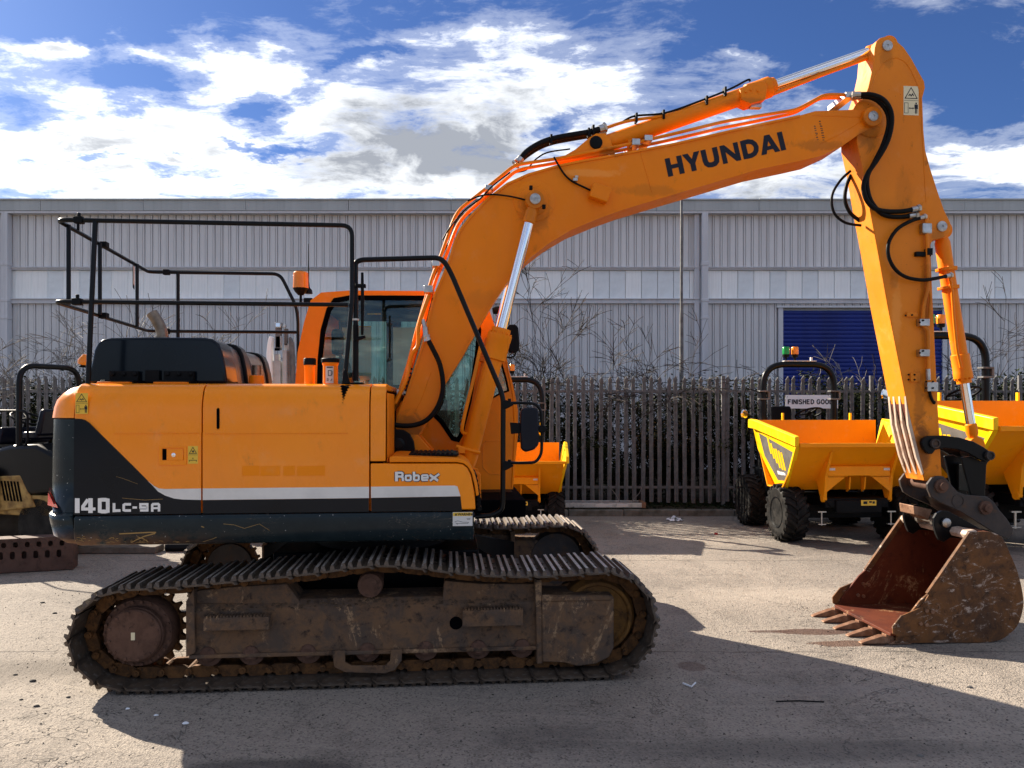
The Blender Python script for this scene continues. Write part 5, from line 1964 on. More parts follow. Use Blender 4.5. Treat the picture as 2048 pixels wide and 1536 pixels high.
# front grab rail with near mirror
gr_ = rails('front_grab_rail', [[L(711, 762, -1.0), L(711, 524, -1.0), L(724, 519.5, -1.0), L(884, 515, -1.0), L(902, 546, -1.0), L(1002, 782, -1.0), L(1006.5, 800, -1.0), L(1005.6, 1006, -1.0), L(1003, 1020, -1.0), L(985, 1031, -1.0), L(950, 1033, -1.0)]], .0175, fl=.10)
m = MB()
a = L(711, 635, -1.0)
m.lathe([(0, .021), (.38, .021)], (a.x, -1.0, L(711, 762, -1.0).z), (0, 0, 1), 10)
m.build('rail_sleeve', 'black_satin', gr_)
MB().lathe([(0, .0235), (.012, .0235)], (a.x, -1.0, L(711, 641, -1.0).z), (0, 0, 1), 10).build('rail_band', 'white_plate', gr_)
m = MB().box(L(705, 0, -1.0).x - .03, L(718, 0, -1.0).x + .03, -1.05, -.93, Z_top, Z_top + .012).loft([[(L(684, 0, -1.06).x, -1.08, Z_top), (L(700, 0, -1.06).x, -1.08, Z_top), (L(700, 0, -1.06).x, -1.04, Z_top), (L(684, 0, -1.06).x, -1.04, Z_top)],
                                                                              [(L(689, 0, -1.06).x, -1.08, Z_top + .10), (L(694, 0, -1.06).x, -1.08, Z_top + .10), (L(694, 0, -1.06).x, -1.04, Z_top + .10), (L(689, 0, -1.06).x, -1.04, Z_top + .10)]])
m.build('rail_foot', 'black_satin', gr_, bevel=.004)
mm = MB().tube([L(724.5, 545, -1.02), L(725, 600, -1.02), L(724.5, 670, -1.02)], [.010, .013, .010], 8)
mm.box(L(711, 0, -1).x, L(732, 0, -1).x, -1.03, -.99, L(0, 563, -1).z - .012, L(0, 563, -1).z + .012)
mm.prism(PL([(711, 683), (731, 676), (730, 671), (711, 674)], -1.02), -1.03, -1.0)
mm.build('side_mirror', 'black_satin', gr_, bevel=.004, label='slim mirror seen edge-on beside the grab rail')
# big front mirror with its tube bracket
vm_ = -1.0
MB().tube(fillet([L(1008, 807, vm_), L(1036, 805.5, vm_), L(1071, 807, vm_), L(1083, 822, vm_), L(1084, 870, vm_), L(1083, 908, vm_), L(1072, 925, vm_), L(1036, 926, vm_), L(1008, 924.5, vm_)], .06), .0105, 8).build('mirror_bracket', 'black_paint', gr_, smooth=60)
m = MB()
for (y_) in (812, 934):
    m.prism(PL([(1004, y_ - 10), (1013, y_ - 12), (1025, y_ - 5), (1027, y_ - 2), (1012, y_ + 6), (1004, y_ + 6)], vm_), vm_ - .02, vm_ + .02)
    m.lathe([(0, .012), (.03, .012)], L(1019, y_ - 6, vm_), (0, 0, 1), 8)
m.build('bracket_clamp', 'black_satin', gr_, bevel=.003)
mo = PL([(1041, 822), (1046, 816), (1070, 815), (1076, 820), (1077, 850), (1077, 888), (1068, 899), (1050, 904), (1042, 898), (1040, 860)], vm_)
MB().prism(mo, vm_ - .035, vm_ + .045).build('front_mirror', 'navy_plastic', gr_, bevel=.014, seg=3, label='large dark mirror housing seen from behind')
m = MB().prism(PL([(1020, 845), (1040, 846), (1041, 866), (1022, 868)], vm_), vm_ - .012, vm_ + .012)
c = L(1084, 858, vm_)
m.lathe([(0, .026), (.03, .03), (.045, .026)], (c.x, vm_ - .03, c.z), (0, 1, 0), 14)
m.cyl(L(1070, 862, vm_), L(1084, 858, vm_), .014, seg=8)
m.build('mirror_arm', 'black_satin', gr_, bevel=.003)

# ---------------------------------------------------------------- cab
CN, CFv = .20, 1.16
cab_out = [(590, 774), (595, 705), (608, 645), (621, 601), (642, 585), (697, 581), (860, 582), (952, 588), (976, 612), (1008, 706), (1026, 768), (1036, 820), (1036, 870), (1030, 930), (1026, 981), (880, 981), (700, 981), (586, 981)]
cab_win = [(634, 800), (636, 720), (642, 660), (654, 617), (668, 597), (700, 591.5), (860, 592), (936, 596), (952, 622), (962, 660), (957, 712), (943, 800), (928, 866), (918, 884), (903, 880), (880, 846), (846, 812), (800, 800)]
cab_tri = [(990, 712), (1003, 724), (1013, 758), (1018, 782), (1000, 788), (980, 800), (984, 760)]
cabo = PL(cab_out, CN)
winp = PL(cab_win, CN)
trip = PL(cab_tri, CN)
m = MB()
plate_holes(m, cabo, [winp, trip], CN, CN + .05)
plate_holes(m, cabo, [winp, trip], CFv - .05, CFv)
cab = m.build('cab_frame', 'orange_paint', ex, bevel=.006, smooth=40)
# roof, rear, floor, front posts follow the outline
m = MB()


def strip_between(pts, v0, v1, th, mi=0):
    for i in range(len(pts) - 1):
        a, b = Vector(pts[i]), Vector(pts[i + 1])
        t_ = (b - a).normalized()
        n_ = Vector((-t_.y, t_.x)) * th
        m.prism([tuple(a), tuple(b), tuple(b + n_), tuple(a + n_)], v0, v1, mi)


strip_between(cabo[2:9][::-1], CN + .05, CFv - .05, .035)
m.build('cab_roof', 'orange_paint', cab, smooth=40)
m = MB()
strip_between(cabo[11:15][::-1], CN + .05, CFv - .05, .03)
z_low = cabo[-1][1]
m.box(cabo[-1][0], cabo[-3][0], CN + .05, CFv - .05, z_low, z_low + .05)
strip_between([cabo[-1], cabo[0], cabo[1]], CN + .05, CFv - .05, -.03)
m.build('cab_body', 'orange_paint', cab, smooth=40)


def inset(poly, d):
    n = len(poly)
    ar = sum(poly[i][0] * poly[(i + 1) % n][1] - poly[(i + 1) % n][0] * poly[i][1] for i in range(n))
    sg_ = 1 if ar > 0 else -1
    out = []
    for i in range(n):
        a, b, c_ = Vector(poly[i - 1]), Vector(poly[i]), Vector(poly[(i + 1) % n])
        d1, d2 = (b - a).normalized(), (c_ - b).normalized()
        n1_, n2_ = Vector((-d1.y, d1.x)) * sg_, Vector((-d2.y, d2.x)) * sg_
        k = (n1_ + n2_)
        k = k.normalized() / max(.5, k.normalized().dot(n1_))
        out.append(tuple(b + k * d))
    return out


m = MB()
plate_holes(m, inset(winp, -.003), [inset(winp, .034)], CN - .004, CN + .012)
plate_holes(m, inset(trip, -.003), [inset(trip, .012)], CN - .004, CN + .012)
m.build('window_seal', 'dark_void', cab, smooth=40)
for nm, pp, vv_ in (('side_window', winp, CN + .014), ('quarter_window', trip, CN + .014), ('door_window', winp, CFv - .02)):
    MB().prism(inset(pp, .004), vv_, vv_ + .005).build(nm, 'cab_glass', cab, smooth=0)
# rear & windscreen glass
rg = [cabo[1], cabo[2], cabo[3]]
m = MB()
for i in range(2):
    a, b = Vector(rg[i]), Vector(rg[i + 1])
    m.add([(a.x + .02, CN + .08, a.y), (a.x + .02, CFv - .08, a.y), (b.x + .02, CFv - .08, b.y), (b.x + .02, CN + .08, b.y)], [(0, 1, 2, 3)])
m.build('rear_window', 'cab_glass', cab, recalc=False, smooth=0)
m = MB()
for i in (8, 9, 10):
    a, b = Vector(cabo[i]), Vector(cabo[i + 1])
    m.add([(a.x - .01, CN + .05, a.y), (a.x - .01, CFv - .05, a.y), (b.x - .01, CFv - .05, b.y), (b.x - .01, CN + .05, b.y)], [(0, 1, 2, 3)])
m.build('windscreen', 'cab_glass', cab, recalc=False, smooth=0)
# inside: headlining, seat, console, posts
a, b = L(655, 610, .6), L(950, 590, .6)
m = MB().box(L(650, 0, .3).x, L(950, 0, .3).x, CN + .06, CFv - .06, L(0, 614, .3).z, L(0, 590, .3).z - .01)
m.build('headlining', 'dark_void', cab)
su = L(760, 0, .65).x
m = MB()
m.box(su - .26, su + .26, .44, .92, z_low + .38, z_low + .52)
m.loft([[(su - .26, .46, z_low + .45), (su - .12, .46, z_low + .45), (su - .12, .90, z_low + .45), (su - .26, .90, z_low + .45)],
        [(su - .42, .48, z_low + 1.12), (su - .30, .48, z_low + 1.12), (su - .30, .88, z_low + 1.12), (su - .42, .88, z_low + 1.12)]])
m.box(su - .42, su - .33, .58, .78, z_low + 1.15, z_low + 1.38)
m.box(su - .22, su + .30, .30, .40, z_low + .50, z_low + .68).box(su - .22, su + .30, .95, 1.05, z_low + .50, z_low + .68)
m.build('operator_seat', 'seat_fabric', cab, bevel=.03, smooth=50)
m = MB().cyl((su + .22, .35, z_low + .68), (su + .26, .36, z_low + .90), .012, seg=8).lathe([(0, .02), (.10, .026), (.12, .015)], (su + .26, .36, z_low + .88), (.1, 0, 1), 10)
m.cyl((su + .5, .6, z_low + .05), (su + .62, .6, z_low + .62), .014, seg=8)
m.build('control_lever', 'black_satin', cab)
m = MB().box(su + .42, su + .60, .26, .50, z_low + .03, z_low + .75).box(L(672, 0, .9).x, L(690, 0, .9).x, CFv - .09, CFv - .06, z_low + .4, L(0, 600, .9).z).box(L(770, 0, .9).x, L(800, 0, .9).x, CFv - .10, CFv - .06, z_low + .05, L(0, 600, .9).z)
m.build('console', 'dark_void', cab, bevel=.01)
a, b = L(735, 629, .45), L(762, 616, .45)
MB().box(a.x, b.x, .45, .455, a.z, b.z).build('cab_notice', 'sticker_yellow', cab)
a, b = L(718, 665, 1.0), L(742, 652, 1.0)
MB().box(a.x, b.x, 1.0, 1.005, a.z, b.z).build('cab_notice', 'skip_yellow_sunlit', cab)
# white curtain-like far screen and net seen through the glass
a, b = L(684, 760, .98), L(742, 655, .98)
MB().box(a.x, b.x, .98, .985, a.z, b.z).build('rear_blind', 'skylight_sheet', cab, bevel=.02)
a, b = L(786, 770, .98), L(850, 655, .98)
MB().box(a.x, b.x, .98, .985, a.z, b.z).build('rear_blind', 'skylight_sheet', cab, bevel=.02)
# panel pressing on the cab flank
rp = PL([(966, 890), (972, 883), (1002, 882), (1008, 888), (1008, 940), (1000, 948), (978, 947), (966, 934)], CN)
m = MB()
plate_holes(m, inset(rp, -.006), [rp], CN - .004, CN + .002)
m.build('panel_pressing', 'orange_worn', cab, bevel=.002, smooth=40)
m = MB().tube([L(992, 650, CN), L(1012, 720, CN), L(1026, 790, CN), L(1030, 860, CN), L(1024, 975, CN)], .008, 6)
m.build('front_pillar_bead', 'orange_paint', cab, smooth=60)
# platform under the cab front with tread and decal
a, b = L(945, 1018, -.35), L(1036, 1003, -.35)
cbm = MB().box(U_772, L(1036, 0, .1).x, -.55, 1.18, Z_seam - .14, Z_seam - .01)
cbm.build('revolving_frame', 'dark_void', ex, bevel=.01)
c0, c1 = L(950, 980, .0), L(1026, 1003, .0)
pf = MB().box(c0.x, c1.x, -.02, .20, c1.z, z_low - .005).build('cab_base', 'black_satin', ex, bevel=.006)
c0, c1 = L(945, 1003, -.2), L(1037, 1013, -.2)
stp = MB().box(c0.x, c1.x, -.45, .05, c1.z - .02, c1.z + .004)
for i in range(7):
    for j in range(4):
        stp.box(c0.x + .02 + i * .052, c0.x + .05 + i * .052, -.43 + j * .12, -.36 + j * .12, c1.z + .004, c1.z + .009)
stp.build('cab_step', 'black_satin', ex)
a, b = L(980, 1000, -.025), L(1000, 989, -.025)
MB().box(a.x, b.x, -.0245, -.021, a.z, b.z).build('route_sticker', 'white_plate', pf)
# roof lamp cluster, mirrors, beacon, antenna
b0 = L(601, 600, .25)
m = MB().box(b0.x - .01, b0.x + .09, .23, .29, b0.z - .05, b0.z - .02).cyl((b0.x, .26, b0.z - .03), (b0.x, .26, b0.z + .05), .012, seg=8)
m.box(b0.x + .03, b0.x + .10, .22, .30, b0.z - .03, b0.z + .015)
bk = m.build('beacon_bracket', 'black_satin', cab, bevel=.004)
br = 15.5 * mpp(600, 560, .26)
zb0, zb1, zb2 = L(0, 583, .26).z, L(0, 569, .26).z, L(0, 535, .26).z
MB().lathe([(0, br * .35), (zb1 - zb0 - .03, br * .75), (zb1 - zb0, br * 1.02)], (b0.x, .26, zb0), (0, 0, 1), 24).build('beacon_base', 'black_satin', bk)
MB().lathe([(0, br), (zb2 - zb1 - .012, br * .95), (zb2 - zb1, br * .8)], (b0.x, .26, zb1), (0, 0, 1), 28).build('beacon_lens', 'amber_lens', bk)
a = L(617, 585, .3)
m = MB().lathe([(0, .035), (.03, .03), (.05, .012), (.10, .006), (.42, .0025)], (a.x, .30, a.z - .01), (0, 0, 1), 8)
m.build('antenna', 'black_satin', cab)
m = MB()
a = L(990, 622, .3)
m.lathe([(0, .028), (.03, .034), (.06, .034)], (a.x - .02, .3, a.z), (1, 0, .2), 14)
m.build('work_lamp', 'black_satin', cab)
fm_ = PL([(1014, 655), (1018, 650), (1030, 650), (1036, 656), (1038, 690), (1037, 702), (1030, 707), (1018, 706), (1014, 695)], .2)
m = MB().prism(fm_, .15, .22)
m.build('far_mirror', 'black_satin', cab, bevel=.012, seg=3)
m = MB().tube(fillet([L(1008, 712, .25), L(1018, 716, .25), L(1030, 712, .25), L(1032, 700, .25)], .02), .008, 6)
m.build('mirror_stay', 'black_satin', cab)

# ---------------------------------------------------------------- boom
BN, BF = -.45, -.11
top_e = [(790, 905), (790, 870), (793, 837), (814, 781), (846, 684), (858, 626), (868, 590), (887, 545), (899, 515), (908, 483), (921, 456), (938, 434), (973, 397), (1014, 366), (1055, 347.5), (1113, 330.5), (1158, 321), (1260, 303), (1350, 285.5), (1478, 256), (1600, 230), (1632, 221), (1700, 218.5), (1733, 217.5)]
tipc = (1742.5, 235)
bot_e = [(1748, 253), (1720, 267), (1686, 291), (1640, 312), (1600, 321), (1518, 338), (1352, 387), (1250, 417.5), (1201, 435), (1143, 459), (1099, 485), (1061, 514), (1030, 546), (1012, 567), (987, 605), (955, 658), (925, 712), (887, 772), (866, 820), (850, 852), (828, 890), (815, 912)]
arcp = []
for k in range(9):
    a = R(100 - k * 22)
    arcp.append((tipc[0] + 18.5 * math.cos(a), tipc[1] - 18.5 * math.sin(a)))
outline = PL(top_e + arcp + bot_e, BN)
boom = MB().prism(outline, BN + .012, BF - .012).build('boom', 'orange_paint', ex, bevel=.004, smooth=30)
m = MB()


def flange(pts_px, th, v0, v1, outward):
    P2 = [Vector(p) for p in PL(pts_px, BN)]
    n = len(P2)
    A, B = [], []
    for i in range(n):
        d_ = (P2[min(i + 1, n - 1)] - P2[max(i - 1, 0)]).normalized()
        nn = Vector((-d_.y, d_.x)) * outward
        A.append(P2[i] + nn * .002)
        B.append(P2[i] - nn * th)
    m.prism([tuple(p) for p in A] + [tuple(p) for p in reversed(B)], v0, v1)


flange(top_e[2:-3], .014, BN, BF, 1)
flange(bot_e[2:-1], .014, BN, BF, 1)
m.build('boom_flange', 'orange_paint', boom, smooth=30)
# bosses
c = L(1069, 401, BN)
k = mpp(1069, 401, BN)
m = MB().lathe([(0, 41 * k), (.006, 41 * k), (.010, 38 * k), (.010, 30 * k), (.016, 28 * k)], (c.x, BN + .013, c.z), (0, -1, 0), 40)
m.build('pin_boss_plate', 'orange_paint', boom, smooth=30)
c2_ = L(tipc[0], tipc[1], BN)
MB().lathe([(0, .078), (.035, .078), (.04, .074)], (c2_.x, BN + .012, c2_.z), (0, -1, 0), 28).build('tip_boss', 'orange_paint', boom, smooth=30)
m = MB().lathe([(0, .040), (.008, .040), (.010, .036), (.010, .012), (.004, .010)], (c2_.x, BN - .026, c2_.z), (0, -1, 0), 24)
m.build('boom_tip_pin', 'pin_steel', boom, smooth=30)
# sensor cover box
bx_ = PL([(1187, 365), (1224, 377), (1214, 406), (1178, 393)], BN - .05)
MB().prism(bx_, BN - .07, BN + .01).build('valve_cover', 'orange_paint', boom, bevel=.008)
# weld beads
m = MB().tube([L(1278, 295, BN + .012), L(1291, 340, BN + .012), L(1304, 385, BN + .012)], .004, 5)
m.tube([L(1626, 231, BN + .012), L(1722, 234, BN + .012)], .004, 5).tube([L(1640, 288, BN + .012), L(1680, 268, BN + .012), L(1722, 243, BN + .012)], .004, 5)
m.tube([L(826, 832, BN + .012), L(842, 800, BN + .012), L(862, 745, BN + .012)], .003, 5)
m.build('weld_bead', 'orange_paint', boom, smooth=60)
# HYUNDAI
base0, base1 = Vector((1336.5, 354)), Vector((1572.5, 299.5))
H0, H1 = Vector((1329, 318)), Vector((1563.5, 263))
word = 'HYUNDAI'
adv = 0
gls = []
for chh in word:
    gls.append((adv, GL[chh][1]))
    adv += GL[chh][0] + {'H': .04, 'Y': .06, 'U': .13, 'N': .13, 'D': .03, 'A': .04, 'I': 0}[chh]


def hmap(x, y):
    t_ = x / adv
    b_ = base0.lerp(base1, t_)
    h_ = H0.lerp(H1, t_)
    p = b_.lerp(h_, y)
    return L(p.x, p.y, BN + .012)


lettering('brand_lettering', 'black_letter', boom, gls, hmap, .002)
# faint stencil near the tip
m = MB()
rr = random.Random(2)
for col_ in range(2):
    for i in range(9):
        x_, y_ = 1626 + col_ * 12 + i * .9, 243 + i * 4.6
        if rr.random() < .85:
            for quad in ribbon([(x_, y_), (x_ + rr.uniform(3, 5), y_ - 1 + rr.uniform(-1, 2))], rr.uniform(1.2, 2.4)):
                q = [L(p[0], p[1], BN + .0105) for p in quad]
                m.add([tuple(p) for p in q], [(0, 1, 2, 3)])
m.build('stencil_marks', 'hub_rust', boom, smooth=0, recalc=False)
# boom foot cover (black) and foot bracket
fc = PL([(776, 862), (790, 858), (808, 860), (820, 868), (828, 882), (831, 905), (776, 908)], -.5)
MB().prism(fc, -.56, -.47).build('boom_foot_cover', 'black_satin', ex, bevel=.008)
c = L(797, 888, -.56)
MB().lathe([(0, .045), (.012, .045), (.014, .03), (.02, .028), (.02, .02)], (c.x, -.56, c.z), (0, -1, 0), 22).build('boom_foot_pin', 'black_paint', ex)
fb = PL([(782, 905), (792, 868), (836, 868), (868, 905), (960, 945), (962, 1020), (782, 1020)], -.4)
MB().prism(fb, -.50, -.46).prism(fb, -.10, -.06).prism(PL([(790, 930), (950, 945), (950, 1015), (790, 1015)], -.4), -.46, -.10).build('boom_bracket', 'orange_paint', ex, bevel=.006)

# boom cylinders (near + far)


def cylinder(name, A, B, t_gland, r_rod, r_bar, r_col, v, parent, barrel_at='B', foot=True, matb='orange_paint'):
    """A = rod end pin, B = barrel end pin (points); t_gland = fraction from A where the barrel starts"""
    ax = (B - A)
    Lg = ax.length
    d_ = ax / Lg
    m = MB()
    b0_ = A + d_ * Lg * t_gland
    m.lathe([(-.045, r_col * .80), (-.0, r_col * .80), (.0, r_col * 1.03), (.045, r_col * 1.03), (.05, r_col), (.19, r_col), (.20, r_bar), (Lg * (1 - t_gland) - .10, r_bar), (Lg * (1 - t_gland) - .04, r_bar * .7)], b0_, d_, 32)
    for i in range(12):
        a_ = 2 * math.pi * i / 12
        o1 = d_.orthogonal().normalized()
        o2 = d_.cross(o1)
        pb = b0_ + (o1 * math.cos(a_) + o2 * math.sin(a_)) * (r_col * .9)
        m.lathe([(-.014, .009), (0, .009)], pb, d_, 6)
    brl = m.build(name, matb, parent, smooth=30)
    MB().cyl(A + d_ * .12, b0_, r_rod, seg=28).build('piston_rod', 'chrome', brl, smooth=60)
    # rod eye
    e = MB().lathe([(.055, r_rod * .9), (.10, r_rod * 1.25), (.17, r_rod * 1.25), (.18, r_rod * 1.0)], A, d_, 20)
    e.lathe([(-.04, .068), (.04, .068)], A, (0, 1, 0), 24)
    e.build('rod_eye', matb, brl, smooth=30)
    if foot:
        MB().lathe([(-.05, .07), (.05, .07)], B, (0, 1, 0), 24).build('barrel_eye', matb, brl, smooth=30)
    return brl


for vv_ in (-.56, .0):
    A = L(1069, 401, -.56); B = L(929, 948, -.56)
    A = Vector((A.x, vv_, A.z)); B = Vector((B.x, vv_, B.z))
    cy = cylinder('boom_cylinder', A, B, .492, .0375, .066, .088, vv_, ex)
    if vv_ < -.3:
        MB().lathe([(0, .040), (.008, .040), (.010, .036), (.010, .008), (.006, .006)], (A.x, vv_ - .045, A.z), (0, -1, 0), 24).build('cylinder_pin', 'pin_steel', cy, smooth=30)
        tt = MB()
        for dx, dy in ((-.06, .14), (.135, -.085)):
            tt.box(A.x + dx * .5 - .012, A.x + dx * .5 + .012, vv_ - .04, vv_ - .01, A.z + dy * .62 - .015, A.z + dy * .62 + .015)
        tt.build('pin_lock', 'black_satin', cy, bevel=.003)
        # feed pipe beside the barrel
        MB().tube(catmull([L(962, 690, -.63), L(957, 712, -.64), L(949, 750, -.64), L(934, 810, -.64), L(925, 850, -.64), L(925, 864, -.62), L(934, 868, -.58)], 5), .013, 8).build('cylinder_feed_pipe', 'orange_paint', cy, smooth=60)
        m = MB()
        c = L(922, 901, -.64)
        m.box(c.x - .02, c.x + .03, -.66, -.60, c.z - .02, c.z + .02).cyl(L(912, 893, -.62), L(960, 906, -.62), .016, seg=8)
        m.build('cylinder_clamp', 'orange_paint', cy, bevel=.003)

# hydraulic pipes on the boom back
pipeA = [(776, 822), (790, 806), (800, 780), (816, 730), (833, 662), (850, 602), (867, 547), (882, 511), (908, 437), (920, 418), (973, 376), (1026, 333), (1042, 328), (1113, 317.5), (1260, 288), (1350, 267), (1438, 245.5), (1465, 240), (1590, 220), (1606, 213), (1646, 191), (1660, 189), (1704, 190)]
pipeB = [(783, 826), (797, 808), (806, 783), (823, 735), (842, 668), (856, 610), (873, 556), (889, 519), (914, 452), (930, 430), (977, 389), (1030, 343), (1048, 337), (1113, 326), (1260, 297), (1350, 278), (1438, 257), (1500, 245), (1590, 226), (1640, 196), (1704, 195)]
pipeC = [(790, 806), (812, 760), (822, 712), (836, 690), (838, 650), (858, 590)]
for nm, pth, vv_, rr_ in (('boom_pipe', pipeA, -.40, .0135), ('boom_pipe', pipeB, -.31, .0135), ('boom_pipe', pipeA, -.22, .0135), ('boom_pipe', pipeB, -.16, .0125)):
    MB().tube(fillet([L(x_, y_, vv_) for x_, y_ in pth], .05, 3), rr_, 8).build(nm, 'orange_paint', boom, smooth=60)
m = MB().tube(catmull([L(x_, y_, -.475) for x_, y_ in pipeC], 4), .016, 8)
m.build('boom_pipe', 'orange_paint', boom, smooth=60)
m = MB()
for (x_, y_, w_, h_) in ((803, 785, 10, 7), (857, 578, 9, 9), (872, 527, 8, 7), (978, 375, 8, 6), (1297, 276, 8, 7), (1272, 284, 8, 8), (1700, 190, 9, 7)):
    c = L(x_, y_, -.42)
    k = mpp(x_, y_, -.42)
    m.box(c.x - w_ * k, c.x + w_ * k, -.43, -.13, c.z - h_ * k * .8, c.z + h_ * k * .8)
m.build('pipe_clamp', 'bare_steel', boom, bevel=.004)
m = MB().box(L(1692, 0, -.3).x, L(1703, 0, -.3).x, -.42, -.16, L(0, 222, -.3).z, L(0, 190, -.3).z)
m.build('pipe_bracket', 'orange_paint', boom, bevel=.004)
# serrated pipe clips near the foot
m = MB()
for i in range(7):
    c = L(823 - i * 2.3, 738 + i * 8.5, -.46)
    m.box(c.x - .008, c.x + .008, -.475, -.45, c.z - .007, c.z + .007)
m.build('pipe_clip', 'black_satin', boom)


def hose(pts, v, r=.018, name='hydraulic_hose', parent=None, vs_=None, fit=True):
    P3 = [L(x_, y_, (v if vs_ is None else vs_[i])) for i, (x_, y_) in enumerate(pts)]
    path = catmull(P3, 6)
    o = MB().tube(path, r, 10).build(name, 'rubber_hose', parent or boom, smooth=60)
    if fit:
        f = MB()
        for a_, b_ in ((path[0], path[3]), (path[-1], path[-4])):
            f.cyl(a_, b_, r * 1.25, seg=10)
            f.cyl(a_, a_ + (b_ - a_) * .3, r * 1.6, seg=6)
        f.build('hose_fitting', 'bare_steel', o)
    return o


hose([(775, 846), (800, 851), (830, 850), (856, 838), (876, 812), (886, 775), (880, 730), (864, 695), (852, 672)], -.50, .0185)
c = L(851, 670, -.50)
MB().cyl(L(850, 655, -.49), L(853, 683, -.5), .022, seg=12).cyl(L(846, 640, -.47), L(850, 656, -.49), .017, seg=10).build('hose_coupling', 'bare_steel', boom)
hose([(1036, 325), (1052, 305), (1078, 288), (1105, 278), (1140, 271), (1180, 264), (1212, 254)], -.33, .024)
hose([(1030, 330), (1050, 312), (1078, 294), (1105, 284), (1140, 277), (1180, 270), (1210, 262)], -.24, .024)
hose([(868, 560), (880, 520), (905, 470), (930, 430), (975, 388), (1020, 350), (1052, 340), (1070, 320), (1095, 305), (1140, 298)], -.30, .006, 'control_cable', fit=False)
hose([(1108, 314), (1118, 332), (1130, 350), (1145, 363), (1165, 373), (1182, 381)], -.455, .0075, 'sensor_cable', fit=False)
c = L(1150, 360, -.455)
MB().box(c.x - .018, c.x + .018, -.475, -.44, c.z - .012, c.z + .012).lathe([(0, .016), (.02, .016)], (c.x + .01, -.46, c.z + .012), (0, -.2, 1), 8).build('cable_clip', 'bare_steel', boom, bevel=.003)
hose([(935, 402), (960, 392), (985, 389), (1015, 392), (1040, 397), (1056, 402)], -.47, .0065, 'grease_line', fit=False)
hose([(885, 480), (900, 455), (930, 420), (960, 398), (985, 372), (1020, 345)], -.43, .006, 'control_cable', fit=False)
hose([(860, 560), (874, 530), (895, 480), (908, 450), (925, 425)], -.36, .006, 'control_cable', fit=False)

# arm cylinder on top of the boom
Ac = L(1774, 92, -.28)
Bc = L(1192, 295, -.28)
acl = cylinder('arm_cylinder', Ac, Bc, .414, .041, .068, .080, -.28, ex, foot=True)
m = MB().prism(PL([(1108, 324), (1150, 300), (1180, 275), (1192, 268), (1207, 268), (1219, 278), (1224, 292), (1230, 308)], -.36), -.375, -.355).prism(PL([(1108, 324), (1150, 300), (1180, 275), (1192, 268), (1207, 268), (1219, 278), (1224, 292), (1230, 308)], -.36), -.205, -.185)
m.build('arm_cylinder_bracket', 'orange_paint', boom, bevel=.004)
c = L(1192, 285, -.38)
MB().lathe([(0, .05), (.012, .05), (.016, .04)], (c.x, -.375, c.z), (0, -1, 0), 22).build('bracket_pin', 'black_satin', boom)
m = MB().prism(PL([(1480, 178), (1498, 168), (1527, 162), (1534, 175), (1530, 200), (1500, 208), (1482, 200)], -.36), -.37, -.22)
for x_, y_ in ((1492, 184), (1502, 180), (1516, 182)):
    c = L(x_, y_, -.37)
    m.lathe([(0, .012), (.01, .011)], (c.x, -.37, c.z), (0, -1, 0), 8)
m.build('valve_block', 'orange_paint', acl, bevel=.006)
MB().box(L(1500, 0, -.3).x, L(1522, 0, -.3).x, -.32, -.27, L(0, 166, -.3).z, L(0, 157, -.3).z).build('valve_fitting', 'bare_steel', acl, bevel=.003)
MB().tube(fillet([L(x_, y_, -.33) for x_, y_ in ((1212, 256), (1240, 246), (1265, 240), (1330, 232), (1400, 214), (1470, 190), (1490, 182))], .05), .0125, 8).build('cylinder_pipe', 'orange_paint', acl, smooth=60)
hose([(1245, 244), (1270, 232), (1330, 226), (1400, 202), (1460, 178), (1495, 160), (1500, 163)], -.33, .0085, 'pilot_hose', acl, fit=False)
m = MB()
for x_, y_ in ((1272, 238), (1326, 232), (1412, 204), (1449, 186), (1177, 268), (1102, 281), (1186, 262)):
    c = L(x_, y_, -.33)
    m.box(c.x - .008, c.x + .008, -.36, -.30, c.z - .03, c.z + .04)
m.build('cable_tie', 'black_satin', acl)
m = MB().box(L(1254, 0, -.3).x, L(1262, 0, -.3).x, -.34, -.30, L(0, 290, -.3).z, L(0, 245, -.3).z)
m.build('pipe_support', 'orange_paint', acl, bevel=.003)
# return rod tube under the piston rod
MB().tube([L(1500, 205, -.30), L(1540, 190, -.30), L(1640, 151, -.30), L(1735, 116, -.30)], .016, 8).build('cylinder_pipe', 'orange_paint', acl, smooth=60)

# ---------------------------------------------------------------- arm
AN, AF = -.405, -.155
arm_o = [(1753.6, 82), (1761, 75.5), (1772, 72.5), (1787.5, 76.5), (1808, 94.7), (1824, 118), (1839.6, 146.8), (1848.7, 162.4), (1850.5, 175.4), (1845, 196), (1847.4, 261), (1851, 300), (1860, 334), (1876, 384), (1889, 421), (1901, 445), (1902, 456), (1897, 468), (1888, 475), (1866, 480), (1861, 490), (1865.6, 598), (1874.7, 790), (1884, 951), (1874, 962), (1849, 962),
         (1829, 880), (1813.5, 804), (1775, 610), (1756, 504), (1741, 425), (1725, 334), (1714, 285), (1713, 255), (1722, 215), (1737, 175), (1747, 130), (1750, 95)]
am = paint('arm_paint', (0.80, .245, .013), (0.72, .20, .010), dirt=(.07, .03, .018), dl=.58, dh=.75, specks=.03, rough=.42, stains=[(1742, 262, .12, .22, .6, (.22, .08, .01)), (1883, 480, .09, .16, .5, (.25, .09, .01)), (1850, 900, .10, .35, .75, (.10, .035, .012)), (1845, 800, .07, .30, .5, (.28, .09, .01)),
    (1800, 620, .06, .35, .3, (.95, .42, .10)), (1815, 380, .10, .25, .35, (.50, .15, .01)), (1856, 620, .05, .5, .45, (.30, .10, .01)), (1780, 110, .08, .12, .45, (.30, .10, .01)), (1795, 560, .05, .12, .5, (.40, .12, .01))])
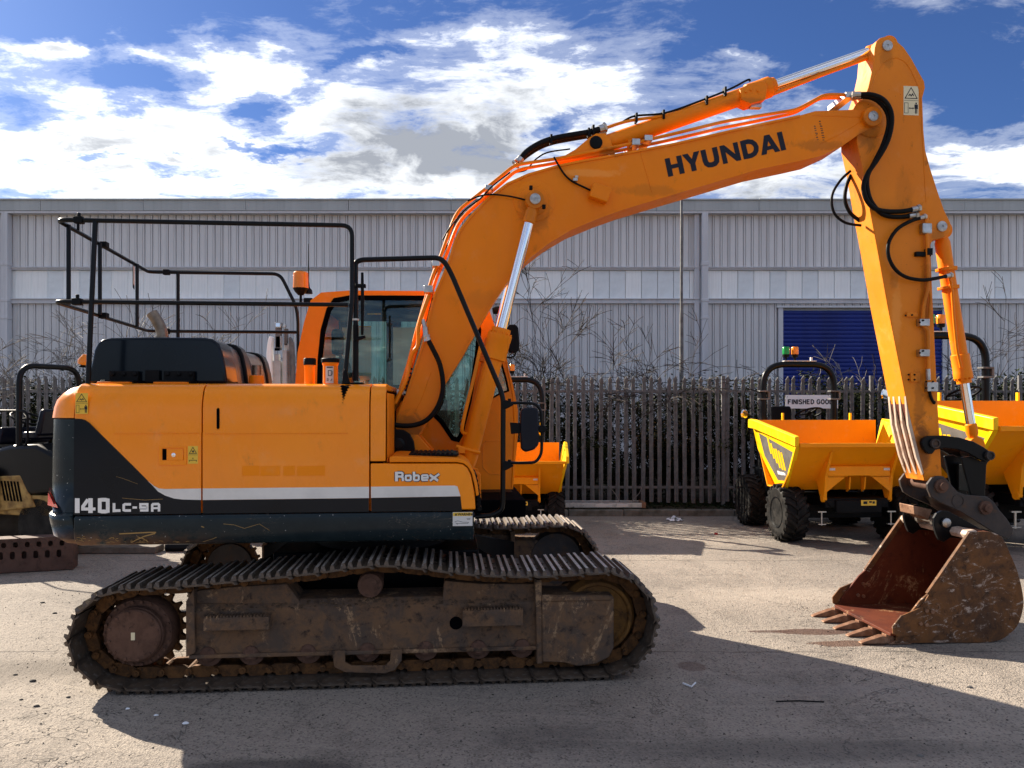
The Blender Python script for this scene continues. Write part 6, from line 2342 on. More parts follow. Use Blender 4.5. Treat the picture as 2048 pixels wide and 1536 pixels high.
arm = MB().prism(PL(arm_o, AN), AN, AF).build('dipper_arm', 'arm_paint', ex, bevel=.006, smooth=30)
c = L(1774, 92, AN)
MB().lathe([(0, .042), (.012, .042), (.014, .038), (.014, .01), (.009, .008)], (c.x, AN, c.z), (0, -1, 0), 24).build('arm_pin', 'pin_steel', arm, smooth=30)
c = L(1883, 453, AN)
MB().lathe([(0, .042), (.012, .042), (.014, .038), (.014, .01), (.009, .008)], (c.x, AN, c.z), (0, -1, 0), 24).build('arm_pin', 'pin_steel', arm, smooth=30)
# weld outline of the doubler plate
m = MB().tube(catmull([L(x_, y_, AN) for x_, y_ in ((1737, 190), (1752, 150), (1768, 126), (1790, 116), (1812, 126), (1830, 158), (1841, 195), (1844, 260), (1848, 330), (1852, 405))], 5), .0045, 5)
m.build('weld_bead', 'arm_paint', arm, smooth=60)
# boss round the boom pin
c = L(1742, 235, AN)
MB().lathe([(0, .16), (.008, .16), (.016, .15), (.03, .10)], (c.x, AN, c.z), (0, -1, 0), 32).build('pivot_boss', 'arm_paint', arm, smooth=30)
# front plate overlay edges + wear ribs low on the front face
ribs = MB()
fpts = [(1786, 806), (1796, 850), (1812, 915), (1827, 955)]
for vv_ in (-.395, -.315, -.235, -.168):
    pf_ = [L(x_ + 27, y_, AN) for x_, y_ in ((1785, 800), (1796, 850), (1812, 915), (1820, 945))]
    base_ = [(p.x, p.z) for p in pf_]
    out_ = [(p.x - .028, p.z) for p in pf_]
    out_[0] = (base_[0][0] - .004, base_[0][1] + .03)
    out_[-1] = (base_[-1][0] - .006, base_[-1][1] - .02)
    ribs.prism(base_ + out_[::-1], vv_ - .013, vv_ + .013)
ribs.build('wear_rib', 'worn_steel_sunlit', arm, bevel=.004)
m = MB()
pf_ = [L(x_ + 27.5, y_, AN) for x_, y_ in ((1787, 808), (1796, 850), (1812, 915), (1820, 945))]
m.prism([(p.x + .002, p.z) for p in pf_] + [(p.x - .006, p.z) for p in pf_[::-1]], AN + .004, AF - .004)
m.build('scuffed_plate', 'bucket_inner', arm)
sticker(1807, 173, 1837, 230, AN, arm, 'sticker_cream')
# arm pipes, clamps, brackets
MB().tube(fillet([L(x_, y_, AN - .03) for x_, y_ in ((1852, 430), (1855, 500), (1856, 575), (1847, 612), (1845, 650), (1856, 660), (1857, 745))], .05), .015, 10).build('arm_pipe', 'arm_paint', arm, smooth=60)
MB().tube(fillet([L(x_, y_, AN - .03) for x_, y_ in ((1853, 575), (1862, 590), (1858, 640))], .05), .012, 8).build('arm_pipe', 'arm_paint', arm, smooth=60)
m = MB()
for y_ in (645, 706):
    a, b = L(1838, y_ + 7, AN - .04), L(1858, y_ - 7, AN - .04)
    m.box(a.x, b.x, AN - .055, AN, a.z, b.z)
m.box(L(1848, 0, AN).x, L(1870, 0, AN).x, AN - .045, AN, L(0, 780, AN).z, L(0, 759, AN).z)
m.build('pipe_clamp', 'bare_steel', arm, bevel=.005)
m = MB()
for (x_, y_) in ((1838, 645), (1845, 641), (1838, 706), (1845, 702), (1852, 763), (1866, 763), (1852, 776), (1866, 776), (1822, 749), (1834, 749), (1822, 759), (1834, 759), (1816, 630), (1829, 629)):
    c = L(x_, y_, AN - .05)
    deep = .058 if x_ < 1846 and y_ in (645, 641, 706, 702) else (.048 if x_ > 1846 else .016)
    m.lathe([(0, .008), (.007, .007)], (c.x, AN - deep, c.z), (0, -1, 0), 8)
m.build('clamp_bolt', 'black_satin', arm)
m = MB()
for (x0, y0, x1, y1) in ((1811, 634, 1834, 625), (1819, 764, 1838, 746)):
    a, b = L(x0, y0, AN), L(x1, y1, AN)
    m.box(a.x, b.x, AN - .016, AN, a.z, b.z)
m.build('clamp_base', 'arm_paint', arm, bevel=.004)
MB().cyl(L(1856, 738, AN - .03), L(1857, 760, AN - .03), .018, seg=10).build('hose_coupling', 'bare_steel', arm)
hose([(1858, 780), (1862, 795), (1868, 806), (1868, 802)], AN - .02, .012, 'hose_stub', arm, fit=False)
m = MB().box(L(1828, 0, AN).x, L(1858, 0, AN).x, AN - .03, AN, L(0, 482, AN).z, L(0, 472, AN).z).box(L(1848, 0, AN).x, L(1858, 0, AN).x, AN - .05, AN, L(0, 480, AN).z, L(0, 465, AN).z)
m.build('pipe_bracket', 'black_satin', arm, bevel=.003)
m = MB().box(L(1838, 0, AN).x, L(1857, 0, AN).x, AN - .05, AN, L(0, 433, AN).z, L(0, 410, AN).z)
m.build('hose_manifold', 'bare_steel', arm, bevel=.008)
# S hoses
vv1 = [-.50, -.53, -.54, -.53, -.52, -.50, -.47, -.455, -.45, -.45, -.45, -.45, -.45]
hose([(1704, 190), (1740, 189), (1766, 199), (1781, 221), (1783, 250), (1774, 285), (1754, 320), (1735, 348), (1727, 375), (1735, 403), (1757, 420), (1800, 423), (1840, 416)], 0, .0185, parent=arm, vs_=vv1)
vv2 = [-.44, -.46, -.48, -.49, -.49, -.47, -.45, -.44, -.44, -.44, -.44, -.44, -.44]
hose([(1704, 194), (1738, 194), (1760, 205), (1775, 226), (1777, 252), (1767, 287), (1750, 322), (1735, 352), (1735, 380), (1744, 406), (1765, 428), (1795, 434), (1835, 430)], 0, .0185, parent=arm, vs_=vv2)
vl = [-.44, -.46, -.46, -.46, -.46, -.46, -.46, -.46, -.44, -.40]
hose([(1851, 433), (1822, 442), (1795, 458), (1778, 484), (1777, 512), (1790, 538), (1812, 554), (1845, 560), (1875, 556), (1903, 550)], 0, .0145, parent=arm, vs_=vl)
vk = [-.30, -.30, -.30, -.30, -.30, -.30]
hose([(1701, 342), (1680, 362), (1664, 392), (1668, 425), (1690, 445), (1722, 451)], -.28, .011, parent=arm, fit=False)
hose([(1702, 350), (1693, 372), (1690, 400), (1700, 425), (1720, 442)], -.22, .015, parent=arm, fit=False)

# bucket cylinder behind the arm
Ab = L(1948, 890, -.28)
Bb = L(1881, 462, -.28)
bcl = cylinder('bucket_cylinder', Ab, Bb, .315, .036, .058, .070, -.28, ex, foot=True)
MB().tube(fillet([L(x_, y_, -.355) for x_, y_ in ((1900, 555), (1904, 580), (1908, 640), (1914, 700), (1922, 735))], .05), .012, 8).build('cylinder_pipe', 'orange_paint', bcl, smooth=60)
m = MB()
for x_, y_, w_ in ((1889, 536, 19), (1893, 573, 22)):
    c = L(x_, y_, -.33)
    m.lathe([(-.012, .068), (.012, .068)], (L(x_, y_, -.28).x, -.28, c.z), (Bb - Ab), 20)
    m.box(c.x + .02, c.x + .10, -.35, -.31, c.z - .016, c.z + .016)
m.build('cylinder_band', 'orange_paint', bcl, bevel=.003)

# ---------------------------------------------------------------- linkage, hitch, bucket
la = [(1845, 886), (1848, 877), (1858, 872), (1890, 871), (1920, 875), (1948, 883), (1970, 895), (1984, 906), (1985, 918), (1977, 925), (1958, 918), (1938, 906), (1918, 899), (1890, 896), (1872, 900), (1866, 908), (1858, 908), (1849, 898)]
m = MB().prism(PL(la, -.46), -.455, -.415).prism(PL(la, -.46), -.145, -.105)
lk = m.build('rocker_link', 'black_paint', ex, bevel=.006, smooth=30)
for x_, y_, r_ in ((1869, 887, .038), (1978, 911, .036)):
    c = L(x_, y_, -.46)
    m = MB().lathe([(0, r_), (.03, r_), (.03, r_ * .7), (.02, r_ * .66)], (c.x, -.452, c.z), (0, -1, 0), 20)
    m.cyl((c.x, -.45, c.z), (c.x, -.10, c.z), r_ * .8, seg=16)
    m.build('link_pin', 'hitch_steel', lk, smooth=30)
tp = PL([(1920, 915), (1938, 912), (1960, 922), (1976, 918), (1970, 930), (1967, 990), (1972, 1012), (1962, 1022), (1946, 1010), (1938, 990)], -.38)
m = MB().prism(tp, -.40, -.375).prism(tp, -.185, -.16).prism(PL([(1938, 930), (1962, 930), (1960, 985), (1944, 985)], -.38), -.375, -.185)
m.build('tipping_link', 'black_paint', ex, bevel=.006)
# quick hitch plates
hp = [(1854, 980), (1852, 968), (1862, 955), (1872, 951.5), (1884, 952), (1896, 964), (1912, 983), (1928, 989), (1950, 991), (1972, 993), (1985, 1004), (1996, 1020), (2010, 1036), (2024, 1058), (2021, 1068), (2012, 1078), (1990, 1068), (1917, 1022), (1876, 1004), (1860, 994)]
m = MB().prism(PL(hp, -.46), -.48, -.45).prism(PL(hp, -.46), -.11, -.08).prism(PL([(1900, 1000), (1960, 1030), (2000, 1050), (2000, 1066), (1917, 1022)], -.46), -.45, -.11)
qh = m.build('quick_hitch', 'hitch_steel', ex, bevel=.006, smooth=30)
for x_, y_ in ((1881, 972), (1969.5, 1015)):
    c = L(x_, y_, -.48)
    MB().lathe([(0, .055), (.02, .055), (.022, .034), (.05, .032), (.052, .02)], (c.x, -.48, c.z), (0, -1, 0), 20).cyl((c.x, -.45, c.z), (c.x, -.1, c.z), .045, seg=16).build('hitch_pin', 'hub_rust', qh, smooth=30)
c = L(1916, 1002, -.48)
m = MB()
plate_holes(m, circ(c.x, c.z, .052, 24), [circ(c.x, c.z, .044, 24)], -.485, -.479)
m.build('hitch_ring_weld', 'hitch_steel', qh)
m = MB().prism(PL([(1830, 1012), (1868, 1020), (1860, 1042), (1850, 1035), (1832, 1030)], -.40), -.38, -.18)
m.build('hitch_latch', 'tooth_rust', qh, bevel=.005)

VB0, VB1 = -.72, .17
# ears
ear = [(1866, 1050), (1866, 1036), (1872, 1026), (1882, 1021), (1895, 1022), (1992, 1075), (1935, 1078), (1898, 1075), (1886, 1084), (1876, 1080), (1870, 1066)]
m = MB()
for vv_ in (-.50, -.10):
    m.prism(PL(ear, -.5), vv_ - .015, vv_ + .015)
# bucket shell
bp = [(1784, 1303), (1843, 1302), (1970, 1301.5), (2001, 1296), (2024, 1280), (2038, 1262), (2047, 1230), (2046, 1203), (2036, 1160), (2020, 1122), (2008, 1095), (1990, 1082), (1965, 1079), (1941, 1081)]
bp = bp[:2] + [(p.x, p.y) for p in catmull([Vector((a_, b_, 0)) for a_, b_ in bp[2:]], 3)]
sh_o = [Vector(p) for p in PL(bp, VB0)]
for q in sh_o[:3]:
    q.y = .004 if q.y < .03 else q.y
zsh = min(q.y for q in sh_o)
sh_o = [Vector((q.x, q.y - zsh + .004)) for q in sh_o]


def offs(pts, d):
    out = []
    n = len(pts)
    for i in range(n):
        t_ = (pts[min(i + 1, n - 1)] - pts[max(i - 1, 0)]).normalized()
        out.append(pts[i] + Vector((-t_.y, t_.x)) * d)
    return out


sh_i = offs(sh_o, .022)
bk_ = MB().prism([tuple(p) for p in sh_o] + [tuple(p) for p in reversed(sh_i)], VB0 + .02, VB1 - .02)
bucket = bk_.build('bucket', 'bucket_inner', ex, smooth=40, bevel=.003)
ears = m.build('bucket_ear', 'black_paint', bucket, bevel=.005, smooth=30)
for vv_ in (-.52,):
    c = L(1890.5, 1045, vv_)
    MB().lathe([(0, .036), (.02, .036), (.024, .028)], (c.x, vv_, c.z), (0, -1, 0), 20).build('bucket_pin', 'bare_steel', bucket, smooth=30)
c = L(1890.5, 1045, -.5)
MB().cyl((c.x, -.49, c.z), (c.x, -.11, c.z), .034, seg=18).lathe([(0, .06), (.03, .06)], (c.x, -.42, c.z), (0, 1, 0), 18).lathe([(0, .06), (.03, .06)], (c.x, -.22, c.z), (0, 1, 0), 18).build('bucket_pin_bar', 'bare_steel', bucket, smooth=30)
# side plates
side = [(1941, 1081), (1965, 1079), (1990, 1082), (2008, 1095), (2020, 1122), (2036, 1160), (2046, 1203), (2047, 1230), (2038, 1262), (2024, 1280), (2001, 1296), (1970, 1301.5), (1843, 1302), (1790, 1303), (1800, 1270), (1840, 1218), (1856, 1204), (1900, 1143)]
side = [(p.x, p.y) for p in catmull([Vector((a_, b_, 0)) for a_, b_ in side[:12]], 3)] + side[12:]
sp2 = [Vector(p) - Vector((0, zsh - .004)) for p in PL(side, VB0)]
for vv_, nm in ((VB0, 'near'), (VB1 - .02, 'far')):
    MB().prism([tuple(p) for p in sp2], vv_, vv_ + .02).build('bucket_side_plate', 'bucket_rust' if nm == 'near' else 'bucket_inner', bucket, bevel=.004, smooth=0)
    # edge strip thickening along the mouth
    e0, e1 = sp2[0], sp2[-2]
    d_ = (e1 - e0).normalized()
    n_ = Vector((-d_.y, d_.x))
    if n_.x > 0: n_ = -n_
    m = MB().prism([tuple(e0 + n_ * .010), tuple(e1 + n_ * .010), tuple(e1 - n_ * .035), tuple(e0 - n_ * .035)], vv_ - .006, vv_ + .026)
    m.build('mouth_edge_strip', 'bucket_rust', bucket, bevel=.003)
# side cutters
cut = [(1856, 1204), (1855, 1216), (1843, 1226), (1850, 1262), (1835, 1285), (1796, 1289), (1784, 1283), (1783, 1268), (1800, 1247), (1828, 1235), (1840, 1229)]
cp = [Vector(p) - Vector((0, zsh - .004)) for p in PL(cut, VB0)]
for vv_ in (VB0 - .016, VB1 + .001):
    o = MB().prism([tuple(p) for p in cp], vv_, vv_ + .015).build('side_cutter', 'bucket_rust', bucket, bevel=.004, smooth=0)
    b_ = MB()
    for x_, y_ in ((1850, 1236), (1862, 1238), (1838, 1262), (1850, 1264)):
        c = L(x_, y_, VB0)
        for s_, vq in ((-1, vv_),) if vv_ < 0 else ((-1, VB1 - .02),):
            b_.lathe([(0, .016), (.012, .014), (.012, .007)], (c.x, vq, c.z - zsh + .004), (0, -1, 0), 10)
    b_.build('cutter_bolt', 'tooth_rust', bucket)
# lip beam across the top
lp0 = sh_o[-1]
MB().prism([tuple(lp0 + Vector((-.012, -.055))), tuple(lp0 + Vector((.05, -.055))), tuple(lp0 + Vector((.075, .0))), tuple(lp0 + Vector((.05, .018))), tuple(lp0 + Vector((-.01, .012))), tuple(lp0 + Vector((-.03, -.02)))], VB0 + .012, VB1 - .012).build('bucket_lip_beam', 'worn_steel_sunlit', bucket, bevel=.008)
# cutting edge + teeth
ce = sh_o[0]
MB().prism([(ce.x - .02, .006), (ce.x + .16, .002), (ce.x + .16, .035), (ce.x + .03, .032)], VB0 + .005, VB1 - .005).build('cutting_edge', 'tooth_rust', bucket, bevel=.003)
tm = MB()
prof0 = [(.0, -.035, .035, .004, .055), (-.06, -.034, .034, .004, .060), (-.10, -.032, .032, .004, .048), (-.20, -.027, .027, .003, .020), (-.225, -.024, .024, .003, .009)]
tm.loft([[(x_, a_, z0_), (x_, b_, z0_), (x_, b_ * .9, z1_), (x_, a_ * .9, z1_)] for (x_, a_, b_, z0_, z1_) in prof0])
tm.loft([[(.07, -.03, .035), (.07, .03, .035), (.07, .02, .045), (.07, -.02, .045)], [(-.03, -.038, .004), (-.03, .038, .004), (-.03, .03, .072), (-.03, -.03, .072)]])
tmm = tm.mesh('bucket_tooth', 'tooth_rust')
for i in range(5):
    v_ = VB0 + .06 + i * (VB1 - VB0 - .12) / 4
    o = link(tmm, 'bucket_tooth', bucket, bevel=.003)
    o.location = (ce.x - .0, v_, .002)
    o.rotation_euler = (0, R(rt.uniform(-2, 1)), R(rt.uniform(-2, 2)))
# ================================================================== DUMPERS
def tyre_mesh(r=.39, w=.30):
    m = MB()
    prof = [(-w / 2 + .01, r * .52), (-w / 2, r * .62), (-w / 2 - .002, r * .82), (-w / 2 + .02, r * .91), (-w / 2 + .05, r * .935), (w / 2 - .05, r * .935), (w / 2 - .02, r * .91), (w / 2 + .002, r * .82), (w / 2, r * .62), (w / 2 - .01, r * .52)]
    m.lathe([(p[0] + w / 2, p[1]) for p in prof], (-w / 2, 0, 0), (1, 0, 0), 40)
    N_ = 20
    for i in range(N_):
        for sd_, off in ((-1, 0), (1, .5)):
            a = 2 * math.pi * (i + off) / N_
            # chevron lug: from shoulder to centre, raked
            pts = []
            for (xx, da, rr0, rr1) in ((sd_ * (w / 2 + .004), .0, r * .84, r * .965), (sd_ * w * .28, .10, r * .92, r * .998), (sd_ * w * -.02, .30, r * .925, r * 1.0)):
                ring_ = []
                hw = .030
                for (dw, rr_) in ((-hw, rr0), (hw, rr0), (hw * .75, rr1), (-hw * .75, rr1)):
                    an = a + da + dw / r
                    ring_.append((xx, math.cos(an) * rr_, math.sin(an) * rr_))
                pts.append(ring_)
            m.loft(pts)
    return m.mesh('tyre', 'tyre_rubber', smooth=30)


def rim_mesh(r=.39, w=.30):
    m = MB().lathe([(.0, r * .12), (.0, r * .16), (.03, r * .2), (.05, r * .40), (-.05, r * .48), (-.06, r * .54), (.30, r * .54), (.30, r * .3)], (-w / 2 + .06, 0, 0), (1, 0, 0), 28)
    for i in range(5):
        a = 2 * math.pi * i / 5
        m.lathe([(0, .012), (.02, .012)], (-w / 2 + .095, math.cos(a) * r * .28, math.sin(a) * r * .28), (-1, 0, 0), 6)
    return m.mesh('rim', 'black_paint', smooth=30)


TYM, RIM = tyre_mesh(), rim_mesh()


def make_dumper():
    root = thing('site_dumper', 'x', 'dumper')
    # skip ----------------------------------------------------------
    hw, hb = .95, .86
    yl, yb = -.74, .74                    # front lip, back top
    zl_, zb_ = 1.34, 1.62
    z0 = .70
    th = .02
    m = MB()
    # front slope, bottom, back as bent plate
    prof = [(yl, zl_), (-.10, z0), (.42, z0), (yb, 1.2), (yb, zb_)]
    inn = [(yl + .03, zl_ + .004), (-.08, z0 + th), (.40, z0 + th), (yb - th, 1.21), (yb - th, zb_)]
    n = len(prof)
    for i in range(n - 1):
        m.prismx([prof[i], prof[i + 1], inn[i + 1], inn[i]], -hb, hb)
    skip = m.build('skip', 'skip_orange_shaded', root, bevel=.004, smooth=0)
    # front lip roll
    MB().box(-hb - .03, hb + .03, yl - .035, yl + .02, zl_ - .04, zl_ + .012).build('front_lip', 'skip_orange_shaded', skip, bevel=.006)
    for s_ in (-1, 1):
        # flared side plate: lower edge at hb, top edge at hw
        def X(z): return s_ * (hb - .10 + (hw + .02 - hb + .10) * (z - z0) / (zb_ - z0))
        pts = [(-.06, z0), (.42, z0), (yb, 1.2), (yb, zb_), (yl + .03, zl_ + .02), (yl, zl_ - .02)]
        o_ = [(X(z), y, z) for y, z in pts]
        i_ = [(X(z) - s_ * th, y, z) for y, z in pts]
        k = len(pts)
        m = MB().add(o_ + i_, [tuple(range(k)), tuple(reversed(range(k, 2 * k)))] + [(j, j + k, (j + 1) % k + k, (j + 1) % k) for j in range(k)])
        sp_ = m.build('skip_side', 'skip_yellow_sunlit', skip, bevel=.003, smooth=0)
        # deep folded rim along the top edge
        x0_, x1_ = X(zb_), X(zl_)
        m = MB().loft([[(x0_ + s_ * .045, yb + .01, zb_ - .11), (x0_ + s_ * .045, yb + .01, zb_ + .01), (x0_ - s_ * .01, yb + .01, zb_ + .02), (x0_ - s_ * .01, yb + .01, zb_ - .11)],
                       [(x0_ + s_ * .045, yb - .22, zb_ - .12), (x0_ + s_ * .045, yb - .22, zb_ - .0), (x0_ - s_ * .01, yb - .22, zb_ + .01), (x0_ - s_ * .01, yb - .22, zb_ - .12)],
                       [(x1_ + s_ * .045, yl - .01, zl_ - .03), (x1_ + s_ * .045, yl - .01, zl_ + .09), (x1_ - s_ * .01, yl - .01, zl_ + .10), (x1_ - s_ * .01, yl - .01, zl_ - .03)]])
        m.build('skip_rim', 'skip_yellow_sunlit', skip, bevel=.006, smooth=0)
        # vertical post on the front corner
        m = MB().bar((X(zl_) + s_ * .004, yl + .01, zl_ + .02), (s_ * (hb - .06), -.08, z0), .035, .05)
        m.build('corner_strip', 'skip_yellow_sunlit', skip, bevel=.004)
        # grey chequer decal with yellow bars (one only per side)
        def face(y, z, off): return (X(z) + s_ * off, y, z)
        dp = [(.55, 1.44), (-.55, 1.22), (-.12, .82), (.22, .80), (.52, 1.12)]
        m = MB().add([face(y, z, .002) for y, z in dp], [tuple(range(5))])
        dc = m.build('grey_chequer_decal', 'drum_grey', skip, smooth=0, recalc=False)
        m = MB()
        for (y, za_, zb2) in ((.27, 1.16, 1.40), (.20, 1.10, 1.31), (.13, 1.04, 1.24), (.06, .98, 1.24), (-.02, .96, 1.22), (-.10, .96, 1.20)):
            m.add([face(y, za_, .004), face(y - .055, za_, .004), face(y - .055, zb2, .004), face(y, zb2, .004)], [(0, 1, 2, 3)])
        m.build('logo_bars', 'skip_yellow_sunlit', skip, smooth=0, recalc=False)
        m = MB()
        for (y, w_, za_, zb2) in ((.16, .05, .885, .935), (.10, .04, .885, .93), (.05, .05, .885, .93), (-.01, .05, .89, .93), (-.07, .03, .89, .925)):
            m.add([face(y, za_, .004), face(y - w_, za_, .004), face(y - w_, zb2, .004), face(y, zb2, .004)], [(0, 1, 2, 3)])
        m.build('logo_script', 'white_letter', skip, smooth=0, recalc=False)
    # tipping frame in front ----------------------------------------
    for s_ in (-1, 1):
        x_ = s_ * .43
        m = MB()
        for pa, pb in (((x_, yl + .06, zl_ - .06), (x_, -.42, .92)),):
            m.loft([[(x_ - .018, -.66, 1.24), (x_ + .018, -.66, 1.24), (x_ + .018, -.50, 1.20), (x_ - .018, -.50, 1.20)],
                    [(x_ - .018, -.50, .92), (x_ + .018, -.50, .92), (x_ + .018, -.18, .92), (x_ - .018, -.18, .92)],
                    [(x_ - .018, -.46, .60), (x_ + .018, -.46, .60), (x_ + .018, -.36, .60), (x_ - .018, -.36, .60)]])
        m.lathe([(0, .05), (.05, .05)], (x_ - .025, -.41, .62), (1, 0, 0), 16)
        m.build('tipping_arm', 'skip_orange_shaded', skip, bevel=.004, smooth=0)
        m = MB().loft([[(x_ * .95, -.49, .93), (x_ * .95, -.30, .93), (x_ * .95, -.30, .91), (x_ * .95, -.49, .91)], [(x_ * .35, -.49, .93), (x_ * .35, -.30, .93), (x_ * .35, -.30, .91), (x_ * .35, -.49, .91)]])
        m.add([(x_, -.48, .90), (x_ * .42, -.48, .90), (x_, -.48, .70), (x_, -.46, .90), (x_ * .42, -.46, .90), (x_, -.46, .70)], [(0, 1, 2), (5, 4, 3), (0, 3, 4, 1), (1, 4, 5, 2), (2, 5, 3, 0)])
        m.build('gusset', 'skip_orange_shaded', skip, smooth=0)
        m = MB().prismx([(-.46, .90), (-.44, .74), (-.36, .70), (-.34, .90)], s_ * .10 - .008, s_ * .10 + .008)
        m.build('ram_lug', 'skip_orange_shaded', skip, smooth=0)
        MB().box(s_ * .36 - .04, s_ * .36 + .04, -.5035, -.5015, .99, 1.02).build('decal', 'white_plate', skip)
    m = MB().prismx([(-.50, .92), (-.50, 1.04), (-.44, 1.06), (-.30, .96), (-.30, .92)], -.41, .41)
    m.build('cross_member', 'skip_orange_shaded', skip, bevel=.006, smooth=0)
    # chassis -------------------------------------------------------
    m = MB().box(-.42, .42, -.44, .5, .50, .62).box(-.30, .30, -.50, -.40, .44, .60).box(-.52, .52, -.10, .10, .32, .50).box(-.35, .35, .5, 1.9, .40, .85).box(-.40, .40, 1.0, 2.1, .5, 1.15)
    m.box(-.60, .60, 1.3, 1.6, .32, .52)
    m.loft([[(-.44, -.46, .60), (.44, -.46, .60), (.44, -.40, .60), (-.44, -.40, .60)], [(-.34, -.46, .50), (.34, -.46, .50), (.34, -.40, .50), (-.34, -.40, .50)]])
    ch = m.build('chassis', 'black_satin', root, bevel=.01, smooth=0)
    m = MB().box(.02, .22, -.506, -.502, .535, .605)
    o = m.build('warning_sticker', 'sticker_yellow', ch)
    MB().box(.05, .10, -.508, -.5065, .555, .59).box(.125, .16, -.508, -.5065, .57, .592).box(.17, .20, -.508, -.5065, .56, .59).build('sticker_print', 'black_letter', o)
    for s_ in (-1, 1):
        m = MB().cyl((s_ * .46, -.42, .27), (s_ * .46, -.42, .45), .012, seg=8).box(s_ * .46 - .055, s_ * .46 + .055, -.44, -.40, .44, .455).box(s_ * .46 - .05, s_ * .46 + .05, -.44, -.40, .28, .292)
        m.build('jack_pin', 'bare_steel', ch)
        MB().box(s_ * .52 - .09, s_ * .52 + .09, .95, 1.7, .84, .88).box(s_ * .62 - .02, s_ * .62 + .02, .9, 1.5, .45, .88).build('mudguard', 'black_paint', ch, bevel=.01)
    # wheels --------------------------------------------------------
    for (x_, y_) in ((-.75, 0), (.75, 0), (-.72, 1.42), (.72, 1.42)):
        ty = link(TYM, 'tyre', root)
        ty.location = (x_, y_, .387)
        ty.rotation_euler = (R(17 * (x_ + y_)), 0, R(180) if x_ > 0 else 0)
        link(RIM, 'rim', ty)
    # rollbar -------------------------------------------------------
    yR, hR, zR = 1.38, .55, 2.46
    m = MB().tube(fillet([(-hR, yR, .85), (-hR, yR, zR), (hR, yR, zR), (hR, yR, .85)], .34, 10), .047, 14)
    rb = m.build('rollbar', 'black_paint', root, smooth=60)
    m = MB()
    for s_ in (-1, 1):
        for z_ in (2.05, 1.93):
            m.box(s_ * hR - .075, s_ * hR + .075, yR - .06, yR + .06, z_ - .012, z_ + .012)
        m.box(s_ * hR + .055, s_ * hR + .085, yR - .05, yR + .03, 1.93, 2.05)
    m.build('rollbar_clamp', 'galvanised', rb, bevel=.004)
    MB().box(-.24, .26, yR - .04, yR + .04, zR + .046, zR + .058).box(.18, .21, yR - .015, yR + .015, zR + .058, zR + .11).build('beacon_plate', 'white_plate', rb)
    for x_, mt in ((-.20, 'green_lens'), (-.06, 'amber_lens')):
        MB().lathe([(0, .014), (.05, .016), (.055, .045), (.10, .052)], (x_, yR, zR + .055), (0, 0, 1), 16).build('beacon_base', 'black_satin', rb)
        MB().lathe([(0, .053), (.10, .055), (.115, .045)], (x_, yR, zR + .155), (0, 0, 1), 18).build('beacon_lens', mt, rb)
    m = MB().tube(fillet([(-hR - .02, yR, 2.02), (-.86, yR - .1, 2.10), (-.90, yR - .1, 1.95), (-.88, yR - .1, 1.75)], .04), .008, 6)
    m.build('mirror_stay', 'black_satin', rb)
    MB().lathe([(-.012, .05), (0, .075), (.012, .06)], (-.88, yR - .1, 1.70), (.5, -1, 0), 16).build('mirror', 'chrome', rb)
    m = MB()
    for s_ in (-1, 1):
        m.lathe([(0, .03), (.04, .04), (.05, .02)], (s_ * .50, yR - .35, 1.55), (0, -1, 0), 14)
        m.box(s_ * .50 - .012, s_ * .50 + .012, .74, .78, 1.5, 1.72)
    m.build('indicator_lamp', 'skip_yellow_sunlit', rb)
    # seat and steering wheel
    MB().box(-.32, .02, 1.2, 1.62, 1.12, 1.24).loft([[(-.34, 1.60, 1.2), (.02, 1.60, 1.2), (.02, 1.70, 1.2), (-.34, 1.70, 1.2)], [(-.32, 1.66, 1.82), (.0, 1.66, 1.82), (.0, 1.72, 1.82), (-.32, 1.72, 1.82)]]).build('seat', 'seat_fabric', root, bevel=.03, smooth=50)
    m = MB().cyl((.10, .95, 1.2), (.04, 1.08, 1.70), .025, seg=10)
    c0 = Vector((.03, 1.08, 1.71))
    nrm = Vector((-.1, .45, 1)).normalized()
    a_ = nrm.orthogonal().normalized()
    b_ = nrm.cross(a_)
    m.tube([c0 + (a_ * math.cos(t) + b_ * math.sin(t)) * .20 for t in [i * 2 * math.pi / 24 for i in range(24)]], .014, 8, closed=True)
    for t in (0, 2.1, 4.2):
        m.cyl(c0, c0 + (a_ * math.cos(t) + b_ * math.sin(t)) * .20, .012, seg=6)
    m.lathe([(0, .05), (.02, .05)], c0, nrm, 12)
    m.build('steering_wheel', 'black_satin', root, smooth=60)
    MB().box(-.36, .36, .82, .98, .85, 1.45).build('dash_panel', 'black_satin', root, bevel=.03)
    return root


DG = 'yellow site dumpers parked along the fence'
d1 = make_dumper()
d1.location = (4.46, 10.42, 0)
d1.rotation_euler = (0, 0, R(2.5))
tag(d1, 'yellow front-tip dumper with green and orange beacons parked under the FINISHED GOODS sign', 'dumper', DG)
do_split([o for o in bpy.data.objects if o.name.split('.')[0] in SPLIT])
d2 = dup_tree(d1)
d2.location = (6.66, 9.96, 0)
d2.scale = (1.17,) * 3
d2.rotation_euler = (0, 0, R(5))
tag(d2, 'larger yellow dumper cut off by the right edge behind the bucket linkage', 'dumper', DG)
d3 = dup_tree(d1)
d3.location = (.05, 11.25, 0)
d3.scale = (.78,) * 3
d3.rotation_euler = (0, 0, 0)
tag(d3, 'small yellow dumper half hidden behind the excavator cab and front mirror', 'dumper', DG)
for q in [c for c in bpy.data.objects if c.parent == d3 and c.name.startswith('rollbar')]:
    q.scale = (1, 1, 1.17)
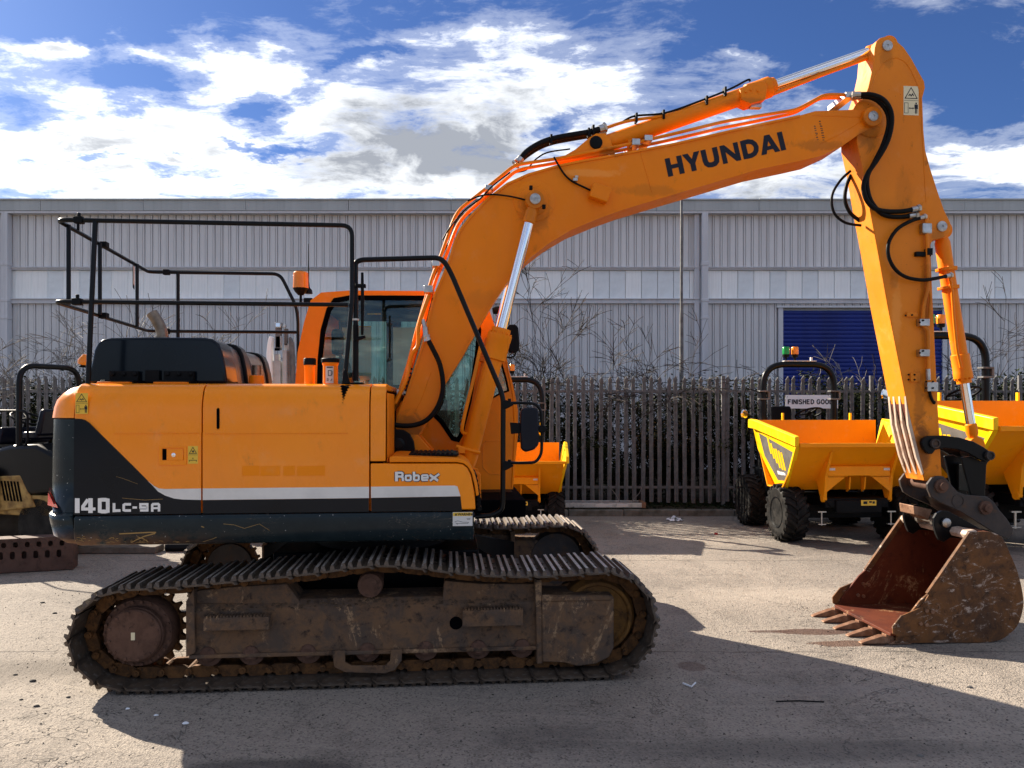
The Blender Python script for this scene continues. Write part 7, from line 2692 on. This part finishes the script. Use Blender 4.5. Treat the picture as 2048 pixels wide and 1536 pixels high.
# lettering glimpsed on the larger dumper's side rim
t_ = [c for c in bpy.data.objects if c.parent == d2 and c.name.startswith('skip')][0]
Mt = Matrix.Translation((-1.018, .70, 1.535)) @ Matrix.Rotation(R(-90), 4, 'Z') @ Matrix.Rotation(R(90), 4, 'X')
text_mesh('side_lettering', 'SCALAU', .085, 'black_letter', t_, Mt, offset=.004)

# ================================================================== ROAD ROLLER at the left
RR = thing('road_roller', 'black and cream ride-on road roller with rollbar at the left edge', 'road roller', (-6.15, 9.9, 0), R(-20))
m = MB().loft([[(-.95, -.42, .95), (-.95, .42, .95), (-.95, .42, .70), (-.95, -.42, .70)], [(-.5, -.46, 1.20), (-.5, .46, 1.20), (-.5, .46, .68), (-.5, -.46, .68)],
               [(.15, -.46, 1.34), (.15, .46, 1.34), (.15, .46, .68), (.15, -.46, .68)], [(.6, -.46, 1.36), (.6, .46, 1.36), (.6, .46, .75), (.6, -.46, .75)], [(1.1, -.42, 1.15), (1.1, .42, 1.15), (1.1, .42, .8), (1.1, -.42, .8)]])
hdR = m.build('bonnet', 'black_paint', RR, bevel=.05, seg=3, smooth=50)
m = MB().box(-.9, 1.05, -.44, .44, .48, .74)
for s_ in (-1, 1):
    m.loft([[(-.15, s_ * .47, .95), (.35, s_ * .47, .98), (.35, s_ * .43, .98), (-.15, s_ * .43, .95)], [(-.15, s_ * .47, .50), (.60, s_ * .47, .60), (.60, s_ * .43, .60), (-.15, s_ * .43, .50)]])
frR = m.build('frame', 'cream_paint', RR, bevel=.02)
yo = [(-.35, .98), (-.18, 1.08), (.02, 1.02), (.05, .90), (-.02, .55), (-.10, .48), (-.16, .20), (-.28, .18), (-.32, .30), (-.28, .50), (-.40, .70)]
m = MB()
plate_holes(m, yo, [circ(-.12, .95, .03, 10), circ(-.24, .85, .03, 10), circ(-.05, .78, .03, 10), circ(-.28, .68, .03, 10)] + [[(-.20 + i * .06, .62), (-.17 + i * .06, .62), (-.17 + i * .06, .80), (-.20 + i * .06, .80)] for i in range(2)], -.55, -.50)
m.build('drum_yoke', 'cream_paint', RR, bevel=.006, smooth=0)
gl = MB()
for i in range(6):
    gl.prism([(.10 + i * .055, .66), (.125 + i * .055, .66), (.06 + i * .055, .90), (.035 + i * .055, .90)], -.478, -.470)
gl.build('grille_slats', 'dark_void', frR, smooth=0)
for u_ in (-.62, .62):
    MB().lathe([(0, .26), (.0, .335), (.02, .36), (.86, .36), (.88, .335), (.88, .26)], (u_, -.44, .362), (0, 1, 0), 44).build('drum', 'drum_grey' if u_ < 0 else 'tyre_rubber', RR, smooth=30)
MB().tube(fillet([(.28, -.42, 1.2), (.28, -.42, 2.32), (.28, .42, 2.32), (.28, .42, 1.2)], .22, 8), .035, 12).build('rollbar', 'black_paint', RR, smooth=60)
MB().box(.08, .42, -.30, .28, 1.40, 1.50).loft([[(.36, -.30, 1.45), (.46, -.30, 1.45), (.46, .28, 1.45), (.36, .28, 1.45)], [(.44, -.28, 1.78), (.52, -.28, 1.78), (.52, .26, 1.78), (.44, .26, 1.78)]]).build('seat', 'navy_plastic', RR, bevel=.03, smooth=50)
MB().loft([[(-.55, -.32, 1.28), (-.15, -.36, 1.34), (-.15, .36, 1.34), (-.55, .32, 1.28)], [(-.50, -.30, 1.46), (-.14, -.34, 1.56), (-.14, .34, 1.56), (-.50, .30, 1.46)]]).build('dashboard', 'navy_plastic', RR, bevel=.03, smooth=50)
c0 = Vector((-.12, .0, 1.66))
nrm = Vector((.45, 0, 1)).normalized()
a_ = nrm.orthogonal().normalized(); b_ = nrm.cross(a_)
m = MB().tube([c0 + (a_ * math.cos(t) + b_ * math.sin(t)) * .19 for t in [i * 2 * math.pi / 24 for i in range(24)]], .015, 8, closed=True)
for t in (0, 2.1, 4.2):
    m.cyl(c0, c0 + (a_ * math.cos(t) + b_ * math.sin(t)) * .19, .012, seg=6)
m.cyl(c0, c0 - nrm * .2, .025, seg=8)
m.build('steering_wheel', 'black_satin', RR, smooth=60)
MB().tube(fillet([(-.62, -.44, 1.28), (-.62, -.44, 1.76), (.45, -.44, 1.76), (.45, -.44, 1.36), (.30, -.44, 1.26)], .10), .014, 8).build('hand_rail', 'black_satin', RR, smooth=60)
MB().lathe([(0, .06), (.006, .058)], (-.33, -.36, 1.45), (0, -1, .2), 16).build('round_badge', 'white_plate', RR)
MB().box(-.62, -.40, -.478, -.470, .60, .66).build('label_plate', 'white_plate', RR)
MB().lathe([(0, .05), (.02, .06), (.025, .04), (.10, .02)], (.38, .40, 2.33), (.15, 0, 1), 12).build('beacon_base', 'black_satin', RR)
MB().lathe([(0, .075), (.05, .078), (.10, .05), (.13, .03)], (.39, .40, 2.37), (.25, 0, 1), 16).build('beacon_lens', 'amber_lens', RR)

# perforated rusty steel channel in front of the roller
pa, pb = gp(-90, 1153), gp(146, 1140)
ang = math.atan2(pb.y - pa.y, pb.x - pa.x)
PB = thing('perforated_steel_channel', 'rusty brown steel channel with two rows of slotted holes lying before the roller', 'steel channel', (pa.x, pa.y, 0), ang)
Lb = (pb - pa).length
H_ = .375
m = MB()
holes = []
q = .06
while q < Lb - .12:
    for (z0, z1) in ((.15, .235), (.275, .335)):
        x0, x1 = q + (.03 if z0 > .2 else 0), q + .048 + (.03 if z0 > .2 else 0)
        c = .013
        holes.append([(x0 + c, z0), (x1 - c, z0), (x1, z0 + c), (x1, z1 - c), (x1 - c, z1), (x0 + c, z1), (x0, z1 - c), (x0, z0 + c)])
    q += .112
plate_holes(m, [(0, .01), (Lb, .01), (Lb, H_), (0, H_)], holes, 0, .012)
m.box(0, Lb, .0125, .22, .01, .022).box(0, Lb, .0125, .22, H_ - .012, H_)
m.box(Lb - .012, Lb, .013, .2195, .0225, H_ - .0125)
m.box(.001, Lb - .013, .205, .2195, .0225, H_ - .0125)
m.build('channel_web', 'beam_rust', PB, smooth=0)
# timber/concrete slab behind the excavator
a, b = gp(148, 1108), gp(316, 1106)
sl_ = MB().box(a.x, b.x, a.y, a.y + .25, 0.002, .085)
tag(sl_.build('timber_sleeper', 'wood_aged', bevel=.012), 'weathered grey timber sleeper lying on the yard behind the track', 'sleeper')
a, b = gp(320, 1106), gp(420, 1104)
sl_ = MB().lathe([(0, .05), (.9, .05)], (a.x + .03, a.y + .1, .052), (1, .05, 0), 14)
tag(sl_.build('steel_tube', 'black_satin'), 'short black tube lying beside the timber sleeper', 'tube')

# white upright attachment far side between bonnet and cab: a parked mini crane/breaker on a white mast
WM = thing('white_lighting_tower', 'folded white lighting tower with mast and lamp heads seen between bonnet and cab', 'lighting tower', (W(562, 800, 10.6).x, 10.6, 0))
k = 10.6 / F


def wx(px): return (px - 562) * k
def wz(py): return CAMH - (py - HY) * k


m = MB().box(-.45, .45, -.6, .6, .45, 1.25).box(-.38, .38, -.5, .5, 1.25, 1.45)
m.build('generator_body', 'white_machine', WM, bevel=.05)
for s_ in (-1, 1):
    ty = link(TYM, 'tyre', WM)
    ty.location = (s_ * .5, 0, .27)
    ty.scale = (.6, .7, .7)
m = MB().box(wx(551), wx(559), -.05, .05, 1.3, wz(708)).box(wx(548), wx(563), -.06, .06, 1.3, wz(722)).box(wx(552), wx(563), -.03, .05, wz(696), wz(672))
m.build('mast', 'white_machine', WM, bevel=.008)
m = MB().box(wx(565), wx(577), .07, .16, 1.3, wz(686)).box(wx(566), wx(574), -.04, .06, 1.3, wz(700))
m.build('inner_mast', 'white_machine', WM, bevel=.008)
m = MB().box(wx(552), wx(562), -.03, .05, wz(700), wz(655)).box(wx(565), wx(572), .07, .12, wz(690), wz(656))
m.build('telescopic_section', 'galvanised', WM, bevel=.004)
MB().box(wx(552), wx(562), -.065, -.055, wz(702), wz(697)).build('mast_collar', 'dark_void', WM)
for (x0, x1, s_) in ((538, 549, -1), (577, 588, 1)):
    o_ = [(wx(x0 + 7), wz(673)), (wx(x0 + 3), wz(682)), (wx(x0), wz(705)), (wx(x0 + 1), wz(745)), (wx(x1 - 5), wz(768)), (wx(x1), wz(760)), (wx(x1 - 2), wz(700)), (wx(x1), wz(676))] if s_ < 0 else \
        [(wx(x0), wz(676)), (wx(x0 + 2), wz(673)), (wx(x1 - 3), wz(686)), (wx(x1 - 2), wz(700)), (wx(x1), wz(768)), (wx(x1 - 6), wz(768)), (wx(x0 + 3), wz(720))]
    MB().prism(o_, -.12 if s_ < 0 else .0, .0 if s_ < 0 else .1).build('lamp_head', 'skylight_sheet' if s_ < 0 else 'galvanised', WM, bevel=.006)
MB().box(wx(552), wx(564), -.05, .05, wz(656), wz(645)).build('floodlight', 'bare_steel', WM, bevel=.006)
MB().box(wx(554), wx(562), -.054, -.051, wz(654), wz(647)).build('floodlight_glass', 'chrome', WM)
MB().box(wx(567), wx(572), -.03, .03, wz(655), wz(648)).build('floodlight', 'bare_steel', WM, bevel=.004)

do_split([o for o in bpy.data.objects if o.parent and (o.parent in (RR, PB, WM) or o.parent.parent in (RR, PB, WM))])
